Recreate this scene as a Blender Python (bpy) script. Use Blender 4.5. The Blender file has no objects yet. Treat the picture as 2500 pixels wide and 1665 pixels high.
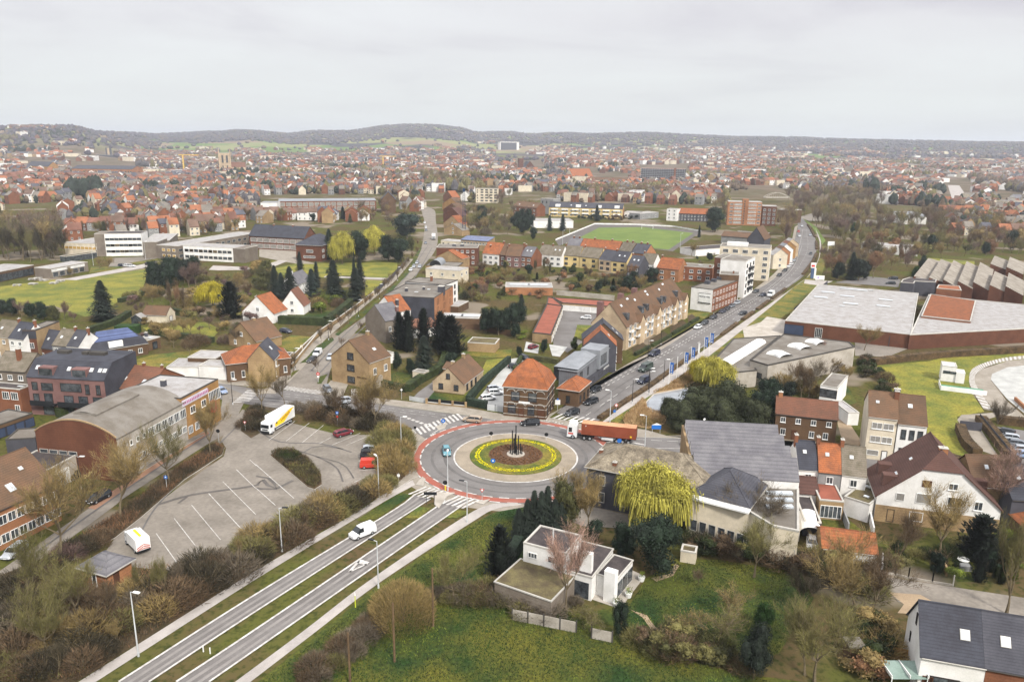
import bpy,bmesh,math,random
from mathutils import Vector,Matrix,noise
from mathutils.geometry import tessellate_polygon
rnd=random.Random(7)
sc=bpy.context.scene
#-- camera
F_,YH,ROLL,CH=1880.,347.,0.0112,65.
pt=math.atan((832.5-YH)/F_)
Fv=Vector((0,math.cos(pt),-math.sin(pt)));R0=Vector((1,0,0));U0=R0.cross(Fv)
Rv=math.cos(ROLL)*R0+math.sin(ROLL)*U0;Uv=-math.sin(ROLL)*R0+math.cos(ROLL)*U0
CAM=Vector((0,0,CH))
cd=bpy.data.cameras.new('camera');cam=bpy.data.objects.new('camera',cd);sc.collection.objects.link(cam)
cd.sensor_fit='HORIZONTAL';cd.sensor_width=36;cd.lens=36*F_/2500;cd.clip_start=1;cd.clip_end=40000
m=Matrix.Identity(4)
for i in range(3):
 m[i][0]=Rv[i];m[i][1]=Uv[i];m[i][2]=-Fv[i];m[i][3]=CAM[i]
cam.matrix_world=m;sc.camera=cam
#-- sky, sun, exposure
SUN_EL,SUN_AZ=math.radians(42),math.radians(150)
w=bpy.data.worlds.new('World');sc.world=w;w.use_nodes=True
nt=w.node_tree;nt.nodes.clear();N=nt.nodes.new;L=nt.links.new
out=N('ShaderNodeOutputWorld');bg=N('ShaderNodeBackground');bg.inputs[1].default_value=0.1
sky=N('ShaderNodeTexSky');sky.sky_type='NISHITA';sky.sun_disc=False;sky.sun_elevation=SUN_EL;sky.sun_rotation=SUN_AZ
tc=N('ShaderNodeTexCoord');sep=N('ShaderNodeSeparateXYZ');L(tc.outputs['Generated'],sep.inputs[0])
zz=N('ShaderNodeMath');zz.operation='ADD';zz.inputs[1].default_value=0.10;L(sep.outputs[2],zz.inputs[0])
zm=N('ShaderNodeMath');zm.operation='MAXIMUM';zm.inputs[1].default_value=0.02;L(zz.outputs[0],zm.inputs[0])
dx=N('ShaderNodeMath');dx.operation='DIVIDE';L(sep.outputs[0],dx.inputs[0]);L(zm.outputs[0],dx.inputs[1])
dy=N('ShaderNodeMath');dy.operation='DIVIDE';L(sep.outputs[1],dy.inputs[0]);L(zm.outputs[0],dy.inputs[1])
cb=N('ShaderNodeCombineXYZ');L(dx.outputs[0],cb.inputs[0]);L(dy.outputs[0],cb.inputs[1])
n1=N('ShaderNodeTexNoise');n1.inputs['Scale'].default_value=0.5;n1.inputs['Detail'].default_value=7;n1.inputs['Roughness'].default_value=.52;n1.inputs['Distortion'].default_value=.4
L(cb.outputs[0],n1.inputs['Vector'])
cr=N('ShaderNodeValToRGB');L(n1.outputs[0],cr.inputs[0])
e=cr.color_ramp.elements
e[0].position=.32;e[0].color=(4.7,4.55,4.9,1);e[1].position=.66;e[1].color=(6.1,6.2,6.25,1)
x=cr.color_ramp.elements.new(.47);x.color=(5.6,5.55,5.7,1)
zr=N('ShaderNodeMapRange');zr.inputs[1].default_value=0.12;zr.inputs[1].default_value=.2;zr.inputs[2].default_value=0.7;zr.inputs[3].default_value=1.0;zr.inputs[4].default_value=2.2;L(sep.outputs[2],zr.inputs[0])
hz=N('ShaderNodeMapRange');hz.inputs[1].default_value=0.0;hz.inputs[2].default_value=0.14;hz.inputs[3].default_value=.8;hz.inputs[4].default_value=0.0;L(sep.outputs[2],hz.inputs[0])
mh=N('ShaderNodeMix');mh.data_type='RGBA';L(hz.outputs[0],mh.inputs[0]);L(cr.outputs[0],mh.inputs[6]);mh.inputs[7].default_value=(5.3,5.6,5.5,1)
mz=N('ShaderNodeVectorMath');mz.operation='SCALE';L(mh.outputs[2],mz.inputs[0]);L(zr.outputs[0],mz.inputs['Scale'])
mx=N('ShaderNodeMix');mx.data_type='RGBA';mx.inputs[0].default_value=.95;L(sky.outputs[0],mx.inputs[6]);L(mz.outputs[0],mx.inputs[7])
L(mx.outputs[2],bg.inputs[0]);L(bg.outputs[0],out.inputs[0])
sd=bpy.data.lights.new('sun','SUN');sd.energy=3.2;sd.angle=math.radians(8);sd.color=(1,.95,.86)
sun=bpy.data.objects.new('sun',sd);sc.collection.objects.link(sun)
sv=Vector((math.sin(SUN_AZ)*math.cos(SUN_EL),math.cos(SUN_AZ)*math.cos(SUN_EL),math.sin(SUN_EL)))
sun.rotation_euler=sv.to_track_quat('Z','Y').to_euler()
sc.view_settings.view_transform='Standard';sc.view_settings.look='None';sc.view_settings.exposure=0.55;sc.view_settings.gamma=1
#-- helpers
def ray(x,y):return(Fv*F_+Rv*(x-1250)+Uv*(832.5-y))
def G(p,z=0.):
 d=ray(p[0],p[1]);t=(z-CH)/d.z
 return Vector((d.x*t,d.y*t,z))
def PX(v):
 q=Vector(v)-CAM;k=q.dot(Fv)
 if k<1:return(-9999,-9999)
 return(1250+F_*q.dot(Rv)/k,832.5-F_*q.dot(Uv)/k)
def tf(i,y0):return lambda x,y:(625*i+x/3.768,y0+y/3.768)
a0,a1,a2,a3=[tf(i,1250)for i in range(4)]
b0,b1,b2,b3=[tf(i,850)for i in range(4)]
c0,c1,c2,c3=[tf(i,500)for i in range(4)]
d0,d1,d2,d3=[tf(i,290)for i in range(4)]
def lin(v):
 v/=255.
 return v/12.92 if v<=.04045 else((v+.055)/1.055)**2.4
def col(r,g,b,k=1.):return tuple(min(.82,lin(q)*k)for q in(r,g,b))+(1,)
LMK=[];CHD={}
REG=[]
def lm(name,x,y):LMK.append((name,x,y))
def tag(o,label=None,cat=None,group=None,kind=None):
 if label:o['label']=label
 if cat:o['category']=cat
 if group:o['group']=group
 if kind:o['kind']=kind
 return o
def auto(o,desc,cat,px,py,group=None):
 best=min(LMK,key=lambda l:(l[1]-px)**2+((l[2]-py)*2)**2)
 ddx,ddy=px-best[1],py-best[2]
 rel=('right of' if ddx>0 else 'left of')if abs(ddx)>2*abs(ddy)else('in front of' if ddy>0 else 'behind')
 o['category']=cat
 if group:o['group']=group
 REG.append((desc+' '+rel+' the '+best[0],px,o))
 return o
ORD='first second third fourth fifth sixth seventh eighth ninth tenth eleventh twelfth'.split()
def finish_labels():
 g={}
 for l,px,o in REG:g.setdefault(l,[]).append((px,o))
 for l,v in g.items():
  v.sort(key=lambda t:t[0])
  for i,(px,o)in enumerate(v):
   if len(v)==1:o['label']=l
   else:
    n=ORD[i]if i<12 else '%dth'%(i+1)
    if i>=20:n='%d%s'%(i+1,{1:'st',2:'nd',3:'rd'}.get((i+1)%10,'th'))
    o['label']=l+(', leftmost' if i==0 else ', %s from left'%n)
class MB:
 def __init__(s):s.v=[];s.f=[];s.m=[]
 def poly(s,pts,mi=0):
  n=len(s.v);s.v+=[tuple(p)for p in pts];s.f.append(list(range(n,n+len(pts))));s.m.append(mi);return s
 def box(s,x0,x1,y0,y1,z0,z1,mi=0):
  n=len(s.v)
  s.v+=[(x0,y0,z0),(x1,y0,z0),(x1,y1,z0),(x0,y1,z0),(x0,y0,z1),(x1,y0,z1),(x1,y1,z1),(x0,y1,z1)]
  for f in((0,3,2,1),(4,5,6,7),(0,1,5,4),(1,2,6,5),(2,3,7,6),(3,0,4,7)):
   s.f.append([n+i for i in f]);s.m.append(mi)
  return s
 def prism(s,pts,z0,z1,mi=0,mt=None):
  n=len(s.v);k=len(pts);a=sum(pts[i][0]*pts[(i+1)%k][1]-pts[(i+1)%k][0]*pts[i][1]for i in range(k))
  if a<0:pts=pts[::-1]
  s.v+=[(p[0],p[1],z0)for p in pts]+[(p[0],p[1],z1)for p in pts]
  s.f.append([n+k+i for i in range(k)]);s.m.append(mi if mt is None else mt)
  for i in range(k):
   j=(i+1)%k;s.f.append([n+i,n+j,n+k+j,n+k+i]);s.m.append(mi)
  return s
 def tube(s,p,q,r0,r1=None,n=6,mi=0,cap=True):
  p=Vector(p);q=Vector(q);r1=r0 if r1 is None else r1;d=(q-p)
  if d.length<1e-6:return s
  d.normalize();a=d.orthogonal().normalized();b=d.cross(a);k=len(s.v)
  for c,r in((p,r0),(q,r1)):
   for i in range(n):
    t=2*math.pi*i/n;s.v.append(tuple(c+a*math.cos(t)*r+b*math.sin(t)*r))
  for i in range(n):
   j=(i+1)%n;s.f.append([k+i,k+j,k+n+j,k+n+i]);s.m.append(mi)
  if cap:s.f.append([k+n+i for i in range(n)]);s.m.append(mi);s.f.append([k+n-1-i for i in range(n)]);s.m.append(mi)
  return s
 def mesh(s,name,mats,flip=False,smooth=False):
  me=bpy.data.meshes.new(name)
  v=[(p[0],-p[1],p[2])for p in s.v]if flip else s.v
  f=[q[::-1]for q in s.f]if flip else s.f
  me.from_pydata(v,[],f)
  for mt in mats:me.materials.append(mt)
  if len(mats)>1:me.polygons.foreach_set('material_index',s.m)
  if smooth:me.polygons.foreach_set('use_smooth',[True]*len(s.f))
  me.update();return me
 def build(s,name,mats,parent=None,flip=False,loc=None,rz=0,smooth=False):
  if not isinstance(mats,(list,tuple)):mats=[mats]
  return link(name,s.mesh(name,mats,flip,smooth),parent,loc,rz)
def link(name,me,parent=None,loc=None,rz=0):
 o=bpy.data.objects.new(name,me);sc.collection.objects.link(o)
 if parent:o.parent=parent;CHD.setdefault(parent.name,[]).append(o)
 if loc is not None:o.location=loc
 if rz:o.rotation_euler[2]=rz
 return o
def empty(name,loc=(0,0,0),rz=0):
 o=bpy.data.objects.new(name,None);o.empty_display_size=.5;sc.collection.objects.link(o);o.location=loc;o.rotation_euler[2]=rz
 return o
def copytree(o,parent=None):
 c=o.copy();sc.collection.objects.link(c);c.parent=parent
 if parent:CHD.setdefault(parent.name,[]).append(c)
 for ch in list(CHD.get(o.name,[])):copytree(ch,c)
 return c
#-- materials
MC={}
def mat(name,c,var=.14,sc1=.35,sc2=5.,rough=.9,c2=None,rows=0,cols=0,bump=0,patch=.5,spec=.25,metal=0,rowk=.72,rand=.06,coord='Object'):
 if name in MC:return MC[name]
 m=bpy.data.materials.new(name);MC[name]=m;m.use_nodes=True;nt=m.node_tree;N=nt.nodes.new;L=nt.links.new
 b=nt.nodes['Principled BSDF'];b.inputs['Roughness'].default_value=rough;b.inputs['Specular IOR Level'].default_value=spec;b.inputs['Metallic'].default_value=metal
 tc=N('ShaderNodeTexCoord');oi=N('ShaderNodeObjectInfo')
 vec=tc.outputs[coord]
 add=N('ShaderNodeVectorMath');add.operation='MULTIPLY_ADD';L(oi.outputs['Random'],add.inputs[0]);add.inputs[1].default_value=(37,53,11);L(vec,add.inputs[2])
 n1=N('ShaderNodeTexNoise');n1.inputs['Scale'].default_value=sc1;n1.inputs['Detail'].default_value=5;n1.inputs['Roughness'].default_value=.6;L(add.outputs[0],n1.inputs['Vector'])
 n2=N('ShaderNodeTexNoise');n2.inputs['Scale'].default_value=sc2;n2.inputs['Detail'].default_value=3;L(add.outputs[0],n2.inputs['Vector'])
 c2=c2 or tuple(q*.78 for q in c[:3])+(1,)
 mr=N('ShaderNodeMapRange');mr.inputs[1].default_value=.5-patch*.25;mr.inputs[2].default_value=.5+patch*.25;L(n1.outputs[0],mr.inputs[0])
 mx=N('ShaderNodeMix');mx.data_type='RGBA';L(mr.outputs[0],mx.inputs[0]);mx.inputs[6].default_value=c;mx.inputs[7].default_value=c2
 m2=N('ShaderNodeMapRange');m2.inputs[1].default_value=.3;m2.inputs[2].default_value=.7;m2.inputs[3].default_value=1-var;m2.inputs[4].default_value=1+var;L(n2.outputs[0],m2.inputs[0])
 rr=N('ShaderNodeMapRange');rr.inputs[3].default_value=1-rand;rr.inputs[4].default_value=1+rand;L(oi.outputs['Random'],rr.inputs[0])
 mm=N('ShaderNodeMath');mm.operation='MULTIPLY';L(m2.outputs[0],mm.inputs[0]);L(rr.outputs[0],mm.inputs[1])
 fac=mm.outputs[0]
 sp=None
 for ax,per in((2,rows),(0,cols)):
  if per:
   if not sp:sp=N('ShaderNodeSeparateXYZ');L(vec,sp.inputs[0])
   mo=N('ShaderNodeMath');mo.operation='MODULO';ab=N('ShaderNodeMath');ab.operation='ADD';ab.inputs[1].default_value=1000*per
   L(sp.outputs[ax],ab.inputs[0]);L(ab.outputs[0],mo.inputs[0]);mo.inputs[1].default_value=per
   lt=N('ShaderNodeMapRange');lt.inputs[1].default_value=0;lt.inputs[2].default_value=per*.45;lt.inputs[3].default_value=rowk;lt.inputs[4].default_value=1.04
   L(mo.outputs[0],lt.inputs[0]);m3=N('ShaderNodeMath');m3.operation='MULTIPLY';L(fac,m3.inputs[0]);L(lt.outputs[0],m3.inputs[1]);fac=m3.outputs[0]
 vs=N('ShaderNodeVectorMath');vs.operation='SCALE';L(mx.outputs[2],vs.inputs[0]);L(fac,vs.inputs['Scale'])
 L(vs.outputs[0],b.inputs['Base Color'])
 if bump:
  bp=N('ShaderNodeBump');bp.inputs['Strength'].default_value=bump;bp.inputs['Distance'].default_value=.1;L(n2.outputs[0],bp.inputs['Height']);L(bp.outputs[0],b.inputs['Normal'])
 return m
HAZE=0.000115
A=.62
def brick(n,r,g,b,**k):return mat('brick_'+n,col(r,g,b,.72),var=.16,sc1=.25,sc2=7,c2=col(r*.86,g*.84,b*.84,.72),rows=.5,rowk=.9,rand=.1,**k)
M=dict(red=brick('red',146,96,70),dred=brick('dark_red',114,74,56),orange=brick('orange',184,130,92),tan=brick('tan',176,150,112),brown=brick('brown',112,88,66),purple=brick('purple',142,108,104),yellow=brick('yellow',186,144,90),greyb=brick('grey',138,128,116),cream=mat('cream_render',col(222,210,188,.85),.06,rand=.04),white=mat('white_render',col(232,230,228,.92),.05,rand=.03,c2=col(214,212,208,.92)),grey=mat('grey_render',col(150,150,150,.8),.06),dgrey=mat('dark_grey_paint',col(82,82,90,.8),.06),conc=mat('concrete',col(196,188,178,.75),.1,c2=col(170,162,150,.75)),beigeb=brick('beige',214,192,160),yel2=mat('pale_yellow_render',col(220,196,140,.8),.06),zinc=mat('zinc_cladding',col(120,122,128,.8),.05,cols=.55,rowk=.75,rough=.6),zincr=mat('zinc_roof',col(168,172,178,.6),.05,rough=.55),tor=mat('orange_roof_tiles',col(182,110,70,A),.2,sc1=.7,rows=.28,cols=.0,c2=col(148,94,66,A),rand=.12),tred=mat('red_brown_roof_tiles',col(144,98,78,A),.14,rows=.28,c2=col(124,90,74,A),rand=.12),tbr=mat('brown_roof_tiles',col(128,98,76,A),.14,rows=.28,c2=col(112,90,72,A),rand=.1),tmaro=mat('maroon_roof_tiles',col(110,80,72,A),.12,rows=.28,rand=.1),tgr=mat('mossy_grey_roof_tiles',col(140,130,116,A),.16,sc1=.6,rows=.28,c2=col(116,108,92,A),rand=.1),tsl=mat('slate_roof',col(92,92,100,A),.1,rows=.26,c2=col(78,78,86,A),rand=.12),tdk=mat('dark_slate_roof',col(82,84,94,A),.1,rows=.3,c2=col(70,70,78,A),rand=.1),tsg=mat('grey_slate_roof',col(136,134,138,A),.12,rows=.5,c2=col(118,116,122,A)),moss=mat('lichen_covered_roof',col(162,150,130,.62),.34,sc1=.6,sc2=3.4,c2=col(112,102,88,.62)),fgr=mat('grey_flat_roof',col(150,144,136,A),.1,sc1=.25,c2=col(126,118,108,A)),fwh=mat('pale_flat_roof',col(194,192,192,.66),.12,sc1=.45,patch=.7,c2=col(166,160,155,.66)),fdk=mat('dark_flat_roof',col(100,92,90,A),.2,sc1=.5,patch=.8,c2=col(64,58,60,A)),fmo=mat('mossy_flat_roof',col(128,118,82,A),.2,sc1=.5,c2=col(98,86,66,A)),fred=mat('red_felt_roof',col(176,104,84,A),.08,c2=col(158,94,76,A)),corr=mat('fibre_cement_roof',col(176,168,156,A),.12,c2=col(146,136,124,A),rows=.0),coping=mat('coping_stone',col(206,202,194,.75),.08),dcop=mat('dark_coping',col(84,80,76,.7),.08),wpaint=mat('white_paint',col(236,236,234,.95),.03),glass=mat('window_glass',col(62,68,74,.5),.3,sc1=.8,rough=.12,spec=.6,c2=col(110,116,122,.5),rand=.3),curt=mat('curtained_glass',col(176,172,166,.6),.15,rough=.2,spec=.5),dframe=mat('dark_frame',col(62,56,54,.7),.05),yellowp=mat('ochre_panel',col(208,170,96,.8),.06),bluedoor=mat('blue_grey_door',col(66,78,104,.8),.06),wdoor=mat('white_door',col(228,228,226,.9),.03),bdoor=mat('brown_door',col(96,64,46,.8),.05),skyl=mat('skylight_glass',col(216,224,232,.85),.05,rough=.15,spec=.6),solar=mat('solar_panel',col(88,100,138,.6),.1,rough=.2,cols=1.,rows=.6,rowk=1.6),black=mat('black_rubber',col(34,34,36,.7),.1,rough=.7),bmetal=mat('black_metal',col(44,46,50,.7),.05,rough=.5),galv=mat('galvanised_steel',col(205,208,210,.85),.05,rough=.5),wood=mat('weathered_wood',col(120,98,74,.7),.2),asph=mat('asphalt',col(150,146,144,.56),.08,sc1=.12,sc2=3,c2=col(130,125,122,.56),rand=0),asph2=mat('worn_asphalt',col(168,159,148,.58),.13,sc1=.14,sc2=1.6,patch=.7,c2=col(140,132,122,.58),rand=0),asphd=mat('dark_asphalt_patch',col(126,120,116,.55),.12,rand=0),lane=mat('ribbed_carriageway',col(150,145,142,.56),.1,sc1=.2,sc2=4,c2=col(132,127,124,.56),rand=0),track=mat('polished_wheel_track',col(170,164,160,.58),.06,sc1=.3,rand=0),pave=mat('paving',col(186,177,164,.58),.09,sc1=.3,sc2=2.5,c2=col(166,156,142,.58),rand=0),pathm=mat('concrete_path',col(206,198,192,.62),.06,sc1=.3,rand=0),brickpave=mat('red_brick_paving',col(176,136,112,.62),.1,rand=0),cobble=mat('pale_cobbles',col(188,174,154,.56),.12,sc2=6,rand=0),redlane=mat('red_cycle_surface',col(184,104,88,.6),.1,sc1=.5,c2=col(176,118,102,.6),rand=0),mark=mat('road_marking',col(226,224,220,.72),.16,sc1=1.2,c2=col(196,190,184,.66),rand=0),tyre=mat('tyre_darkened_asphalt',col(134,130,128,.54),.1,sc1=.4,rand=0),white_ground=mat('white_gravel',col(214,214,210,.62),.04,rand=0),grass=mat('grass',col(92,110,44,.54),.4,sc1=.16,sc2=2.4,c2=col(150,134,58,.56),rand=0,patch=.5),grassd=mat('meadow_grass',col(52,82,32,.46),.42,sc1=.1,sc2=2.2,c2=col(122,120,42,.46),rand=0,patch=.55),grassy=mat('yellow_lawn',col(162,154,60,.56),.36,sc1=.11,sc2=2.2,c2=col(116,126,50,.54),rand=0,patch=.5),pitch=mat('sports_turf',col(124,142,66,.64),.1,sc1=.06,sc2=1.,c2=col(104,126,56,.64),rand=0),soil=mat('brown_undergrowth',col(104,84,62,.55),.3,sc1=.3,sc2=2.2,c2=col(82,72,48,.55),rand=0),reed=mat('dry_reed',col(206,176,132,.66),.24,sc1=.5,sc2=3,c2=col(176,142,100,.66)),bark_mulch=mat('bark_mulch',col(124,94,72,.55),.25,sc2=5),flower=mat('yellow_flowers',col(246,226,10,.95),.2,sc2=6),water=mat('pond_water',col(176,182,190,.6),.04,rough=.08,spec=.7,rand=0),dirt=mat('bare_earth',col(196,172,142,.6),.12,rand=0),)
bark=mat('tree_bark',col(132,118,94,.62),.2);barkp=mat('pale_bark',col(176,162,140,.65),.2)
TW={k:mat('twigs_'+k,col(*c,.78),.25,sc1=.35,sc2=2,rand=.16,c2=col(*[q*.8 for q in c],.78))for k,c in dict(gold=(158,136,88),olive=(128,122,74),brown=(112,92,70),purple=(124,100,94),pink=(190,156,140),grey=(120,108,92),dark=(70,64,48),rust=(150,112,82)).items()}
LF={k:mat('leaves_'+k,col(*c,.62),.3,sc1=.5,sc2=2.4,rand=.14,c2=col(*[q*.66 for q in c],.62))for k,c in dict(fir=(52,62,52),spruce=(62,76,70),pine=(78,84,58),ever=(50,66,50),hedge=(68,80,42),laurel=(54,86,36),willow=(228,218,100),forsy=(222,206,64),lime=(140,156,64),brown=(112,90,62),moss=(96,96,58)).items()}
print('core ok')
#-- landmarks used in labels
for n,x,y in(('roundabout',1259,1114),('brick restaurant',1300,960),('zinc-clad office',1430,890),('yellow curtain lorry',680,1025),('arched warehouse',330,1010),('parking lot',620,1180),('brick kiosk',258,1380),('white recovery truck',340,1335),('dual carriageway',700,1500),('flat-roofed villa',1400,1380),('lower meadow',1250,1600),('villa garden',1720,1440),('mossy-roofed black house',1560,1150),('grey sawtooth hall',1850,1130),('white gabled house',2240,1210),('tall white house pair',2190,1060),('dark-roofed semi',2370,1540),('orange garage row',2060,1330),('brown brick house',1970,1030),('curved hatched road',2430,950),('tan corner house',870,880),('stone bungalow',1120,910),('slate-walled flats',1010,740),('orange-roofed barn',605,890),('purple brick flats',160,930),('big school lawn',180,740),('school tower block',300,600),('small garden house',360,770),('white gabled villa',655,740),('black-roofed school wing',680,590),('avenue of pollards',900,820),('red garage court',1320,770),('long cream apartments',1560,770),('main avenue',1750,800),('sports pitch',1560,575),('orange tower block',1830,520),('curved cream apartments',1820,620),('large white-roofed hall',2100,760),('sawtooth factory',2340,680),('grey concrete depot',1960,860),('wooded cutting',2150,600),('long glazed factory',780,500),('blue mast',1135,540),('terraced row',1450,640),('left-hand woods',90,600),('belfry',548,400),('dark office tower',255,385),('twin-faced tower block',1245,370),('brick church',1285,410),('scaffolded block',1620,430),('iron bridge',1897,485),('far blue shed',2067,430),('pale side street',2335,470)):lm(n,x,y)
#-- terrain
SKY=[(-400,312),(0,311),(60,309),(200,309),(222,320),(260,324),(330,326),(385,329),(430,326),(520,322),(600,318),(640,321),(700,327),(770,320),(850,321),(900,314),(940,308),(1000,304.5),(1060,306),(1110,310),(1160,323),(1250,323),(1290,329),(1380,325),(1440,328),(1500,326),(1580,324),(1640,328),(1700,331),(1800,335),(1950,336),(2000,339),(2100,342),(2250,345),(2400,348),(2900,350)]
def skyz(px):
 for(x0,y0),(x1,y1)in zip(SKY,SKY[1:]):
  if x0<=px<=x1:
   t=(px-x0)/(x1-x0);t=t*t*(3-2*t);return y0+(y1-y0)*t
 return 350
AZT=[]
def azinfo(az):
 px,_=PX((az*6000,6000,65));y=skyz(px)
 d1=3400 if px<210 else(3400+(px-210)*9 if px<420 else 5300)
 r=ray(px,y+2);hd=math.hypot(r.x,r.y)
 return px,d1,CH+d1*r.z/hd
AZC={}
def sst(t):t=max(0,min(1,t));return t*t*(3-2*t)
def terr(x,y):
 d=math.hypot(x,y)
 if d<1500 or y<100:return 0.
 k=round(x/y*60)/60.;
 if abs(k)>1.6:k=1.6 if k>0 else-1.6
 q=x/y*60;i=math.floor(q);f=q-i
 def gi(j):
  j=max(-90,min(90,j))
  if j not in AZC:AZC[j]=azinfo(j/60.)
  return AZC[j]
 A0,A1=gi(i),gi(i+1)
 h1=A0[2]*(1-f)+A1[2]*f;dd=A0[1]*(1-f)+A1[1]*f
 t=(d-1500)/(dd-1500)
 n=noise.noise(Vector((x/700,y/700,3.1)))*9*sst((t-.25)/.3)*(1-sst((t-.8)/.2))
 if t<=1:return h1*(.18*sst(t/.5)+.82*sst((t-.34)/.66))+n+1.8*noise.noise(Vector((x/90,y/90,1.)))*sst((t-.5)*3)
 return h1*(1-.35*sst((t-1)/.8))
def ground_mesh():
 mb=MB();rows=[];
 ds=[60,100,200,400,700,1000,1300]+[1500+i*70 for i in range(64)]+[6200,6800,7800,9500,14000]
 NA=220
 for d in ds:
  r=[]
  for i in range(NA+1):
   a=math.radians(-52+104*i/NA);x,y=math.sin(a)*d,math.cos(a)*d
   r.append(len(mb.v));mb.v.append((x,y,terr(x,y)))
  rows.append(r)
 for a,b in zip(rows,rows[1:]):
  for i in range(NA):mb.f.append([a[i],a[i+1],b[i+1],b[i]]);mb.m.append(0)
 mb.poly([(-400,-400,-.01),(400,-400,-.01),(400,300,-.01),(-400,300,-.01)],0)
 return mb
gm=bpy.data.materials.new('ground');gm.use_nodes=True;nt=gm.node_tree;N=nt.nodes.new;L=nt.links.new
b=nt.nodes['Principled BSDF'];b.inputs['Roughness'].default_value=1;b.inputs['Specular IOR Level'].default_value=0
tc=N('ShaderNodeTexCoord')
def nz(s,d=4,r=.6):
 n=N('ShaderNodeTexNoise');n.inputs['Scale'].default_value=s;n.inputs['Detail'].default_value=d;n.inputs['Roughness'].default_value=r;L(tc.outputs['Object'],n.inputs['Vector']);return n.outputs[0]
def mxr(f,a,bb,lo=0,hi=1):
 mr=N('ShaderNodeMapRange');mr.inputs[1].default_value=lo;mr.inputs[2].default_value=hi;L(f,mr.inputs[0])
 m=N('ShaderNodeMix');m.data_type='RGBA';L(mr.outputs[0],m.inputs[0])
 for q,i in((a,6),(bb,7)):
  if isinstance(q,tuple):m.inputs[i].default_value=q
  else:L(q,m.inputs[i])
 return m.outputs[2]
near=mxr(nz(.05),col(104,106,56,.6),col(110,94,68,.6),.42,.58)
near=mxr(nz(.9,5),near,col(74,80,44,.55),.48,.66)
near=mxr(nz(.022,3),near,col(150,138,122,.6),.56,.6)
sp=N('ShaderNodeSeparateXYZ');L(tc.outputs['Object'],sp.inputs[0])
vo=N('ShaderNodeTexVoronoi');vo.inputs['Scale'].default_value=.0042;L(tc.outputs['Object'],vo.inputs['Vector'])
sv_=N('ShaderNodeSeparateColor');L(vo.outputs['Color'],sv_.inputs[0])
fld=mxr(sv_.outputs[0],col(116,140,76,.62),col(156,158,108,.62),.5,.6)
fld=mxr(sv_.outputs[1],fld,col(160,140,118,.62),.78,.8)
wood=mxr(nz(.03,5),col(92,88,96,.6),col(72,72,78,.6),.4,.6)
hill=mxr(nz(.0016,3),fld,wood,.52,.55)
far_=N('ShaderNodeVectorMath');far_.operation='LENGTH';L(tc.outputs['Object'],far_.inputs[0])
town=mxr(nz(.02),col(136,120,106,.6),col(112,104,84,.6),.45,.55)
c_=mxr(far_.outputs['Value'],near,town,800,1300)
c_=mxr(far_.outputs['Value'],c_,hill,2500,3200)
L(c_,b.inputs['Base Color'])
gr=ground_mesh().build('ground',gm,smooth=True);tag(gr,kind='structure')
#-- flat sheets
def wp(pts,z=0.):return[G(p,z)if not isinstance(p,Vector)else p for p in pts]
def smooth(P,k=6):
 if len(P)<3:return P
 o=[];Q=[P[0]*2-P[1]]+P+[P[-1]*2-P[-2]]
 for i in range(1,len(Q)-2):
  a,b_,c,d=Q[i-1:i+3]
  for j in range(k):
   t=j/k;o.append(.5*((2*b_)+(c-a)*t+(2*a-5*b_+4*c-d)*t*t+(3*b_-a-3*c+d)*t**3))
 o.append(P[-1]);return o
SHN=[0]
def sheet(name,mt,pts,z,kind='structure',thick=0,mside=None,sm=False):
 SHN[0]+=1;z+=SHN[0]*.0004
 P=wp(pts);
 if sm:P=smooth(P+[P[0]])[:-1]
 mb=MB()
 if thick:mb.prism([(p.x,p.y)for p in P],z-thick,z,1 if mside else 0,0)
 else:
  for t in tessellate_polygon([[Vector((p.x,p.y,0))for p in P]]):
   q=[P[i]for i in t];a=(q[1]-q[0]).cross(q[2]-q[0]).z
   mb.poly([(p.x,p.y,z)for p in(q if a>0 else q[::-1])])
 o=mb.build(name,[mt]+([mside]if mside else[]))
 return tag(o,kind=kind)
def strip(name,mt,Lp,Rp,z,thick=0,mside=None,ext=(0,0)):
 a,b_=smooth(wp(Lp)),smooth(wp(Rp))
 for s in(a,b_):
  if ext[0]:s.insert(0,s[0]+(s[0]-s[1]).normalized()*ext[0])
  if ext[1]:s.append(s[-1]+(s[-1]-s[-2]).normalized()*ext[1])
 return sheet(name,mt,a+b_[::-1],z,thick=thick,mside=mside)
def lineset(name,mt,lines,z=.125):
 mb=MB()
 for pts,wd,dash,gap in lines:
  P=smooth(wp(pts));seg=[];dist=0
  cum=[0]
  for a,b_ in zip(P,P[1:]):cum.append(cum[-1]+(b_-a).length)
  def at(s):
   for i in range(len(P)-1):
    if s<=cum[i+1]or i==len(P)-2:
     t=(s-cum[i])/max(1e-6,cum[i+1]-cum[i]);return P[i].lerp(P[i+1],t),(P[i+1]-P[i]).normalized()
  s=0
  while s<cum[-1]-.05:
   e_=min(s+(dash or 3.),cum[-1]);p,d=at(s);q,d2=at(e_)
   n=Vector((-d.y,d.x,0))*wd/2;n2=Vector((-d2.y,d2.x,0))*wd/2
   mb.poly([(p-n)[:2]+(z,),(q-n2)[:2]+(z,),(q+n2)[:2]+(z,),(p+n)[:2]+(z,)])
   s=e_+(gap if dash else 0)
 return tag(mb.build(name,mt),kind='structure')
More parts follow.
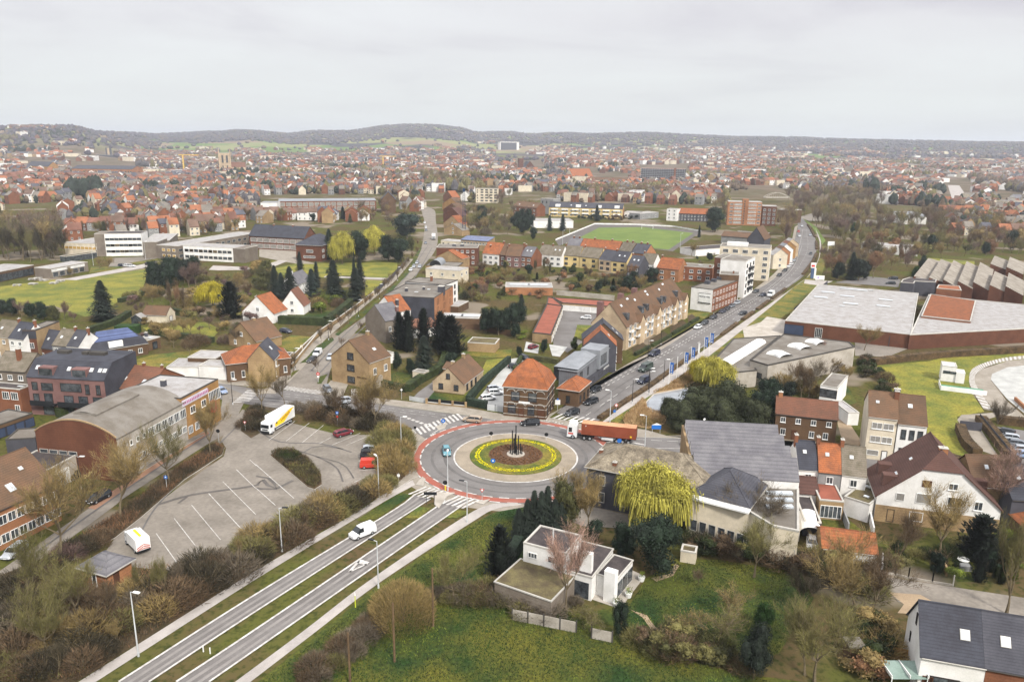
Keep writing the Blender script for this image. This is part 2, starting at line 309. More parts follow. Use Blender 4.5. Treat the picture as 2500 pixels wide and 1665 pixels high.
def ring(name,mt,c,r0,r1,z,n=96,thick=0,a0_=0,a1_=360,dome=0):
 mb=MB()
 for i in range(n):
  t0,t1=[math.radians(a0_+(a1_-a0_)*(i+j)/n)for j in(0,1)]
  q=[(c.x+r*math.cos(t),c.y+r*math.sin(t))for r,t in((r0,t0),(r1,t0),(r1,t1),(r0,t1))]
  zi=z+dome
  mb.poly([q[0]+(zi,),q[1]+(z,),q[2]+(z,),q[3]+(zi,)]if r0>0 else[(c.x,c.y,zi),q[1]+(z,),q[2]+(z,)])
  if thick:mb.poly([q[1]+(z-thick,),q[2]+(z-thick,),q[2]+(z,),q[1]+(z,)])
 return tag(mb.build(name,mt,smooth=False),kind='structure')
RC=G((1259,1114));
K=M['coping']
ring('roundabout_pavement',M['pave'],RC,0,25.5,.02)
ring('roundabout_road',M['asph'],RC,0,22.2,.075)
ring('tyre_band',M['tyre'],RC,14.7,15.4,.079);ring('tyre_band',M['tyre'],RC,17.5,18.1,.079)
ring('cycle_lane',M['redlane'],RC,20.3,22.,.082)
ring('roundabout_apron',M['cobble'],RC,0,12.9,.16,thick=.1)
ring('apron_edge_line',M['mark'],RC,12.95,13.3,.1)
ring('island_grass',M['grass'],RC,5.8,9.8,.26,thick=.16,dome=.25)
ring('island_bed',M['bark_mulch'],RC,0,5.8,.5,thick=.2,dome=.12)
def dashring(r,w_,n,duty,z,name='cycle_lane_markings'):
 mb=MB()
 for i in range(n):
  t0=2*math.pi*i/n;t1=t0+2*math.pi/n*duty
  mb.poly([(RC.x+q*math.cos(t),RC.y+q*math.sin(t),z)for q,t in((r,t0),(r+w_,t0),(r+w_,t1),(r,t1))])
 return tag(mb.build(name,M['mark']),kind='structure')
dashring(20.1,.3,40,.6,.12);dashring(22.,.3,42,.6,.12)
cw1l=[(288,1665),(625,1450),(954,1250),(1012,1208)];cw1r=[(366,1665),(625,1494),(1003,1250),(1052,1219)]
cw2l=[(428,1665),(625,1535),(1047,1250),(1085,1222)];cw2r=[(513,1665),(625,1587),(1108,1250),(1150,1222)]
strip('carriageway',M['lane'],cw1l,cw1r,.045,ext=(60,0));strip('carriageway',M['lane'],cw2l,cw2r,.045,ext=(60,0))
def mixl(a,b_,t):return[(p[0]*(1-t)+q[0]*t,p[1]*(1-t)+q[1]*t)for p,q in zip(a,b_)]
for a,b_ in((cw1l,cw1r),(cw2l,cw2r)):
 for t in(.36,.68):
  l=mixl(a,b_,t-.07);r=mixl(a,b_,t+.07);strip('wheel_track',M['track'],l,r,.05,ext=(60,0))
lineset('carriageway_edge_lines',M['mark'],[(mixl(cw1l,cw1r,.03),.34,0,0),(mixl(cw1l,cw1r,.97),.3,0,0),(mixl(cw2l,cw2r,.03),.34,0,0),(mixl(cw2l,cw2r,.97),.3,0,0)])
strip('footpath',M['pathm'],[(191,1665),(625,1393),(872,1250),(930,1211),(1007,1172)],[(233,1665),(625,1414),(896,1250),(955,1215),(1013,1184)],.05,ext=(60,0))
strip('footpath',M['pathm'],[(573,1665),(740,1541),(906,1414),(1126,1266),(1195,1232),(1262,1224)],[(612,1664),(770,1543),(930,1420),(1150,1276),(1209,1243),(1275,1232)],.05,ext=(60,0))
R3u=[(480,931),(533,936),(625,948),(720,955),(797,966),(978,994),(1137,1015),(1215,1026)]
R3l=[(480,958),(540,975),(625,990),(800,1012),(978,1038),(1010,1052),(1018,1064),(1035,1078)]
strip('road',M['asph'],R3u,R3l,.043,ext=(60,0))
R4l=[(545,960),(531,1036),(499,1062),(345,1160),(247,1221),(80,1338),(-10,1400)];R4r=[(595,985),(560,1050),(504,1086),(318,1206),(273,1240),(106,1362),(-10,1440)]
strip('road',M['asph2'],R4l,R4r,.046,ext=(6,60))
strip('brick_paving',M['brickpave'],[(505,1052),(470,1072),(330,1162),(215,1240)],[(513,1060),(480,1080),(345,1168),(235,1245)],.055)
R5l=[(672,940),(726,903),(755,879),(795,842),(816,826),(890,773),(935,739),(970,696),(996,664),(1023,622),(1034,580),(1036,542),(1028,512)]
R5r=[(792,960),(812,890),(845,838),(893,785),(957,726),(1007,680),(1039,643),(1063,611),(1069,580),(1064,540),(1062,516),(1050,508)]
strip('road',M['asph2'],R5l,R5r,.048,ext=(2,30))
R2l=[(1362,1006),(1395,977),(1444,943),(1489,916),(1542,884),(1584,863),(1685,806),(1754,764),(1836,714),(1880,688),(1909,662),(1931,631),(1940,588),(1948,550),(1940,530)]
R2r=[(1458,1030),(1500,997),(1529,977),(1582,943),(1632,906),(1698,860),(1760,816),(1805,784),(1871,739),(1928,699),(1965,670),(1990,626),(1992,588),(1976,556),(1958,530)]
strip('avenue',M['asph'],R2l,R2r,.047,ext=(1,40))
CYl=[(p[0]+9,p[1]+3)for p in R2r[:-2]];CYr=[(1489,1028),(1540,995),(1595,961),(1685,903),(1754,852),(1875,755),(1941,699),(1978,670),(2000,630),(2004,590),(1990,556)]
strip('cycle_path',M['pathm'],CYl,CYr,.05)
strip('verge',M['grass'],[(p[0],p[1])for p in CYr[:9]],[(1508,1033),(1560,997),(1615,962),(1700,912),(1775,864),(1890,790),(1990,705),(2006,672),(2018,634)],.035)
R6u=[(1470,1045),(1555,1066),(1712,1071),(1900,1092),(2140,1116),(2330,1150)];R6l=[(1450,1130),(1545,1112),(1700,1116),(1900,1136),(2140,1160),(2330,1200)]
strip('road',M['asph'],R6u,R6l,.049)
lineset('road_markings',M['mark'],[([(1402,985),(1452,953),(1500,925),(1560,893),(1610,868),(1700,815),(1770,772),(1850,722),(1905,680),(1935,645),(1952,600),(1960,560)],.28,1.6,1.6),([(1408,990),(1460,956),(1508,928),(1566,896),(1616,871),(1706,818),(1776,775),(1856,725),(1911,682),(1941,646),(1958,600)],.22,1.6,1.6),([(1430,1016),(1500,968),(1560,928),(1640,878),(1740,814),(1830,752),(1900,702),(1948,655),(1972,606),(1968,560)],.16,3,5.5),([(1470,1018),(1590,936),(1700,857),(1800,786),(1928,695),(1962,668)],.14,0,0),([(625,956),(797,973),(978,1001),(1120,1019)],.14,1.6,1.2),([(625,962),(797,979),(978,1007),(1110,1024)],.12,1.6,1.2),([(640,984),(800,1004),(978,1030)],.14,0,0),([(985,1018),(1035,1036),(1062,1046)],.9,1.0,.5),([(560,972),(640,976),(790,988),(950,1012)],.2,0,0),([(1550,1073),(1640,1078),(1715,1080)],.2,2.4,1.2),([(1520,1098),(1600,1096),(1700,1097),(1800,1106)],.22,0,0),([(1630,1114),(1690,1112)],.25,1,.8),([(1482,980),(1493,975)],.35,0,0)])
def zebra(P,Q,n,ln,name='zebra_crossing',skew=0):
 P,Q=G(P),G(Q);d=(Q-P);wd=d.length/(2*n-1);d.normalize();nn=Vector((-d.y,d.x,0));nn=(nn+d*skew).normalized();mb=MB()
 for i in range(n):
  a=P+d*wd*2*i;b_=a+d*wd
  mb.poly([(q.x,q.y,.131)for q in(a-nn*ln/2,b_-nn*ln/2,b_+nn*ln/2,a+nn*ln/2)])
 return tag(mb.build(name,M['mark']),kind='structure')
zebra(b1(1450,785),b1(1880,625),12,4.2,skew=.5);zebra(b1(1480,1310),b1(1660,1350),5,4.6,skew=.3);zebra(b1(1780,1395),b1(1985,1440),5,4.6,skew=.3)
zebra(b2(410,628),b2(730,675),7,4.2,skew=.3);zebra(b2(1070,862),b2(1020,925),4,8);zebra(b1(170,355),b1(605,415),14,3.6,skew=.6);zebra(b0(2215,500),b0(2345,385),8,4,skew=-.3)
lineset('yield_markings',M['mark'],[([b1(1605,805),b1(1740,715)],.5,.45,.4),([b1(1850,1362),b1(2030,1395)],.5,.45,.4),([b2(310,665),b2(480,700)],.5,.45,.4),([b2(890,865),b2(960,935)],.5,.45,.4)])
lineset('painted_triangle',M['mark'],[([a1(860,555),a1(945,455)],.45,0,0),([a1(945,455),a1(1025,480)],1.1,0,0),([a1(1025,480),a1(860,555)],.3,0,0)],z=.135)
def pavm(name,pts,mt='pave',z=.16):return sheet(name,M[mt],pts,z,thick=.13,mside=K)
strip('pavement',M['pave'],[b1(640,432),b1(1000,455),b1(1340,488),b1(1570,515),b1(1930,553),b1(2285,610),b2(290,636)],[(797,966),(890,980),(978,993),(1060,1004),(1137,1014),(1215,1025),b2(300,668)],.16,thick=.16,mside=K)
strip('pavement',M['pave'],[b2(290,636),b2(445,560),b2(570,447),b2(925,238),b2(1060,165),c2(1360,1340),c2(1660,1150),c2(1880,1005),c2(2160,826),(1874,682),(1899,659),(1922,629),(1933,588),(1940,555)],[b2(300,668),(1366,1000),(1395,977),(1444,943),(1489,916),(1542,884),(1584,863),(1685,806),(1754,764),(1836,714),(1880,688),(1909,662),(1931,631),(1940,588),(1948,550)],.16,thick=.16,mside=K)
pavm('pavement',[b1(1330,720),b1(1500,800),b1(1560,840),b1(1500,900),b1(1450,1000),b1(1460,1100),b1(1500,1180),b1(1440,1200),b1(1290,1300),b1(1260,1290),b1(1370,1180),b1(1400,1050),b1(1425,900),b1(1420,800),b1(1340,760)])
pavm('pavement',[b0(1880,800),b0(1500,1020),b0(1230,1190),b0(1130,1180),b0(1660,830)],'asph2')
pavm('pavement',[b0(2000,325),b0(2355,360),b1(200,345),b1(320,270),b1(330,200),b1(180,250),b1(60,320),b0(2200,300),b0(2010,285)])
pavm('pavement',[b2(1150,820),b2(1400,825),b2(1740,838),b3(500,870),b3(900,1000),b3(900,1040),b3(700,900),b2(1740,800),b2(1420,810),b2(1250,760),b2(1155,745)])
pavm('corner_pavement',[b1(620,385),b1(690,300),b1(850,330),b1(800,440),b1(690,435)])
strip('footpath',M['pave'],[b1(20,420),b1(330,190),c1(530,1260),c1(880,990),c1(1090,830),c1(1230,690),c1(1400,500)],[b1(190,420),b1(440,170),c1(640,1240),c1(970,960),c1(1160,800),c1(1290,690),c1(1450,500)],.05)
for P in([b1(230,300),b1(345,215),b1(400,200),b1(300,290)],[b1(400,140),b1(470,85),c1(560,1300),c1(700,1220),c1(720,1245),c1(600,1345),b1(470,130)],[c1(725,1195),c1(930,1020),c1(965,1030),c1(760,1205)],[c1(965,1000),c1(1120,870),c1(1165,870),c1(1010,1000)],[c1(1165,840),c1(1310,690),c1(1400,590),c1(1500,400),c1(1525,400),c1(1440,600),c1(1340,700),c1(1200,850)],[b1(560,330),b1(590,260),b1(660,240),b1(600,330)]):
 sheet('grass_verge',M['grassd'],P,.07)
#-- parking lot, courts, lawns
sheet('parking_lot',M['asph2'],[(592,1000),(612,1006),(640,1030),(700,1030),(760,1045),(828,1062),(905,1062),(937,1090),(940,1150),(875,1190),(800,1215),(705,1262),(625,1315),(450,1395),(320,1385),(255,1385),(240,1470),(200,1470),(235,1380),(281,1313),(342,1262),(430,1195),(547,1114),(552,1095),(540,1075),(555,1045)],.052)
pk=[]
for P,Q in((b1(120,850),b1(358,675)),(b1(278,858),b1(490,692)),(b1(425,872),b1(622,712)),(b1(578,884),b1(690,825)),(b1(700,895),b1(960,785)),(b1(830,898),b1(1045,805)),(b1(0,1075),b1(350,1385)),(b1(0,1290),b1(180,1450)),(b0(2295,1028),b0(2360,1085)),(b0(2175,1120),b0(2355,1295)),(b0(2050,1230),b0(2355,1535)),(b0(1920,1340),a0(2220,158)),(b0(1762,1445),a0(2030,260)),(a0(1603,62),a0(1852,383)),(a0(1437,200),a0(1650,500)),(b1(950,1130),b1(1160,1115)),(b1(945,1040),b1(985,1040)),(b1(945,1000),b1(985,998)),(b1(900,1240),b1(1000,1190)),(b1(540,1445),b1(670,1380)),(b1(945,960),b1(990,958))):
 pk.append(([P,Q],.13,0,0))
lineset('parking_lines',M['mark'],pk,.125)
lineset('tyre_marks',M['tyre'],[([b1(360,1010),b1(560,900),b1(800,930)],.3,0,0),([b0(2300,700),b1(200,860),b1(600,880),b1(880,960)],.35,0,0),([(600,1020),(540,1080),(470,1150),(380,1240),(330,1330)],.3,0,0),([(1600,888),(1500,952),(1430,1005)],.4,0,0),([(1616,892),(1520,955),(1450,1010)],.4,0,0),([(1700,822),(1830,735),(1920,668)],.4,0,0),([(640,970),(800,990),(980,1020)],.5,0,0),([(760,905),(850,810),(980,690),(1045,600)],.4,0,0),([(780,912),(872,815),(1000,695),(1055,605)],.4,0,0),([(60,1370),(250,1235),(420,1120),(520,1055)],.4,0,0)],.112)
lineset('tar_repairs',M['asphd'],[([b0(1460,1440),b0(1700,1365),b0(1900,1330),b0(2200,1290),b0(2355,1270),b1(60,1210),b1(160,1300),b1(340,1220)],.7,0,0),([b1(0,1180),b1(100,1190),b1(200,1290),b1(90,1300),b1(0,1290)],.6,0,0),([b0(1640,1430),b0(1720,1370)],.5,0,0),([b1(360,940),b1(560,1000),b1(740,1100),b1(800,1230)],.35,0,0),([b1(560,1000),b1(800,1070),b1(900,1200)],.3,0,0)],.118)
sheet('planting_strip',M['soil'],[b0(1985,880),b0(2065,915),b0(2045,985),b0(1700,1210),b0(1290,1566),a0(1060,240),a0(700,420),a0(430,640),a0(0,700),a0(0,590),a0(420,420),b0(1040,1560),b0(1500,1210),b0(1900,930)],.16,thick=.15,mside=K)
sheet('planting_island',M['soil'],[b1(133,990),b1(200,932),b1(350,940),b1(520,1060),b1(600,1165),b1(605,1260),b1(540,1302),b1(480,1285)],.17,thick=.15,mside=K)
sheet('planting_border',M['soil'],[b0(2215,760),b0(2340,560),b1(0,560),b1(340,600),b1(740,690),b1(1100,800),b1(1130,900),b1(1180,1100),b1(1080,1200),b1(850,1270),b1(560,1330),b1(300,1450),a0(2355,170),a0(1900,480),a0(1500,500),a0(1240,470),a0(1180,600),a0(700,820),a0(350,760),a0(340,560),a0(0,620),a0(0,1564),a0(700,1564),a0(2355,540),a1(0,530),a1(900,0),b1(1150,1350),b1(1420,1180),b1(1440,1120),b1(1410,900),b1(1340,740),b1(700,560),b1(0,500),b0(2300,520),b0(2200,700)],.03)
sheet('planting_border',M['soil'],[b0(2215,760),b0(2240,640),b0(2355,545),b1(30,560),b1(40,780),b0(2310,830)],.06)
for nm,mt,P in(('meadow','grassd',[(625,1668),(930,1424),(1150,1280),(1209,1250),(1290,1236),(1300,1290),(1250,1430),(1440,1515),(1600,1590),(1780,1640),(2020,1672),(2050,1900),(400,1900),(520,1720)]),('villa_lawn','grassd',[a2(1080,860),a2(1230,610),a2(1500,430),a2(1900,440),a3(300,560),a3(420,800),a3(100,1300),a2(2100,1420),a2(1700,1250),a2(1300,1130),a2(1000,1060),a2(500,950)]),('school_lawn','grassy',[c0(-60,760),c0(480,692),c0(700,690),c0(1370,585),c0(1340,700),c0(1290,820),c0(1090,890),c0(900,1010),c0(780,1030),c0(500,930),c0(-60,930)]),('school_lawn','grassy',[c1(90,600),c1(380,540),c1(1300,530),c1(1300,590),c1(1200,680),c1(820,650),c1(400,690)]),('school_lawn','grassy',[c1(1010,690),c1(1180,700),c1(1000,860)]),('school_lawn','grass',[c0(2290,560),c0(2355,520),c1(220,515),c1(0,580)]),('school_lawn','grass',[c0(840,570),c0(1100,570),c0(1160,590),c0(820,630)]),('school_lawn','grass',[c0(1200,535),c0(1450,500),c0(1450,515),c0(1260,550)]),('garden_lawn','grass',[c0(1200,1440),c0(1400,1380),c0(1900,1330),c0(1900,1400),c0(1500,1500),c0(1250,1500)]),('garden_lawn','grassy',[c0(1310,1130),c0(1900,1080),c0(2030,1150),c0(1950,1230),c0(1400,1190)]),('garden_lawn','grassd',[b1(1165,270),b1(1300,220),b1(1440,230),b1(1420,370),b1(1330,390),b1(1150,320)]),('garden_lawn','grassy',[b1(2080,200),c1(2120,1430),c1(2355,1400),c1(2340,1440),b1(2030,330),b1(1930,440),b1(1910,430),b1(2085,290)]),('garden_lawn','grass',[c1(1890,1350),c1(2355,1330),c1(2340,1400),c1(2100,1410),c1(1900,1370)]),('garden_lawn','grass',[c1(170,1280),c1(330,1200),c1(560,1220),c1(360,1370)]),('garden_lawn','grassd',[c1(330,1020),c1(600,960),c1(760,990),c1(640,1060),c1(400,1060)]),('garden_lawn','grassd',[b1(1600,405),b1(1940,440),b1(1930,490),b1(1590,470)]),('court_lawn','grassy',[c2(600,1100),c2(730,1110),c2(735,1145),c2(640,1230),c2(570,1222)]),('garden_lawn','grass',[c2(1610,990),c2(1830,990),c2(1770,1045),c2(1610,1020)]),('avenue_verge','grass',[c2(2120,1130),c2(2355,970),c3(300,730),c3(470,745),c3(220,1000),c3(0,1030),c2(2230,1140)]),('field','grassy',[b3(1000,160),b3(1480,120),b3(1600,90),b3(2355,50),b3(2355,105),b3(2000,160),b3(1870,210),b3(1850,380),b3(1990,585),b3(1740,630),b3(1760,760),b3(1900,1000),b3(1650,1050),b3(1470,900),b3(1450,520),b3(1200,450),b3(1060,320)]),('sports_pitch','pitch',[c2(590,315),c2(800,210),c2(1200,205),c2(1670,262),c2(1450,415),c2(1270,400)]),('field','grass',[c3(500,380),c3(670,390),c3(650,450),c3(490,440)]),('field','grassy',[c3(1480,490),c3(1900,520),c3(1900,550),c3(1540,545)]),('verge','forsy_',[c3(305,120),c3(440,200),c3(530,330),c3(500,370),c3(470,300),c3(400,200)]),('garden_lawn','grassd',[b3(640,350),b3(720,340),b3(820,500),b3(740,530),b3(640,480)]),('garden_lawn','grassd',[a3(500,40),a3(640,60),a3(665,185),a3(500,165)]),('garden_lawn','grassd',[a3(730,60),a3(880,180),a3(880,215),a3(740,190)]),('garden_lawn','grassd',[a3(1640,420),a3(1960,400),a3(1960,640),a3(1740,640)])):
 sheet(nm,M['pitch' if mt=='forsy_' else mt],P,.026 if nm!='meadow' else .022)
for nm,mt,P in(('restaurant_yard','white_ground',[b1(2020,490),b2(-10,100),b2(60,90),b2(250,130),b2(330,200),b2(0,330),b1(2290,570),b1(2130,570),b1(2120,500)]),('garage_court','asph',[c2(465,950),c2(830,980),c2(740,1110),c2(600,1105),c2(570,1225),c2(660,1260),c2(510,1360),c2(380,1290),c2(380,1200)]),('yard','white_ground',[c2(130,1260),c2(250,1290),c2(240,1370),c2(110,1350)]),('yard','white_ground',[c2(340,1285),c2(510,1310),c2(440,1400),c2(370,1390)]),('school_yard','asph2',[c0(1040,490),c0(1320,480),c0(1450,495),c0(1230,530),c0(1100,570),c0(1000,570)]),('school_path','pathm',[c0(560,690),c0(1000,610),c0(1260,560),c0(1440,520),c0(1440,560),c0(1300,585),c0(700,695)]),('school_yard','pave',[c1(30,400),c1(370,415),c1(370,500),c1(560,545),c1(380,545),c1(230,520),c1(30,480)]),('school_path','pathm',[c1(0,580),c1(220,510),c1(290,520),c1(90,600),c0(2000,605),c0(1920,600),c0(1960,560)]),('school_path','pathm',[c1(640,655),c1(1200,675),c1(1190,690),c1(620,670)]),('running_track','asphd',[c2(400,330),c2(760,182),c2(1300,192),c2(1740,250),c2(1480,430),c2(1270,405),c2(1440,415),c2(1670,262),c2(1200,207),c2(800,212),c2(590,318),c2(430,380)]),('villa_terrace','conc',[a2(1090,530),a2(1225,590),a2(1070,790),a2(1005,895),a2(540,740),a2(600,700),a2(960,760),a2(965,700)]),('driveway','asph',[b1(1420,480),b1(1500,400),b1(1640,300),b1(1640,400),b1(1560,490)]),('driveway','dirt',[b3(650,560),b3(690,600),b3(860,860),b3(840,900),b3(690,880),b3(640,700)]),('depot_yard','conc',[c2(2120,1135),c2(2355,1060),c3(110,1080),c3(-200,1310)]),('depot_yard','conc',[c3(-10,1030),c3(160,1060),c3(160,1180),c3(0,1290),c2(2160,1200)]),('depot_yard','asph2',[c3(800,1265),c3(1300,1320),c3(1100,1400),c3(800,1390)]),('entrance_yard','pathm',[c3(340,690),c3(600,705),c3(480,745),c3(330,725)]),('entrance_yard','asph',[c3(920,660),c3(1220,690),c3(1200,760),c3(610,715),c3(700,700)]),('lane','pave',[b3(950,105),b3(1480,40),b3(2400,-15),b3(2400,15),b3(1500,70),b3(960,132)]),('track_road','asph2',[a3(1060,595),a3(1500,660),a3(2355,790),a3(2500,810),a3(2500,980),a3(2000,930),a3(1420,850),a3(1200,830),a3(1090,700)]),('dirt_patch','dirt',[a3(1110,740),a3(1400,760),a3(1560,850),a3(1340,940),a3(1190,930),a3(1250,850)]),('curved_road','pave',[b3(2500,90),b3(2200,120),b3(1950,200),b3(1890,280),b3(1920,380),b3(2100,590),b3(2010,600),b3(1780,615),b3(1740,660),b3(1760,690),b3(1980,950),b3(2120,1000),b3(1920,690),b3(2130,620),b3(2355,700),b3(2500,730),b3(2500,640),b3(2355,625),b3(2190,480),b3(2050,300),b3(2060,240),b3(2200,180),b3(2500,150)]),('pale_plaza','white_ground',[b3(2500,145),b3(2200,178),b3(2060,240),b3(2050,290),b3(2200,470),b3(2355,600),b3(2500,640)]),('car_park','asph',[b3(2090,720),b3(2500,780),b3(2500,1120),b3(2330,1100),b3(2160,850)]),('garden_path','dirt',[a2(1090,900),a2(1240,950),a2(1320,1060),a2(1700,1190),a2(2060,1300),a2(2050,1330),a2(1650,1200),a2(1280,1080),a2(1200,970)]),('garden_path','dirt',[a2(1500,480),a2(1540,490),a2(1480,590),a2(1330,640),a2(1280,610),a2(1440,570)]),('patio','conc',[a3(1370,1420),a3(1580,1440),a3(1560,1564),a3(1300,1564)]),('side_street','pathm',[d3(1640,570),d3(1730,570),d3(1870,780),d3(1700,760)]),('service_road','asph2',[(1950,530),(1990,519),(2062,528),(2150,540),(2140,548),(2040,540),(1975,540)]),('yard','asph2',[b2(700,1450),b2(1060,1540),a2(1100,120),a2(1500,160),a2(1500,230),a2(1000,150),a2(640,130),a2(500,60),b2(560,1500)]),('pond_edge','conc',[b2(1225,500),b2(1300,420),b2(1600,360),b2(1700,390),b2(1680,500),b2(1500,580),b2(1310,600),b2(1240,560)])):
 sheet(nm,M[mt],P,.036,sm=nm in('curved_road_',))
sheet('pond',M['water'],[b2(1235,505),b2(1310,430),b2(1600,375),b2(1680,400),b2(1650,480),b2(1500,560),b2(1320,580),b2(1250,550)],.06)
sheet('reed_bed',M['reed'],[b2(1020,660),b2(1200,480),b2(1230,500),b2(1250,560),b2(1320,600),b2(1450,590),b2(1400,700),b2(1250,740),b2(1040,700)],.04);sheet('reed_bed',M['reed'],[b2(1290,420),b2(1420,370),b2(1640,210),b2(1700,300),b2(1600,365)],.04)
hp=[b3(2500,60),b3(2200,88),b3(2000,135),b3(1880,195),b3(1850,280),b3(1870,370),b3(1980,560)];hq=[b3(2500,88),b3(2210,118),b3(2020,170),b3(1930,225),b3(1900,290),b3(1940,390),b3(2080,585)]
ha,hb=smooth(wp(hp),14),smooth(wp(hq),14);mb=MB()
for i in range(0,len(ha)-1,2):
 mb.poly([(q.x,q.y,.13)for q in(ha[i],ha[i+1],hb[i+1],hb[i])])
tag(mb.build('hatched_margin',M['mark']),kind='structure')
strip('hatched_margin_base',M['pave'],hp,hq,.06)
print('setting ok')
#-- building kit
WMC={}
STY=dict(w=('wpaint','glass',1),W=('wpaint','glass',2),d=('dframe','glass',1),D=('dframe','glass',0),c=('wpaint','curt',1),C=('wpaint','curt',0),y=('wpaint','yellowp',0),b=('dframe','bluedoor',0),g=('wpaint','wdoor',0),n=('coping','glass',0),k=('bdoor','bdoor',0),o=('dframe','wdoor',0))
def winmesh(w,h,st):
 k=(round(w,2),round(h,2),st)
 if k in WMC:return WMC[k]
 fm,pm,mu=STY[st];f=.09 if w>.7 else .06;mb=MB();o=-.11
 mb.box(-w/2,w/2,o,0,0,f);mb.box(-w/2,w/2,o,0,h-f,h);mb.box(-w/2,-w/2+f,o,0,f,h-f);mb.box(w/2-f,w/2,o,0,f,h-f)
 n=max(1,int(w/.75))if mu==2 else(1 if mu and w>.9 else 0)
 for i in range(n):
  x=-w/2+w*(i+1)/(n+1);mb.box(x-.035,x+.035,o+.01,0,f,h-f)
 if st in 'wcd':mb.box(-w/2-.08,w/2+.08,o-.09,-.001,-.1,0)
 pb=MB().box(-w/2+f,w/2-f,-.045,.02,f,h-f)
 WMC[k]=(mb.mesh('window',[M[fm]]),pb.mesh('pane',[M[pm]]));return WMC[k]
def side(B,k):
 w,d,s=B['w'],B['d'],B['s']
 o,a,n,ln=[((0,0),(1,0),(0,-1),w),((w,0),(0,1),(1,0),d),((w,d),(-1,0),(0,1),w),((0,d),(0,-1),(-1,0),d)][k]
 return Vector((o[0],s*o[1],0)),Vector((a[0],s*a[1],0)),Vector((n[0],s*n[1],0)),ln
def win(B,k,a,z,w,h,st,name=None,lab=None):
 o,al,n,ln=side(B,k);fm,pm=winmesh(w,h,st)
 nm=name or{'g':'garage_door','b':'garage_door','k':'door','y':'wall_panel','o':'door'}.get(st,'window')
 p=o+al*a;p.z=z+B['z0']
 f=link(nm,fm,B['root'],p,math.atan2(n.x,-n.y));link('pane' if st not in 'gbkyo' else 'panel',pm,f)
 return f
def wins(B,spec):
 for sp in spec:
  k,n,zs,w,h,st=sp[:6];a0_,a1_=sp[6:8]if len(sp)>6 else(0.,1.)
  ln=side(B,k)[3]
  for z in zs:
   for i in range(n):
    t=a0_+(a1_-a0_)*(i+.5)/n;win(B,k,ln*t,z,w,h,st)
BN=[]
def frame(A_,B_,C_,zr,w=None,d=None,z0=0):
 a,b_,c=G(A_,zr),G(B_,zr),G(C_,zr);u=(b_-a);u.z=0;W=u.length;u.normalize();pv=Vector((-u.y,u.x,0));dd=(c-b_).dot(pv)
 s=1 if dd>0 else-1
 return a,u,W if w is None else w,abs(dd)if d is None else d,s
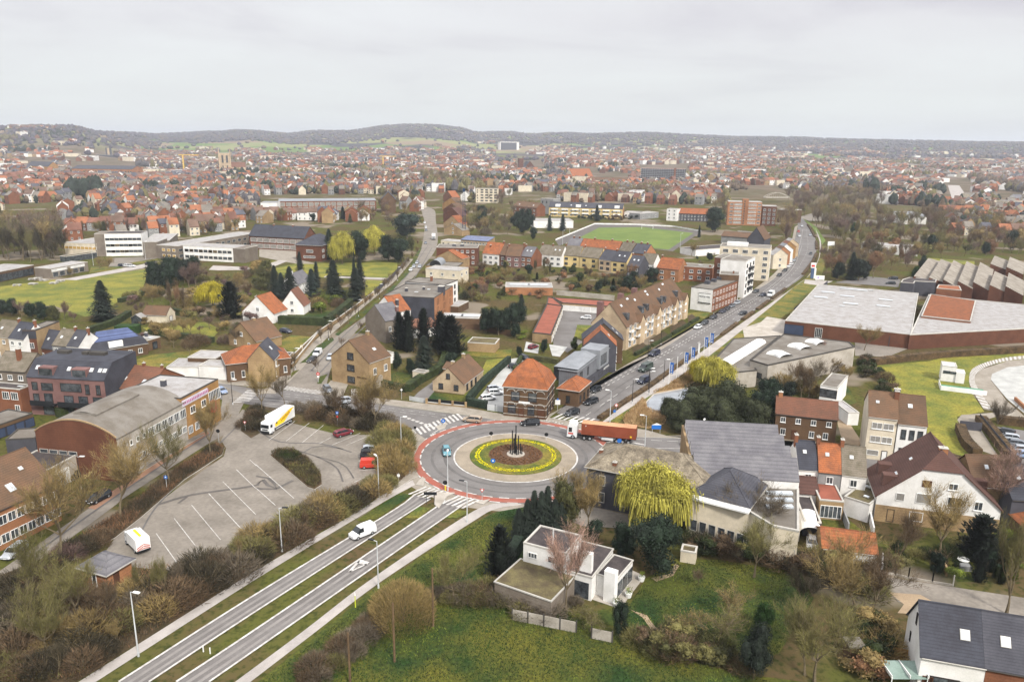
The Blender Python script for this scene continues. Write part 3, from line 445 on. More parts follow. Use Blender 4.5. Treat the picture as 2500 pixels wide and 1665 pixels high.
def bld(name,label,cat,A_,B_,C_,zr,h,roof,wall,rm,wn=(),r=3.,w=None,d=None,ov=.35,z0=0,sky=(),chim=(),group=None,cop='coping',px=None,inset=None,chm='red'):
 a,u,W,D,s=frame(A_,B_,C_,zr,w,d)
 root=empty(name,(a.x,a.y,0),math.atan2(u.y,u.x));fl=s<0
 B=dict(root=root,w=W,d=D,s=s,z0=0,h=h,fl=fl,a=a,u=u)
 ppx=PX(a+u*W/2+Vector((-u.y,u.x,0))*s*D/2+Vector((0,0,h/2)))
 if label:tag(root,label,cat,group);lm
 BN.append((name,round(W,1),round(D,1),[round(q)for q in ppx]))
 RM=M[rm]if isinstance(rm,str)else rm;WM=M[wall]
 mb=MB();top=h
 if roof in('gu','gv','av','mf','su','sv','saw','hh'):
  X=W if roof in('gv','av','sv','hh')else D;Ln=D if roof in('gv','av','sv','hh')else W
  al=roof in('gv','av','sv','hh')
  if roof in('gu','gv','hh'):prof=[(0,h),(X/2,h+r),(X,h)]
  elif roof=='av':prof=[(X*i/14,h+r*math.sin(math.pi*i/14)**.8)for i in range(15)]
  elif roof in('su','sv'):prof=[(0,h),(X,h+r)]
  elif roof=='mf':ins=inset or 3.5;prof=[(0,h),(ins,h+r),(X,h+r+.2)]
  elif roof=='saw':n=inset or 4;prof=[(0,h)]+sum([[(X*(i+.62)/n,h+r),(X*(i+1)/n,h)]for i in range(n)],[])
  P=(lambda t,l,z:(t,l,z))if al else(lambda t,l,z:(l,t,z))
  for l in(0,Ln):
   pts=[P(0,l,0)]+[P(t,l,z)for t,z in prof]+[P(X,l,0)]
   mb.poly(pts)
  mb.poly([P(0,0,0),P(0,0,prof[0][1]),P(0,Ln,prof[0][1]),P(0,Ln,0)]);mb.poly([P(X,0,0),P(X,0,prof[-1][1]),P(X,Ln,prof[-1][1]),P(X,Ln,0)])
  rb=MB();q=list(prof);e0=q[0];e1=q[-1]
  def ext(p,o_,amt):
   dx_,dz_=p[0]-o_[0],p[1]-o_[1];l_=math.hypot(dx_,dz_)or 1;return(p[0]+dx_/l_*amt,p[1]+dz_/l_*amt)
  if roof!='mf' or True:q[0]=ext(q[0],q[1],ov)
  if roof in('gu','gv','hh','av'):q[-1]=ext(q[-1],q[-2],ov)
  l0,l1=-ov*.6,Ln+ov*.6;th=.16
  def rq(p0,p1,la,lb):
   rb.poly([P(p0[0],la,p0[1]+th),P(p1[0],la,p1[1]+th),P(p1[0],lb,p1[1]+th),P(p0[0],lb,p0[1]+th)])
   rb.poly([P(p0[0],la,p0[1]+.02),P(p1[0],la,p1[1]+.02),P(p1[0],lb,p1[1]+.02),P(p0[0],lb,p0[1]+.02)])
   for l in(la,lb):rb.poly([P(p0[0],l,p0[1]+.02),P(p1[0],l,p1[1]+.02),P(p1[0],l,p1[1]+th),P(p0[0],l,p0[1]+th)])
  if roof=='hh':
   hi=inset or .42;t0=X/2*(1-hi);z0_=h+r*(1-hi);ri=2.6
   for sgn in(0,1):
    m_=(lambda t:t)if not sgn else(lambda t:X-t);e_=q[0]if not sgn else q[-1]
    rb.poly([P(e_[0],l0,e_[1]+th),P(m_(t0),l0,z0_+th),P(X/2,ri,h+r+th),P(X/2,l1,h+r+th),P(e_[0],l1,e_[1]+th)])
    rb.poly([P(e_[0],l0,e_[1]+th),P(e_[0],l1,e_[1]+th),P(e_[0],l1,e_[1]),P(e_[0],l0,e_[1])]);rb.poly([P(e_[0],l0,e_[1]+th),P(m_(t0),l0,z0_+th),P(m_(t0),l0,z0_-.1),P(e_[0],l0,e_[1]-.1)])
   rb.poly([P(t0,l0,z0_+th),P(X-t0,l0,z0_+th),P(X/2,ri,h+r+th)])
   mb=MB();pts=[P(0,0,0),P(0,0,h),P(t0,0,z0_),P(X-t0,0,z0_),P(X,0,h),P(X,0,0)];mb.poly(pts);mb.poly([P(0,Ln,0),P(0,Ln,h),P(X/2,Ln,h+r),P(X,Ln,h),P(X,Ln,0)])
   mb.poly([P(0,0,0),P(0,0,h),P(0,Ln,h),P(0,Ln,0)]);mb.poly([P(X,0,0),P(X,0,h),P(X,Ln,h),P(X,Ln,0)])
  else:
   for p0,p1 in zip(q,q[1:]):rq(p0,p1,l0,l1)
   for p in(q[0],q[-1]):rb.poly([P(p[0],l0,p[1]+.02),P(p[0],l1,p[1]+.02),P(p[0],l1,p[1]+th),P(p[0],l0,p[1]+th)])
  B['wall']=mb.build('wall',WM,root,fl);B['roof']=rb.build('roof',RM,root,fl)
  if roof in('gu','gv','hh'):
   c=MB();c.tube(P(X/2,l0,h+r+th),P(X/2 if roof!='hh' else X/2,l1,h+r+th),.11,n=5)if roof!='hh' else c.tube(P(X/2,2.6,h+r+th),P(X/2,l1,h+r+th),.11,n=5)
   c.build('ridge',RM,root,fl)
   for p in(q[0],q[-1]):MB().tube(P(p[0],0,p[1]-.02),P(p[0],Ln,p[1]-.02),.09,n=5).build('gutter',M['coping' if wall in('white','cream','tan','beigeb')else 'dcop'],root,fl)
  def zroof(x,y):
   t=x if al else y
   for p0,p1 in zip(prof,prof[1:]):
    if p0[0]-.01<=t<=p1[0]+.01:return p0[1]+(p1[1]-p0[1])*(t-p0[0])/max(.01,p1[0]-p0[0]),math.atan2(p1[1]-p0[1],p1[0]-p0[0]),al
   return h,0,al
 elif roof in('hip','man'):
  mb.box(0,W,0,D,0,h);rb=MB();mn=min(W,D)
  lv=[(-ov,h),(-ov,h+.12)]+([(.9,h+r*.42)]if roof=='man' else[])+[(mn/2-.02 if not inset else inset,h+r)]
  rects=[[(i,i,z),(W-i,i,z),(W-i,D-i,z),(i,D-i,z)]for i,z in lv]
  for p,q_ in zip(rects,rects[1:]):
   for i in range(4):rb.poly([p[i],p[(i+1)%4],q_[(i+1)%4],q_[i]])
  rb.poly(rects[-1]);rb.poly(rects[0][::-1])
  B['wall']=mb.build('wall',WM,root,fl);B['roof']=rb.build('roof',RM,root,fl)
  c=MB()
  for i in range(4):
   for p,q_ in zip(rects[1:],rects[2:]):c.tube(p[i],q_[i],.1,n=4)
  c.build('ridge',RM,root,fl)
  g=MB().box(-ov-.08,W+ov+.08,-ov-.08,-ov,h-.02,h+.13).box(-ov-.08,-ov,-ov,D+ov,h-.02,h+.13).box(W+ov,W+ov+.08,-ov,D+ov,h-.02,h+.13);g.build('gutter',M['coping'],root,fl)
  def zroof(x,y):
   i=min(x,y,W-x,D-y);mi=inset or mn/2;return h+r*min(1,i/mi),math.atan2(r,mi)if y<D/2 else-math.atan2(r,mi),False
 else:
  cb=MB();cw=.26;ph=.26;mb.box(0,W,0,D,0,h)
  for x0,x1,y0,y1 in((-.04,W+.04,-.04,cw),(-.04,W+.04,D-cw,D+.04),(-.04,cw,cw,D-cw),(W-cw,W+.04,cw,D-cw)):cb.box(x0,x1,y0,y1,h+.002,h+ph)
  B['wall']=mb.build('wall',WM,root,fl);B['roof']=MB().box(cw,W-cw,cw,D-cw,h+.003,h+.07).build('roof',RM,root,fl);cb.build('coping',M[cop],root,fl)
  def zroof(x,y):return h+.07,0,False
 B['z']=zroof
 wins(B,wn)
 for q in sky:
  fx,fy=q[0]*W,q[1]*D;sw,sh=(q[2],q[3])if len(q)>3 else(.8,1.1);z,an,alx=zroof(fx,fy)
  o=MB().box(-sw/2,sw/2,-sh/2,sh/2,-.02,.14).build('skylight',M['coping'],root);g=MB().box(-sw/2+.07,sw/2-.07,-sh/2+.07,sh/2-.07,.1,.17).build('pane',M['skyl'],o)
  o.location=(fx,s*fy,z+.13)
  if alx:o.rotation_euler=(0,-an,0)
  else:o.rotation_euler=(an*s,0,0)
 for q in chim:
  fx,fy,cw_,cd_,ch_=q[0]*W,q[1]*D,q[2],q[3],q[4];z=zroof(fx,fy)[0]
  c=MB().box(fx-cw_/2,fx+cw_/2,fy-cd_/2,fy+cd_/2,z-1.2,z+ch_).build('chimney',M[q[5]if len(q)>5 else chm],root,fl)
  MB().box(fx-cw_/2-.06,fx+cw_/2+.06,fy-cd_/2-.06,fy+cd_/2+.06,z+ch_+.002,z+ch_+.12).tube((fx,fy,z+ch_+.1),(fx,fy,z+ch_+.45),.13,.1,6).build('cap',M['coping'],c,fl)
 return B
def part(B,name,mb,mt):return mb.build(name,M[mt]if isinstance(mt,str)else mt,B['root'],B['fl'])
def pbld(name,label,pts,h,wall,rm,cop='coping',group=None):
 cat={'garage_row':'garage','concrete_depot':'depot','large_hall':'hall','tiled_hall_section':'hall','flat_annex':'annex','cream_workshop':'workshop'}.get(name,name.replace('_',' '))
 P=[G(p,h)for p in pts];o=P[0].copy();o.z=0;root=empty(name,o);tag(root,label,cat,group);Q=[(p.x-o.x,p.y-o.y)for p in P]
 a=sum(Q[i][0]*Q[(i+1)%len(Q)][1]-Q[(i+1)%len(Q)][0]*Q[i][1]for i in range(len(Q)))
 if a<0:Q=Q[::-1]
 MB().prism(Q,0,h).build('wall',M[wall],root);c=Vector((sum(q[0]for q in Q)/len(Q),sum(q[1]for q in Q)/len(Q)))
 def ins(k):
  o_=[]
  n=len(Q)
  for i in range(n):
   p=Vector(Q[i]);e1=(p-Vector(Q[i-1])).normalized();e2=(Vector(Q[(i+1)%n])-p).normalized();n1=Vector((-e1.y,e1.x));n2=Vector((-e2.y,e2.x));b_=(n1+n2);b_=b_/max(.3,b_.length_squared)*2
   o_.append(tuple(p+b_*k))
  return o_
 I=ins(.35);O=ins(-.05);MB().prism(I,h+.002,h+.06).build('roof',M[rm],root);cb=MB();n=len(Q)
 for i in range(n):
  j=(i+1)%n
  cb.poly([O[i]+(h+.26,),O[j]+(h+.26,),I[j]+(h+.26,),I[i]+(h+.26,)]);cb.poly([O[i]+(h-.05,),O[j]+(h-.05,),O[j]+(h+.26,),O[i]+(h+.26,)]);cb.poly([I[i]+(h+.06,),I[j]+(h+.06,),I[j]+(h+.26,),I[i]+(h+.26,)])
 cb.build('coping',M[cop],root)
 return dict(root=root,Q=Q,h=h,o=o)
def pwin(B,pA,pB,t,z,w,h,st):
 a,b_=G(pA,B['h']),G(pB,B['h']);u=(b_-a);u.z=0;ln=u.length;u.normalize();n=Vector((u.y,-u.x,0));
 p=a+u*ln*t-B['o'];p.z=z;fm,pm=winmesh(w,h,st)
 if n.dot(a-Vector((0,0,0)))>0:n=-n
 f=link({'g':'garage_door','b':'garage_door','k':'door','y':'wall_panel','o':'door'}.get(st,'window'),fm,B['root'],p,math.atan2(n.x,-n.y));link('pane' if st not in 'gbkyo' else 'panel',pm,f)
def text(s,size,mt,name='lettering',parent=None,loc=(0,0,0),rot=(0,0,0),al='CENTER',ext=.02):
 cu=bpy.data.curves.new(name,'FONT');cu.body=s;cu.size=size;cu.extrude=ext;cu.align_x=al;cu.align_y='CENTER';cu.resolution_u=2
 t=bpy.data.objects.new(name,cu);sc.collection.objects.link(t);dg=bpy.context.evaluated_depsgraph_get();me=bpy.data.meshes.new_from_object(t.evaluated_get(dg));bpy.data.objects.remove(t)
 me.materials.clear();me.materials.append(mt);o=link(name,me,parent,loc);o.rotation_euler=rot
 return o
#-- buildings near the roundabout
H='house'
B=bld('arched_warehouse','brick warehouse with long curved grey roof beside the parking lot','warehouse',b0(322,765),b0(1070,832),b0(1665,490),9,9,'av','conc','fgr',r=3.,ov=.25,wn=[(0,4,[4.6],1.9,.9,'n',.02,.5),(1,3,[6.2],.8,1.,'w',.13,.4),(1,6,[5.6],2.4,2.,'W',.42,.99),(1,11,[2.2],1.5,1.4,'W',.14,.99)])
mb=MB();W_,D_=B['w'],B['d'];mb.poly([(0,-.03,0)]+[(W_*i/14,-.03,9+3.*math.sin(math.pi*i/14)**.8)for i in range(15)]+[(W_,-.03,0)]);part(B,'gable_wall',mb,'dred')
mb=MB()
for i in range(14):mb.tube((W_*i/14,-.05,9.2+3*math.sin(math.pi*i/14)**.8),(W_*(i+1)/14,-.05,9.2+3*math.sin(math.pi*(i+1)/14)**.8),.16,n=4)
part(B,'gable_coping',mb,'tan')
mb=MB();zt=12.25
for i in range(6):
 x0,x1=W_*(.36+.28*i/6),W_*(.36+.28*(i+1)/6);z0_,z1_=[zt+.45*math.sin(math.pi*j/6)for j in(i,i+1)];mb.poly([(x0,3,z0_),(x1,3,z1_),(x1,D_-6,z1_),(x0,D_-6,z0_)])
mb.box(W_*.36,W_*.64,3,3.1,zt-.3,zt+.25);mb.box(W_*.64-.05,W_*.64+.05,3.1,D_-6,zt-.6,zt);part(B,'roof_monitor',mb,'fgr')
B=bld('shop_building','yellow brick flat-roofed shop at the end of the arched warehouse','shop',b0(1662,470),b0(2006,290),b0(1520,228),10,10,'flat','yellow','fwh',cop='dcop',wn=[(0,2,[5.6],1.8,1.6,'w',.12,.7),(0,1,[5.6],4.6,2.6,'W',.72,1.),(0,3,[1.2],1.6,1.8,'W',.08,.6),(1,4,[1.2,5.5],1.6,1.8,'w')],chim=[(.5,.6,1.,1.,1.4,'dgrey')])
mb=MB().box(.2,B['w']*.68,-.12,-.01,8.1,9.5);o=part(B,'sign_board',mb,mat('sign_lilac',col(214,206,216,.85)))
mb=MB()
for i in range(16):mb.box(.6+i*.62,.95+i*.62,-.16,-.12,8.5,9.1)
mb.build('lettering',mat('sign_pink',col(190,110,160,.8)),o,B['fl'])
mb=MB().box(B['w']*.72,B['w']*.8,-1.,-.1,3.4,6.);part(B,'hanging_sign',mb,mat('sign_red',col(190,90,74,.8)))
bld('tiled_house','red-brown tiled house behind the yellow brick shop',H,b0(1040,360),b0(1345,395),b0(1515,235),6,6,'gu','red','tred',r=3.8,sky=[(.15,.2),(.75,.18)],chim=[(.4,.5,.6,.6,.9),(.95,.5,.5,.5,.8)],wn=[(0,3,[3.6],1.,1.2,'w')])
B=bld('apartment_block','purple brick flats with dark slate mansard and balconies','apartment block',b0(245,262),b0(958,300),b0(1150,110),9.5,9.5,'mf','purple','tdk',r=3.4,d=13,inset=3.6,ov=.2,sky=[(.09,.14,.9,1.1),(.15,.14,.9,1.1),(.5,.14,.9,1.1),(.79,.14,.9,1.1),(.9,.14,.9,1.1),(.96,.14,.9,1.1)],wn=[(0,1,[6.3,3.4],1.5,2.,'D',.04,.14),(0,1,[6.3],3.,1.9,'D',.16,.34),(0,1,[3.2],2.2,2.4,'D',.16,.34),(0,1,[6.3],5.4,2.1,'D',.42,.7),(0,2,[6.0],1.1,2.3,'d',.7,.98),(0,3,[3.3],2.4,2.,'D',.42,.98),(0,3,[.2],2.8,2.3,'D',.1,.9)])
for f in(.24,.67):
 mb=MB().box(B['w']*f-1.9,B['w']*f+1.9,.4,2.6,9.8,11.9);part(B,'roof_terrace',mb,'purple');mb=MB().box(B['w']*f-1.7,B['w']*f+1.7,.3,.41,9.8,11.6);part(B,'terrace_opening',mb,'glass')
for f0,f1 in((.06,.36),(.42,.97)):part(B,'balcony',MB().box(B['w']*f0,B['w']*f1,-1.6,0,2.9,3.15).box(B['w']*f0,B['w']*f1,-1.65,-1.6,3.15,4.2),'bmetal')
m_=MB();m_.poly([(B['w']+.04,-.1,0),(B['w']+.04,13,0),(B['w']+.04,13,13),(B['w']+.04,3.6,13),(B['w']+.04,-.1,9.6)]);part(B,'slate_cladding',m_,'tdk')
for fx,ww in((.12,3.),(.45,1.5),(.55,4)):part(B,'roof_vent',MB().box(B['w']*fx,B['w']*fx+ww,8,9.5,13.1,13.9),'dcop')
B=bld('brick_house','red brick back extension with white windows left of the purple flats',H,b0(-120,360),b0(180,385),b0(240,338),6.2,6.2,'flat','red','fdk',wn=[(0,2,[3.6],1.9,1.9,'W',.42,.95),(0,1,[.9],1.3,1.4,'w',.75,.97)],sky=[(.85,.5,1.6,.6)])
bld('brick_house','small grey-tiled house with tall brick chimney at the left edge',H,b0(-60,195),b0(230,215),b0(330,70),9,9,'gu','greyb','tgr',d=9,r=3.4,chim=[(.6,.3,.9,.9,2.8)],wn=[(0,3,[6.6],1.3,1.3,'w')])
B=bld('garage_row','grey-roofed brick garages with blue-grey doors at the left edge','garage',b0(-260,800),b0(300,605),b0(120,553),3,3,'flat','brown','fgr',cop='dcop',wn=[(0,6,[.1],2.6,2.2,'b',.05,1.)])
bld('garden_shed','dark shed with grey flat roof behind the arched warehouse','shed',b0(50,848),b0(322,832),b0(322,740),3,3,'flat','dgrey','fgr',cop='dcop')
B=bld('workshop','grey flat-roofed workshop against the arched warehouse gable','workshop',b0(440,1130),b0(720,978),b0(350,940),4.6,4.6,'flat','conc','fdk',wn=[(0,1,[.2],4.6,3.2,'g',.1,.6)])
text('DUPONK',1.1,mat('sign_cream',col(220,204,140,.85)),'lettering',B['root'],(B['w']*.9,-3.2,1.4),(math.pi/2,0,0));
B=bld('office_building','brown-tiled brick building with yellow end bays at the left edge','office building',b0(-420,1665),b0(520,1243),b0(270,985),7,7,'gu','orange','tbr',d=13,r=5.5,sky=[(.62,.15,1.2,1.6),(.82,.3,.7,.7)],wn=[(0,9,[1.,4.2],1.4,1.6,'W',.2,1.)],chim=[(.62,.6,1.3,1.,1.2)])
bld('brick_kiosk','small square orange brick kiosk with grey pyramid roof in the bushes','kiosk',a0(742,508),a0(980,575),a0(1165,430),2.8,2.8,'hip','orange','tsg',r=1.9,ov=.5,wn=[(0,1,[.4],.9,2.,'w',.4,.6),(1,1,[.3],1.,2.,'k',.2,.5)])
B=bld('restaurant','ornate striped brick restaurant with bright orange mansard roof','restaurant',b1(2278,352),b2(318,388),b2(428,318),7.6,7.6,'man','brown','tor',r=6.2,d=9.5,ov=.3,sky=[(.42,.09,.8,.9),(.5,.32,.7,.9)],wn=[(0,2,[4.3],2.1,2.3,'D',.08,.88),(0,1,[1.],2.,2.2,'D',.1,.3),(0,1,[.2],1.3,2.5,'k',.36,.48),(0,1,[1.],1.7,2.1,'d',.55,.75),(0,1,[.2],1.8,2.7,'k',.8,.98),(1,2,[4.3],1.2,2.1,'D'),(1,3,[1.],1.2,2.1,'d')],chim=[(.2,.8,.8,.8,.8)])
mb=MB();W_,D_=B['w'],B['d']
for z in(.7,2.5,3.6,5.4,7.25):mb.box(-.05,W_+.05,-.05,0,z,z+.14);mb.box(W_,W_+.05,0,D_,z,z+.14)
for k,xs in((0,(.18,.4,.62,.86)),):
 for f in xs:
  for z in(3.2,6.5):
   for i in range(6):
    t0,t1=math.pi*i/6,math.pi*(i+1)/6;mb.tube((W_*f+1.05*math.cos(t0),-.06,z+.7*math.sin(t0)),(W_*f+1.05*math.cos(t1),-.06,z+.7*math.sin(t1)),.09,n=4)
part(B,'stone_bands',mb,'coping')
mb=MB().box(W_*.36,W_*.62,-.12,-.06,3.75,4.25);part(B,'name_board',mb,'wpaint')
bld('restaurant_annex','low orange-roofed brick annex right of the brick restaurant','annex',b2(425,372),b2(535,388),b2(560,350),4.2,4.2,'hip','brown','tor',w=5.5,d=9,r=2.2,wn=[(1,3,[.9],1.,1.8,'d'),(0,1,[.9],1.,1.8,'d')],px=None)
B=bld('zinc_office','angular grey zinc-clad office on the avenue corner','office building',b2(432,195),b2(603,220),b2(928,45),6.8,6.8,'su','zinc','zincr',r=.6,d=29,wn=[(1,1,[3.6],1.9,2.6,'D',.03,.15),(1,1,[4.],.9,2.2,'D',.24,.3),(1,1,[.3],3.5,2.6,'D',.02,.18),(1,3,[.9],3.,1.2,'o',.3,.95)])
W_,D_=B['w'],B['d']
mb=MB().box(W_-4.8,W_+.9,14.6,22,3.8,9.2);c=part(B,'cantilevered_box',mb,'zincr');mb=MB().box(W_+.91,W_+.96,15.4,20.4,4.6,7.6);mb.build('pane',M['glass'],c,B['fl'])
mb=MB().poly([(-1.5,0,7.45),(W_+.1,0,7.45),(W_*.5,13,9.2),(-1.5,15,8)]);mb.poly([(W_+.1,0,7.45),(W_+.1,14.5,7.9),(W_*.5,13,9.2)]);mb.poly([(-1.5,15,8),(W_*.5,13,9.2),(W_+.1,14.5,7.9)]);part(B,'folded_roof',mb,'zincr')
mb=MB().box(-1.5,-.02,0,15,3.8,7.3);part(B,'side_canopy',mb,'bmetal');mb=MB().box(W_+.01,W_+.06,0,D_,0,3.2);part(B,'dark_plinth',mb,'dgrey')
text('ACCOUNTANTS',.9,M['wpaint'],'lettering',B['root'],(W_+.1,24*B['s'],2.2),(math.pi/2,0,math.pi/2))
B=bld('mossy_house','black-painted house with lichen-mottled hipped roof by the roundabout',H,b2(692,1092),b2(1590,1262),b2(1885,1060),7.6,7.6,'hip','dgrey','moss',r=3.4,w=22,d=12,ov=.4,wn=[(0,5,[1.2,4.5],1.2,2.,'n',.04,.98),(3,3,[1.2,4.5],1.2,2.,'n')],chim=[(.22,.1,.7,.7,.7),(.03,.5,.6,.6,.9)])
B=bld('slate_roofed_hall','hall with four parallel grey slate roofs and white side coping','warehouse',b2(1680,1172),b3(287,1232),b3(262,815),8,8,'saw','white','tsg',r=3.,inset=4,ov=.1)
mb=MB().box(-.5,-.05,0,B['d'],0,9.2);part(B,'side_wall',mb,'tan');
B=bld('hipped_annex','slate-hipped cream annex below the grey sawtooth hall','annex',b2(1625,1335),b2(2190,1480),b2(2290,1330),7,7,'hip','cream','tsl',r=3.6,d=12,ov=.1,wn=[(0,4,[1.],1.5,2.2,'n')])
part(B,'white_parapet',MB().box(-.4,B['w']+.2,-1.6,-.15,6.8,7.1),'wpaint')
B=pbld('cream_workshop','long cream workshop with dark windows and small flat roofs',[b2(1640,1400),b2(2190,1515),b3(40,1640),b3(285,1690),b3(282,1300),b3(0,1275),b2(2200,1440)],6.5,'cream','fgr')
for i in range(11):pwin(B,b2(1640,1400),b3(285,1690),.05+i*.09,1.2,1.3,2.1,'n')
for i in range(3):
 p=G(b3(105,1338+i*62),6.6)-B['o'];part_=MB().box(p.x-2.2,p.x+2.2,p.y-.5,p.y+.5,6.57,6.95).build('skylight',M['skyl'],B['root'])
for nm,A_,B_,rm,wl,lb in(('a',b3(285,1118),b3(464,1130),'tdk','white','black-roofed house, left end of the trio beside the sawtooth hall'),('b',b3(468,1140),b3(680,1162),'tor','grey','bright orange-roofed middle house of the trio beside the sawtooth hall'),('c',b3(682,1165),b3(908,1192),'tgr','white','grey mottled-roofed right house of the trio beside the sawtooth hall')):
 B=bld('terraced_house',lb,H,A_,B_,(B_[0]+5,B_[1]-60),6,6,'gu',wl,rm,d=10,r=3.9,ov=.12,wn=[(0,1,[3.9],1.2,1.4,'w',.25,.75)],chim=[(.02,.5,.6,.9,1.2)],sky=[(.4,.3,.7,.8)],group='three joined houses beside the sawtooth hall')
bld('back_extension','red-tiled low extension behind the black-roofed house of the trio','extension',b3(290,1330),b3(470,1345),b3(465,1250),3.4,3.4,'su','white','tmaro',r=1.4)
bld('back_extension','brown flat-roofed extension with glazed veranda behind the orange-roofed house','extension',b3(476,1400),b3(700,1420),b3(680,1215),3.6,3.6,'flat','tan','fred',wn=[(0,1,[.4],3.6,2.4,'W',.1,.9)],sky=[(.2,.8,.8,.8),(.7,.8,.8,.8)])
bld('back_extension','mossy flat-roofed extension behind the grey-roofed house','extension',b3(700,1370),b3(935,1445),b3(920,1290),3.4,3.4,'flat','white','fmo',d=9,sky=[(.35,.8,1.2,1.1),(.65,.3,1.,.7)])
bld('lean_to','dark grey lean-to roof between the trio back gardens','shed',a3(335,90),a3(490,105),b3(475,1350),2.6,2.6,'flat','dgrey','fdk',d=11)
B=bld('garage_row','orange-tiled double garage with dark and white doors','garage',a3(505,322),a3(1005,385),a3(1005,240),2.9,2.9,'gu','tan','tor',d=7,r=1.7,wn=[(0,1,[.1],3.6,2.3,'b',.1,.42),(0,1,[.1],3.6,2.3,'g',.6,.95)])
bld('brown_brick_house','two-storey brown brick farmhouse with rusty tiled roof',H,b3(75,595),b3(640,655),b3(652,540),6,6,'gu','brown','tred',d=7.5,r=2.8,wn=[(0,4,[4.],1.1,1.2,'w'),(0,2,[1.],1.1,1.5,'w',.5,.95),(0,1,[1.],1.1,1.5,'w',.08,.2),(0,1,[.1],1.1,2.3,'k',.28,.38)],chim=[(.06,.5,.9,.7,1.1,'orange')])
bld('white_garage','white garage with black louvred front and grey roof','garage',b3(482,345),b3(640,372),b3(570,235),5.4,5.4,'flat','white','fgr',d=13,wn=[(0,1,[2.6],4.2,2.2,'D'),(0,1,[.1],3.8,2.2,'g')])
bld('town_house','tall cream three-storey house with brown tiled roof, left of the white pair',H,b3(930,625),b3(1195,655),b3(1200,480),9.6,9.6,'gu','cream','tbr',d=11,r=4.,ov=.25,wn=[(0,2,[7.,4.],2.,1.4,'c',.12,.92),(0,1,[1.],2.3,1.2,'C',.12,.45),(0,1,[.1],1.1,2.2,'o',.6,.8)],chim=[(.97,.4,.9,.8,1.6)],sky=[(.3,.28,.7,.7)],group='white pair of tall houses')
bld('town_house','tall white house with arched dark windows, right of the white pair',H,b3(1200,692),b3(1465,720),b3(1458,490),8.8,8.8,'gu','white','tbr',d=12,r=4.6,ov=.25,wn=[(0,3,[5.4,1.3],1.,2.2,'D',.08,.95)],chim=[(.02,.55,1.2,.8,1.4,'dgrey')],sky=[(.45,.3,.9,1.)],group='white pair of tall houses')
B=bld('pergola','white slatted pergola roof beside the tall cream house','pergola',b3(740,600),b3(840,600),b3(920,480),3.,3.,'flat','white','fwh',d=9)
B=bld('gabled_house','big white gabled house with steep maroon tiled roof',H,b3(1005,1348),b3(1915,1460),b3(1860,1260),5.,5.,'hh','white','tmaro',w=19.5,d=11.5,r=8.6,inset=.34,ov=.5,sky=[(.3,.5,.6,.8),(.16,.3,1.,1.2)],chim=[(.52,.3,1.4,1.1,.6,'orange')],wn=[(0,1,[7.6],1.5,1.2,'k',.32,.46),(0,1,[7.6],1.5,1.2,'w',.52,.68),(0,1,[4.4],1.4,1.5,'C',.12,.26),(0,1,[4.4],2.4,1.9,'C',.3,.46),(0,1,[4.4],2.3,1.9,'w',.54,.72),(0,1,[4.4],1.3,1.6,'w',.76,.88),(0,1,[.2],1.2,2.4,'o',.08,.18),(0,1,[.9],2.2,1.8,'C',.26,.42)])
part(B,'brick_base',MB().box(-.06,B['w']+.06,-.06,-.005,0,3.2),'tan')
for fy in(.25,.7):part(B,'dormer',MB().box(1.,3.4,B['d']*fy-.9,B['d']*fy+.9,5.8,8.1),'tmaro')
part(B,'dormer',MB().box(B['w']-3.6,B['w']-.9,5.5,8,5.6,7.6),'tmaro')
bld('brick_house','tan-tiled house with pale brick wall right of the white gabled house',H,b3(1905,1265),b3(2190,1275),b3(2185,1010),6.5,6.5,'gu','tan','tbr',d=9,r=4,sky=[(.55,.3,.7,.9)])
bld('slate_house','dark slate-roofed house at the right edge',H,b3(2250,1385),b3(2600,1400),b3(2600,1120),6,6,'gu','dgrey','tdk',d=11,r=4.2,sky=[(.35,.3,.8,1.1)],wn=[(0,2,[1.],1.5,2.,'D')])
bld('shed','rust-roofed lean-to at the right edge above the poplar','shed',a3(2230,20),a3(2420,190),a3(2500,60),3,3,'su','brown','tor',r=1.2)
B=bld('semi_detached','white semi with long black tiled roof at the bottom right',H,a3(1415,1310),a3(2010,1415),a3(2000,935),5.2,5.2,'gu','white','tdk',d=8.6,r=4.7,ov=.4,sky=[(.69,.24,1.1,1.3)],wn=[(0,1,[.1],1.2,2.3,'k',.1,.2),(0,1,[.1],3.6,2.5,'D',.26,.52),(0,2,[.1],2.2,2.4,'D',.55,.85),(3,1,[6.6],.5,1.6,'D',.4,.6),(3,1,[3.],.4,1.4,'D',.2,.4)])
B=bld('semi_detached','grey-roofed brick half of the bottom right semi, cut by the frame',H,a3(2012,1417),a3(2700,1540),a3(2640,1060),5.2,5.2,'gu','red','tsl',d=8.6,r=4.7,ov=.4,sky=[(.28,.24,1.1,1.3)],wn=[(0,4,[.8],1.8,1.5,'W',.02,.9)])
B=bld('villa','white modernist flat-roofed villa with stepped roofs and broad chimneys','villa',a2(105,290),a2(500,392),a2(680,232),6.2,6.2,'flat','white','fdk',wn=[(0,1,[4.2],1.5,.9,'W',.15,.3),(0,1,[4.2],2.2,1.1,'W',.62,.85),(1,1,[4.],1.2,.9,'D')])
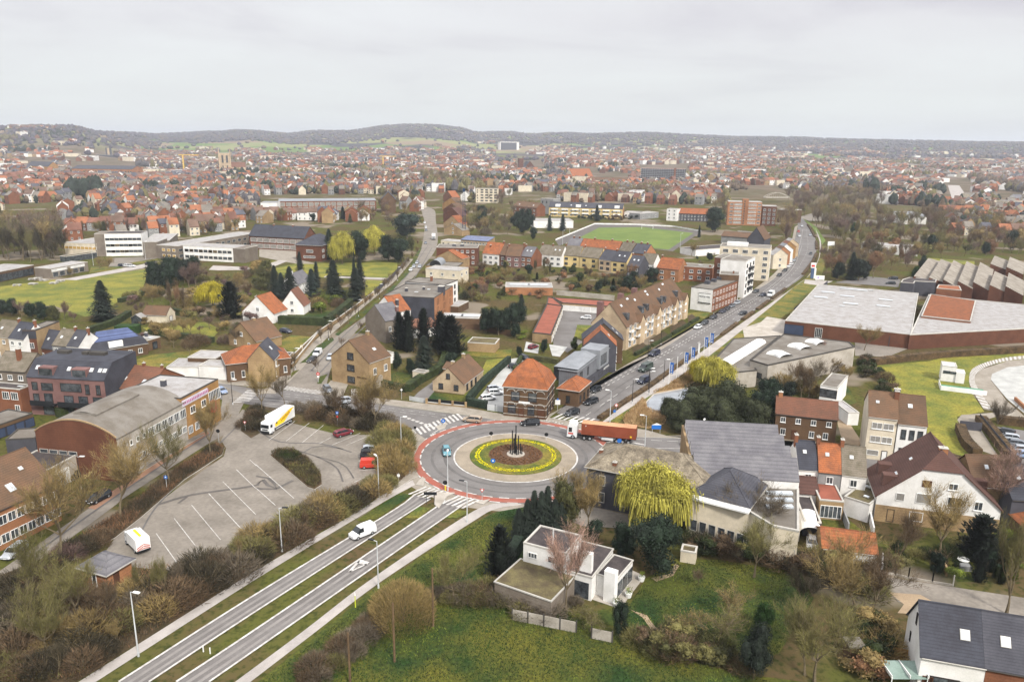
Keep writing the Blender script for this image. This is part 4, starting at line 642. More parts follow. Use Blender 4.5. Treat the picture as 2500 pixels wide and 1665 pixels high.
def sub(B,A_,B_,C_,zr,h,wall,rm,name,d=None,w=None):
 a,u,W,D,s=frame(A_,B_,C_,zr,w,d);inv=Matrix.Rotation(-B['root'].rotation_euler[2],3,'Z');o=inv@(a-Vector(B['root'].location));ang=math.atan2(u.y,u.x)-B['root'].rotation_euler[2]
 q=MB().box(0,W,0,D,0,h).build(name,M[wall],B['root'],s<0,(o.x,o.y,0),ang)
 MB().box(.1,W-.1,.1,D-.1,h+.003,h+.08).build('roof',M[rm],q,s<0);cb=MB()
 for x0,x1,y0,y1 in((-.12,W+.12,-.12,.1),(-.12,W+.12,D-.1,D+.12),(-.12,.1,.1,D-.1),(W-.1,W+.12,.1,D-.1)):cb.box(x0,x1,y0,y1,h+.002,h+.2)
 cb.build('coping',M['coping'],q,s<0);return q,W,D,s
q,W_,D_,s_=sub(B,a1(2195,645),a2(360,825),(1413,1411),3.2,3.2,'greyb','fmo','garage_wing')
q,W_,D_,s_=sub(B,a2(425,520),a2(735,605),a2(970,355),3.8,3.8,'white','fdk','living_wing')
MB().box(W_*.25,W_-.4,-.12,-.02,.2,2.8).build('window',M['glass'],q,s_<0)
q,W_,D_,s_=sub(B,a2(780,572),a2(958,628),a2(1115,450),3.4,3.4,'white','fdk','terrace_wing')
for i in range(3):MB().box(W_+.02,W_+.1,.6+i*D_*.31,.6+i*D_*.31+D_*.26,.3,2.6).build('window',M['glass'],q,s_<0)
MB().box(W_*.5,W_*.5+1.7,-.9,.3,0,5.).build('chimney',M['white'],q,s_<0)
q2=MB().box(0,1.8,0,.9,0,6.9).build('chimney',M['white'],B['root'],False,tuple(Matrix.Rotation(-B['root'].rotation_euler[2],3,'Z')@(G(a2(620,535),3.9)-Vector(B['root'].location)))[:2]+(0,))
part(B,'flue',MB().tube((4.,2.,6.2),(4.,2.,8.6),.13),'galv')
bld('garden_house','tiny ivy-grown white outbuilding beside the dark yew bushes','outbuilding',a2(1552,360),a2(1692,385),a2(1700,330),1.9,1.9,'flat','cream','fmo',d=2.2)
B=bld('corner_house','tall tan brick house with brown gable roof at the avenue corner',H,c1(690,1388),c1(1040,1455),c1(1112,1352),7.4,7.4,'gv','tan','tbr',r=5.2,d=9,ov=.3,wn=[(0,1,[7.4],2.2,1.9,'d',.42,.62),(0,1,[4.2],2.6,1.7,'d',.42,.62),(0,1,[.9],2.6,1.7,'d',.42,.62),(1,2,[3.6],1.3,1.8,'w'),(0,1,[2.7],3.4,.3,'k',.66,.96)],chim=[(.5,.85,.8,.8,1.,'tan')],sky=[(.8,.6,.9,1.1)])
mb=MB();[mb.box(B['w']+.1,B['w']+1.2,1+i*.3,1.3+i*.3,0,3.2*(i+1)/10)for i in range(10)];part(B,'outside_stair',mb,'conc')
bld('carport','white carport and shed right of the tan corner house','carport',c1(1135,1400),c1(1225,1375),c1(1258,1350),3,3,'flat','white','fgr',d=7,w=6)
B=bld('bungalow','pale stone bungalow with grey-brown tiled gable roof','bungalow',b1(1625,300),b1(1912,333),b1(2090,182),2.8,2.8,'gv','beigeb','tbr',r=4.0,d=14.5,ov=.25,wn=[(0,2,[.9],1.3,1.5,'d',.02,1.),(0,1,[3.9],1.1,1.4,'d',.4,.6),(1,3,[.6],1.2,1.8,'d',.05,.7)],chim=[(.45,.3,.9,.6,1.,'tan'),(.5,.75,.9,.6,1.1,'tan')])
bld('shed','small brown-tiled outbuilding behind the stone bungalow','shed',b1(1722,180),b1(1780,190),b1(1815,140),3,3,'gu','tan','tbr',r=1.2,d=4,w=3)
bld('garden_shed','pale garden shed behind the tan corner house lawn','shed',b1(1440,215),b1(1545,232),b1(1560,200),2.3,2.3,'flat','cream','fgr',d=2.6)
B=bld('orange_barn','brick barn with sagging bright orange hipped roof','barn',c0(2082,1472),c1(165,1425),c1(100,1300),5.2,5.2,'hip','brown','tor',d=11,r=3.6,w=17,ov=.3,wn=[(0,6,[1.2],.9,1.9,'w')])
bld('gable_house','narrow tan house with slate gable right of the orange barn',H,c1(160,1425),c1(228,1350),c1(100,1205),6.4,6.4,'gu','tan','tsl',d=7,w=9,r=4.,wn=[(0,2,[1.,3.9],.9,1.5,'w')],sky=[(.5,.25,.9,1.2)])
bld('annex','tan single-storey annex with bay doors beside the avenue','annex',c1(190,1500),c1(345,1360),c1(280,1345),3.4,3.4,'flat','tan','fdk',wn=[(0,3,[.2],1.2,2.2,'k')])
bld('white_annex','white flat-roofed annex left of the orange barn','annex',b0(1825,165),b0(2085,178),b0(2075,145),3.8,3.8,'flat','white','fwh',d=6)
bld('white_annex','brick-fronted store with pale flat roof behind the white annex','annex',b0(1725,90),b0(1985,100),b0(2000,30),4.2,4.2,'flat','brown','fwh',wn=[(0,1,[.3],2.4,2.4,'D',.2,.5)])
bld('white_annex','long low white flat roof left of the brick-fronted store','annex',b0(1530,180),b0(1720,180),b0(1730,85),3,3,'flat','white','fwh',d=9,w=10)
T=[('grey-tiled cream house, first of the left terrace',c0(-90,1205),c0(70,1226),'gu','beigeb','tgr',7,9,5.6,4.),('white house with dark tiled roof in the left terrace',c0(76,1228),c0(214,1245),'gu','white','tdk',7.2,9,5.6,4.),('dark-tiled brick house right of the tall one in the left terrace',c0(345,1312),c0(490,1332),'gu','dred','tdk',4.,9,5.,4.4),('mossy-roofed grey house in the left terrace',c0(478,1292),c0(608,1302),'gu','grey','tgr',6.,9,5.,3.8),('white house with black roof in the left terrace',c0(610,1302),c0(718,1312),'gu','white','tsl',6.,9,5.,3.8)]
for lb,A_,B_,rf,wl,rm,hh,dd,hw,rr in T:
 bld('terraced_house',lb,H,A_,B_,(B_[0]+20,B_[1]-30),hh,hh,rf,wl,rm,d=dd,r=rr,ov=.15,wn=[(0,2,[hh-1.9],1.2,1.2,'w'),(0,1,[.3],2.2,2.1,'k' if wl=='white' else 'C',.1,.5)]if hh>5 else[(0,2,[1.2],1.6,1.4,'W')],sky=[(.35,.25,.7,.9)],group='left terrace row',chim=[(.98,.5,.5,.8,.9)])
B=bld('terraced_house','tall narrow brick house with dark slate top floor in the left terrace',H,c0(203,1158),c0(325,1160),c0(430,1075),9.6,9.6,'flat','dred','fgr',wn=[(0,1,[4.2],2.,1.7,'W',.2,.8),(0,1,[.6],1.4,2.,'w',.3,.7)],group='left terrace row',cop='dcop')
part(B,'slate_front',MB().box(-.1,B['w']+.1,-.12,-.01,7.2,9.5),'tdk');part(B,'bare_side_wall',MB().box(B['w']+.005,B['w']+.06,0,B['d'],0,9.5),'tan')
B=bld('solar_house','brown brick house with dark mansard and solar panels',H,c0(722,1310),c0(960,1335)if 0 else c0(815,1372),c0(1130,1250),3.4,3.4,'man','brown','tdk',d=17,w=9,r=5.,ov=.2,wn=[(0,1,[3.9],2.,1.4,'W',.2,.6),(1,5,[.9],1.2,1.4,'w',.1,.95)])
mb=MB();mb.poly([(B['w']-1.2,2,5.9),(B['w']-1.2,15,5.9),(B['w']*.56,13,8.45),(B['w']*.56,4,8.45)]);part(B,'solar_array',mb,'solar')
mb=MB().box(B['w']-.8,B['w']+.1,6,10,3.9,5.6);part(B,'dormer',mb,'wpaint')
bld('flat_annex','low brown brick annex with pale flat roof right of the solar house','annex',c0(1130,1270),c0(1250,1285),c0(1420,1212),3.4,3.4,'flat','brown','fwh',wn=[(1,2,[.2],2.,2.4,'D'),(0,2,[.9],1.2,1.2,'w')],sky=[(.4,.6,1.3,1.3),(.7,.75,1.3,1.3)],chim=[(.1,.9,.8,.8,1.2,'dgrey')])
bld('garden_house','cream garden house with mauve roof in the gardens','outbuilding',c0(1312,1008),c0(1420,1012),c0(1475,975),3,3,'gu','cream','tbr',d=6,w=9,r=2.6,wn=[(1,1,[.2],2.,2.,'o')]);bld('conservatory','black-framed glasshouse against the garden house','conservatory',c0(1205,1040),c0(1300,1045),c0(1310,1010),2.4,2.4,'gv','glass','curt',d=3,w=4,r=1.2)
bld('white_villa','white villa with sweeping orange gable roofs behind the hedge','villa',c0(2230,980),c1(130,1000),c1(225,930),3.6,3.6,'gv','white','tor',d=9,r=6.,w=13,wn=[(0,2,[.9],1.4,1.5,'w'),(0,1,[4.],1.2,1.5,'w')],chim=[(.4,.2,.9,.9,.8,'white')])
bld('white_villa','white-gabled orange-roofed wing of the hedge villa','villa',c1(225,928),c1(310,930),c1(345,900),3.4,3.4,'gv','white','tred',d=8,w=9,r=6.,wn=[(0,1,[.9,3.9],1.2,1.4,'w')])
bld('gabled_house','tan brick gabled house with mauve tiled roof in front of the white villa',H,c0(2100,1195),c0(2380,1262),c1(205,1075),3.4,3.4,'gv','tan','tbr',r=5.,d=10,w=14,wn=[(0,2,[.9],1.2,1.4,'w'),(0,1,[4.],1.2,1.3,'w')],chim=[(.5,.5,.9,.9,.6,'tan')])
bld('slate_cottage','white slate-roofed cottage with tall chimney among the firs',H,c1(385,735),c1(470,700),c1(440,610),5,5,'gu','white','tsg',w=14,d=8,r=4,chim=[(.2,.5,1.2,1.,1.2,'white')],wn=[(0,4,[.9,3.4],1.,1.2,'w')])
B=bld('slated_house','tall house with bare grey shingled gable wall and blue-grey roof',H,c1(1005,1022),c1(1280,1100),c1(1410,972),7.4,7.4,'gv','greyb','tsg',w=11.5,d=7.2,r=4.6,ov=.1,wn=[(1,2,[3.8],1.,1.6,'w')],chim=[(.8,.9,.9,.9,1.9,'purple')])
bld('slated_house','bright orange-roofed house behind the shingled gable',H,c1(1090,950),c1(1345,1010),c1(1410,972),7.2,7.2,'gv','white','tor',w=11.5,d=7,r=4.8,ov=.1,wn=[(1,2,[3.8],1.,1.6,'w')],chim=[(.8,.4,.9,.9,2.,'dgrey'),(.3,.4,.6,.6,1.)])
B=bld('slate_walled_flats','flat-roofed flats with dark slate side wall and orange brick front','apartment block',c1(1172,838),c1(1640,862),c1(1755,748),10,10,'flat','tdk','fgr',wn=[(1,3,[1.,4.,7.],1.6,2.,'D')],cop='dcop',sky=[(.5,.35,1.4,1.),(.65,.6,1.2,1.2)],chim=[(.28,.4,1.,1.,1.2,'dgrey'),(.55,.6,.8,.8,1.,'dgrey'),(.95,.5,2.2,2.6,2.2,'dgrey')])
part(B,'brick_front',MB().box(B['w']+.004,B['w']+.06,0,B['d'],0,10.1),'orange')
B=bld('stacked_flats','white and dark flat-roofed block behind the slate-walled flats','apartment block',c1(1370,712),c1(1740,742),c1(1735,640),9.6,9.6,'flat','white','fgr',cop='dcop',d=12,wn=[(1,2,[1.4,4.4,7.],1.3,1.5,'d')],chim=[(.5,.5,.8,.8,2.,'red')])
part(B,'slate_side',MB().box(0,B['w']*.55,-.08,-.005,0,9.4),'tdk')
bld('cream_house','long cream flat-roofed house along the avenue of pollards',H,c1(1560,590),c1(1870,612),c1(1878,575),6.6,6.6,'flat','cream','fwh',d=11,wn=[(1,2,[4.],1.5,1.4,'w'),(0,3,[4.],1.2,1.2,'w')])
B=bld('round_roofed_shop','low building with black semicircular gable and curved zinc roof','shop',c1(1560,560),c1(1860,570),c1(1870,500),4.4,4.4,'flat','tan','fgr',d=13,cop='dcop')
mb=MB();mb.poly([(5+2.9*math.cos(math.pi*i/12)*-1,-.1,4.4+2.9*math.sin(math.pi*i/12))for i in range(13)]);part(B,'round_gable',mb,'bmetal')
mb=MB()
for i in range(12):
 p,q=[(5-2.9*math.cos(math.pi*j/12),4.4+2.9*math.sin(math.pi*j/12))for j in(i,i+1)];mb.poly([(p[0],-.1,p[1]),(q[0],-.1,q[1]),(q[0],11,q[1]),(p[0],11,p[1])])
part(B,'curved_roof',mb,'zincr')
bld('orange_gable_house','orange-tiled gabled house between the flats on the avenue',H,c1(1655,480),c1(1890,500),c1(1880,460),4.8,4.8,'gv','tan','tor',d=9,r=4.)
B=bld('brick_flats','three-storey dark brick flats with flat grey roof','apartment block',c1(1660,395),c1(2040,400),c1(2030,375),9.6,9.6,'flat','dred','fgr',d=14,wn=[(0,5,[1.,4.,7.],1.4,1.4,'w',.3,.95)],chim=[(.4,.5,2,1.5,1.,'dgrey'),(.6,.5,2,1.5,1.,'dgrey')])
B=bld('solar_building','cream two-storey building with a blue solar roof','office building',c1(1885,322),c1(2135,338),c1(2150,295),6.2,6.2,'su','tan','solar',d=10,r=1.5,wn=[(0,9,[3.8],1.4,1.4,'w')])
bld('low_hall','long low hall with pale ribbed skylights behind the gardens','shed',c2(-60,760),c2(375,765),c2(400,735),3.4,3.4,'flat','orange','fwh',d=12,sky=[(.3,.5,9,3),(.7,.5,9,3)])
bld('low_hall','white-roofed brick store in front of the big yews','shed',c1(1700,1040),c1(2050,1050),c1(2060,1010),3.2,3.2,'flat','brown','fwh',d=8,sky=[(.3,.5,7,3),(.75,.5,7,3)])
bld('garden_shed','white-roofed wooden shed in the allotment gardens','shed',c1(1762,932),c1(1860,940),c1(1880,885),2.8,2.8,'flat','brown','fwh')
bld('garden_shed','flat planted roof outbuilding left of the bungalow garden','shed',c1(1945,1270),c1(2200,1285),c1(2215,1230),2.8,2.8,'flat','tan','fmo',d=7)
bld('back_extension','orange-tiled back extension below the slate-walled flats','extension',c1(1440,1140),c1(1670,1120),c1(1690,1040),3.4,3.4,'su','white','tred',d=8,r=1.4)
#-- avenue east side, apartments
B=bld('long_apartments','long cream brick apartment building with brown roof and roof-terrace cutouts','apartment block',c2(732,1085),c2(1055,1130),c2(1612,862),7.6,7.6,'gv','beigeb','tbr',r=7.2,ov=.3,wn=[(1,14,[.6,3.4,6.],2.,1.7,'W',.02,.98)],sky=[(.32,.2,.7,1.6),(.32,.45,.7,1.6),(.32,.7,.7,1.6)]and[(.62,.1,.9,1.2),(.62,.3,.9,1.2),(.62,.5,.9,1.2),(.62,.7,.9,1.2),(.55,.22,.7,1.6),(.55,.5,.7,1.6),(.55,.8,.7,1.6)])
W_,D_=B['w'],B['d']
for f in(.07,.29,.37,.6,.66,.88):mb=MB().box(W_-3.9,W_-1.2,D_*f-.9,D_*f+.9,9.,11.4);part(B,'roof_terrace',mb,'glass')
for f in(.2,.47,.78,.97):
 c=MB();y=D_*f;c.box(W_,W_+1.,y-2.,y+2.,0,7.6);c.poly([(W_+1.,y-2,7.6),(W_+1.,y+2,7.6),(W_+1.,y,9.8)]);q=part(B,'gable_bay',c,'beigeb')
 r_=MB();r_.poly([(W_+1.2,y-2.3,7.5),(W_+1.2,y,10.05),(W_-4,y,10.3),(W_-1,y-2.3,7.7)]);r_.poly([(W_+1.2,y+2.3,7.5),(W_+1.2,y,10.05),(W_-4,y,10.3),(W_-1,y+2.3,7.7)]);r_.build('bay_roof',M['tbr'],q,B['fl'])
for z in(2.9,5.6):
 for i in range(10):y=D_*(.05+.1*i);part(B,'balcony',MB().box(W_,W_+1.1,y-.9,y+.9,z,z+.15).box(W_+1.03,W_+1.1,y-.9,y+.9,z+.15,z+.9),'wpaint')
for fx in(.2,.5,.72):part(B,'chimney',MB().box(-3.2,-1.4,D_*fx-1,D_*fx+1,5,12.5),'purple')
bld('terraced_house','slate-roofed brick house with maroon back roof, beside the long cream apartments',H,c2(655,1235),c2(1050,1245),c2(1055,1180),7.4,7.4,'gv','brown','tsl',d=7,w=12,r=5,wn=[(1,2,[1.,4.],1.3,1.6,'w')],sky=[(.75,.5,.8,1.2),(.85,.3,.8,1.2)])
bld('terraced_house','dark-painted house with orange tiled roof facing the avenue',H,c2(660,1330)if 0 else c2(660,1290),c2(935,1300),c2(1000,1248),8.,8.,'gv','dgrey','tor',d=6.5,w=9.5,r=4.6,ov=.15,wn=[(1,3,[.6,3.2,5.8],1.,1.7,'w')],sky=[(.75,.5,.8,1.3)])
B=bld('billboard_house','white flat-roofed block with a framed billboard on its side','apartment block',c2(1650,760),c2(1850,785),c2(2050,700),9.,9.,'flat','white','fgr',cop='dcop',wn=[(1,8,[.8,3.6,6.4],1.9,1.5,'W')])
W_,D_=B['w'],B['d'];part(B,'brick_front',MB().box(W_+.003,W_+.06,0,D_,0,9),'red');q=part(B,'billboard',MB().box(W_*.38,W_*.92,-.2,-.02,3.6,7.2),'wpaint');part(B,'billboard_frame',MB().box(W_*.37,W_*.93,-.3,-.02,3.3,3.58).box(W_*.37,W_*.93,-.24,-.02,7.21,7.3),'bmetal')
text('HELENE ABEL',.8,M['bmetal'],'lettering',B['root'],(W_*.65,-.22*B['s'],5.9),(math.pi/2,0,0))
for f in(.4,.65,.9):part(B,'roof_box',MB().box(1,3.,D_*f,D_*f+1.8,9.1,10.3),'dgrey')
B=bld('apartment_block','narrow brown-walled block right of the billboard block','apartment block',c2(1910,640),c2(2090,650),c2(2145,625),11.5,11.5,'flat','brown','fgr',wn=[(1,2,[1.,3.8,6.6,9.2],1.5,1.4,'w')],chim=[(.7,.5,.7,.7,1.)])
B=bld('apartment_block','white-and-black balconied block with blank pale side wall','apartment block',c2(1920,505),c2(2155,525),c2(2235,485),16,16,'flat','white','fgr',wn=[(1,3,[1.5,4.5,7.5,10.5,13.2],1.8,1.5,'d')],d=16)
for z in(3,6,9,12):part(B,'balcony',MB().box(B['w'],B['w']+1.2,5,11,z,z+.9),'bmetal')
bld('brick_flats','red-brown brick rear block behind the white balconied one','apartment block',c2(1865,485),c2(1925,490),c2(1935,470),15,15,'flat','dred','fgr',d=14,w=9,wn=[(0,2,[5,8,11],1.2,1.4,'w')])
B=bld('curved_apartments','cream art-deco apartment building with curved corner and roof terrace','apartment block',c2(1915,380),c2(2290,400),c2(2360,360),16,16,'flat','cream','fgr',d=13,w=24,wn=[(0,4,[13],2.6,1.8,'W',.02,.8),(0,1,[1,4,7,10,13],2.2,1.8,'W',.84,.98),(1,3,[1,4,7,10,13],1.3,1.8,'W')])
part(B,'penthouse',MB().box(3,13,3,8,16,17.6),'white');
for i in range(5):bld('terraced_house','%s narrow avenue-side house right of the curved cream apartments'%('cream','orange brick','white gabled','ochre','pale')[i],H,(1877+i*8,619-i*6.5),(1886+i*8,622-i*6.5),(1891+i*8,615-i*6.5),7.6,7.6,'gu',('cream','orange','white','yellow','beigeb')[i],('fwh','tbr','zincr','tred','fwh')[i],d=8,w=6,r=3,wn=[(1,1,[1.2,4.4],1.2,1.5,'w')])
bld('gabled_hall','black triangular-gabled hall behind the curved cream apartments','hall',(1824,583),(1866,586),(1868,574),10,10,'gv','dgrey','tbr',r=7,d=16)
bld('flat_hall','grey-roofed villa with white sunroom behind the cream apartments','house',(1761,576),(1842,582),(1845,572),5,5,'gu','grey','tbr',r=2.5,d=12)
B=bld('tower_block','six-storey orange brick apartment tower','tower block',(1779,493),(1861,495),(1862,488),19,19,'flat','orange','fwh',d=14,wn=[(0,1,[1.5,4.5,7.5,10.5,13.5,16.3],2.6,1.5,'W',.05,.15),(0,5,[1.5,4.5,7.5,10.5,13.5,16.3],1.3,1.6,'c',.18,.42),(0,1,[1.5,3,4.5,6,7.5,9,10.5,12,13.5,15],1.,.9,'d',.46,.5),(0,4,[1.5,4.5,7.5,10.5,13.5,16.3],1.3,1.6,'c',.6,.85),(0,1,[1.5,4.5,7.5,10.5,13.5,16.3],2.6,1.5,'W',.88,.98)])
part(B,'stair_tower',MB().box(B['w']*.42,B['w']*.6,-.5,5,0,21.5),'orange')
for z in range(1,20,2):part(B,'stair_window',MB().box(B['w']*.465,B['w']*.5,-.56,-.5,z,z+1.2),'glass')
bld('tower_block','four-storey brown brick block with white window boxes, right of the tower','apartment block',(1862,504),(1897,505),(1899,500),16,16,'flat','dred','fwh',d=14,wn=[(0,3,[2.,5.2,8.6,12.],2.,2.,'W')])
bld('brick_hall','brick hall with white roof right of the brown block','hall',(1898,512),(1940,515),(1942,504),11,11,'flat','brown','fwh',d=15,w=15)
bld('garage_hall','long red-brown garden wall building below the orange tower','shed',(1800,566),(1875,571),(1872,562),3.5,3.5,'flat','dred','fdk',d=5)
PT=[(c2(-60,470),c2(75,478),'purple','tbr'),(c2(80,472),c2(180,482),'red','tsg'),(c2(235,455),c2(340,465),'white','tgr'),(c2(342,466),c2(455,474),'white','tgr'),(c2(460,464),c2(620,476),'yel2','tgr'),(c2(622,477),c2(795,495),'yel2','tgr'),(c2(800,502),c2(912,516),'beigeb','tsl'),(c2(914,517),c2(1052,532),'yel2','tsl'),(c2(1060,560),c2(1170,572),'dgrey','tsl'),(c2(1175,540),c2(1300,552),'white','tgr'),(c2(1330,580),c2(1535,602),'orange','tor')]
NM=['mauve-roofed','grey-roofed red brick','white mossy-roofed','white grey-tiled','pale yellow balconied','pale yellow wide','beige dark-roofed','yellow slate-roofed','dark-fronted slate-roofed','white back-to-garden','wide orange-roofed']
for(A_,B_,wl,rm),nm in zip(PT,NM):
 bld('terraced_house',nm+' house in the row below the sports pitch',H,A_,B_,(B_[0]+8,B_[1]-30),6.,6.,'gu',wl,rm,d=11,r=4.6,ov=.15,wn=[(0,2,[.9,3.6],1.9,1.4,'D' if wl in('yel2','beigeb')else 'w')],sky=[(.35,.28,.8,1.),(.7,.28,.8,1.)]if 'slate' in nm or 'grey' in nm else(),chim=[(.03,.5,.6,.9,1.)],group='row below the sports pitch')
for nm,A_,B_,wl,rm in(('orange-tiled long house behind the row by the pitch',c2(620,395),c2(975,425),'red','tor'),('grey-tiled house behind the row by the pitch',c2(980,425),c2(1095,437),'brown','tgr'),('dark-roofed orange-gabled end house by the pitch',c2(1100,440),c2(1225,455),'orange','tsl'),('blue-grey roofed house, left end behind the row by the pitch',c2(505,385),c2(620,393),'grey','tsg')):
 bld('terraced_house',nm,H,A_,B_,(B_[0]+8,B_[1]-30),6.5,6.5,'gu',wl,rm,d=11,r=4.6,ov=.15,chim=[(.3,.5,.9,.8,1.),(.75,.5,.9,.8,1.)],wn=[(0,3,[3.8],1.2,1.3,'w')],group='second row by the sports pitch')
bld('brick_flats','red brick flat-roofed house with white windows beside the orange-roofed end',H,c2(1538,565),c2(1845,585),c2(1865,545),7.,7.,'flat','red','fgr',d=11,wn=[(0,4,[1.2,4.2],1.8,1.5,'w')],sky=[(.6,.5,2.,1.)],chim=[(.9,.3,.8,.8,1.)])
for nm,A_,B_,wl,rm in(('white dormered orange-roofed house near the blue mast',c1(2085,445),c1(2235,458),'white','tor'),('mauve-roofed brick house near the blue mast',c1(2240,458),c1(2420,475),'dred','tbr')):
 bld('terraced_house',nm,H,A_,B_,(B_[0]+8,B_[1]-30),6.,6.,'gu',wl,rm,d=12,r=5.4,wn=[(0,3,[3.2,.5],1.9,1.5,'W')],chim=[(.3,.3,.9,.9,1.),(.98,.5,.9,.9,1.)])
bld('clubhouse','grey-roofed white clubhouse beside the pitch','clubhouse',c2(1548,395),c2(1690,420),c2(1798,325),3.6,3.6,'flat','white','fdk')
mb=MB();gp=[G(c2(x,y))for x,y in((400,330),(760,182),(1110,186),(1480,205),(1740,250))]
for p,q in zip(gp,gp[1:]):
 d=(q-p).normalized();n=Vector((-d.y,d.x,0))*.08;mb.poly([tuple(p-n),tuple(q-n),tuple(q-n+Vector((0,0,1.1))),tuple(p-n+Vector((0,0,1.1)))]);mb.poly([tuple(p+n),tuple(q+n),tuple(q+n+Vector((0,0,1.1))),tuple(p+n+Vector((0,0,1.1)))]);mb.poly([tuple(p-n+Vector((0,0,1.1))),tuple(q-n+Vector((0,0,1.1))),tuple(q+n+Vector((0,0,1.1))),tuple(p+n+Vector((0,0,1.1)))])
tag(mb.build('perimeter_wall',M['wpaint']),'low white wall running around the sports pitch','wall')
def goal(A_,B_,lb):
 a,b_=G(A_),G(B_);r=empty('goal',a);tag(r,lb,'goal');v=b_-a;MB().tube((0,0,0),(0,0,2.6),.14,n=5).tube(tuple(v),tuple(v+Vector((0,0,2.6))),.14,n=5).build('post',M['wpaint'],r);MB().tube((0,0,2.6),tuple(v+Vector((0,0,2.6))),.12,n=5).build('crossbar',M['wpaint'],r)
goal(c2(1193,222),c2(1296,228),'white goal at the far side of the sports pitch')
B=bld('long_flats','long cream balconied flats with dark mansard roof behind the pitch','apartment block',c2(340,20),c2(1020,40),c2(1030,0),8.5,8.5,'gu','yel2','tsl',d=13,r=4,wn=[(0,18,[1.2,4.8],1.6,1.7,'W')],sky=[(.1+.2*i,.2,1.2,1.3)for i in range(5)])
part(B,'end_wall',MB().box(B['w']+.01,B['w']+.1,0,13,0,8.5),'orange')
for f in(.12,.4,.68,.92):part(B,'dormer',MB().box(B['w']*f-2.2,B['w']*f+2.2,.2,4,8.7,10.9),'wpaint')
for i in range(7):
 for z in(3.,6.2):x=B['w']*(.08+.14*i);part(B,'balcony',MB().box(x-3,x+3,-1.4,0,z,z+1.),'wpaint')
bld('flats','brown-roofed flats with pale end gable left of the long cream flats','apartment block',(1253,503),(1310,508),(1318,496),8,8,'gu','red','tbr',d=12,r=4,wn=[(0,5,[1.2,4.6],2.,1.6,'W')],sky=[(.2,.2,1.2,1.2),(.8,.2,1.2,1.2)])
bld('flats','pale grey tower-like house beside the brown-roofed flats','apartment block',(1320,485),(1350,487),(1352,482),14,14,'flat','grey','fgr',d=12,wn=[(0,3,[10],1.4,2.,'d')])
bld('white_villa','low white modern villa behind the pitch','villa',c2(1035,70),c2(1190,76),c2(1200,40),5,5,'flat','white','fwh',d=14,wn=[(0,5,[1.4],1.6,1.6,'D')]);bld('grey_villa','grey flat-roofed house right of the low white villa','villa',c2(1180,85),c2(1350,70),c2(1340,55),5,5,'flat','grey','fwh',d=12,wn=[(0,3,[1.4],1.6,1.6,'w')])
bld('white_villa','tall pale house with butterfly roof behind the pitch',H,c2(1425,40),c2(1520,45),c2(1520,25),10,10,'flat','white','fwh',d=10,wn=[(0,2,[2,5,8],1.3,1.4,'w')])
for i,(x0,x1)in enumerate(((1525,1610),(1612,1700),(1702,1795))):bld('terraced_house','%s orange-roofed dark-fronted house behind the pitch'%('left','middle','right')[i],H,c2(x0,78+i*3),c2(x1,82+i*3),c2(x1+5,45),6.5,6.5,'gu','dgrey','tor',d=11,r=4,wn=[(0,3,[1,3.8],1.2,1.5,'w')],group='dark-fronted row behind the pitch')
bld('white_hall','white-sided flat factory hall left of the pitch','hall',c2(200,150),c2(565,150),c2(650,140),5.5,5.5,'flat','white','fwh',d=20)
bld('cream_block','five-storey cream balcony block behind the blue mast','apartment block',d1(2022,645),d1(2225,648),d1(2228,640),15,15,'flat','cream','fgr',d=12,wn=[(0,4,[1.5,4.5,7.5,10.5,13],3.,1.5,'D',.18,1.),(0,1,[1.5,4.5,7.5,10.5,13],1.,1.2,'d',.03,.12)])
for i,(x,y,w_,wl,rm,nm)in enumerate(((1082,478,22,'red','tor','furthest'),(1080,497,40,'yellow','tbr','yellow brick'),(1082,512,42,'dred','tbr','mauve-gabled'),(1082,524,42,'dred','tmaro','dark red'),(1083,545,42,'tan','tor','small orange'),(1084,559,44,'tan','fgr','nearest grey-roofed'))):
 bld('gabled_house',nm+' steep gabled house right of the avenue of pollards',H,(x,y),(x+w_,y+4),(x+w_+6,y-6),6 if i<4 else 4,6 if i<4 else 4,'gv',wl,rm,d=9,r=6 if i<5 else 4,ov=.2,wn=[(0,1,[1.2,4.],1.3,1.4,'w')]if i>3 else(),group='steep gabled row by the avenue')
bld('long_terrace','cream long back building in front of the gabled row','annex',c1(1700,330),c1(1890,345),c1(1890,310),4,4,'flat','cream','fwh',d=9,wn=[(0,4,[1.8],1.2,1.,'d')])
B=pbld('garage_row','long red-roofed garage row, left arm of the garage court',[c2(188,1178),c2(362,1198),c2(468,935),c2(320,915)],3.,'tan','fred',cop='dcop')
for i in range(9):pwin(B,c2(362,1198),c2(468,935),.06+i*.11,.1,2.4,2.2,'g')
pbld('garage_row','red-roofed link between the two garage arms',[c2(320,913),c2(468,933),c2(380,862),c2(330,852)],3.1,'tan','fred',cop='dcop')
B=pbld('garage_row','orange-red garage row at the back of the garage court',[c2(462,905),c2(905,940),c2(945,890),c2(370,855)],3.,'tan','fred',cop='dcop')
for i in range(7):pwin(B,c2(462,905),c2(905,940),.05+i*.155,.1,3.2,2.2,'g')
B=pbld('concrete_depot','pale concrete depot with grey roof and white domed skylights',[(1832,880),(1875,893),(2087,848),(2073,836),(1912,817)],6.5,'conc','fgr',cop='dcop')
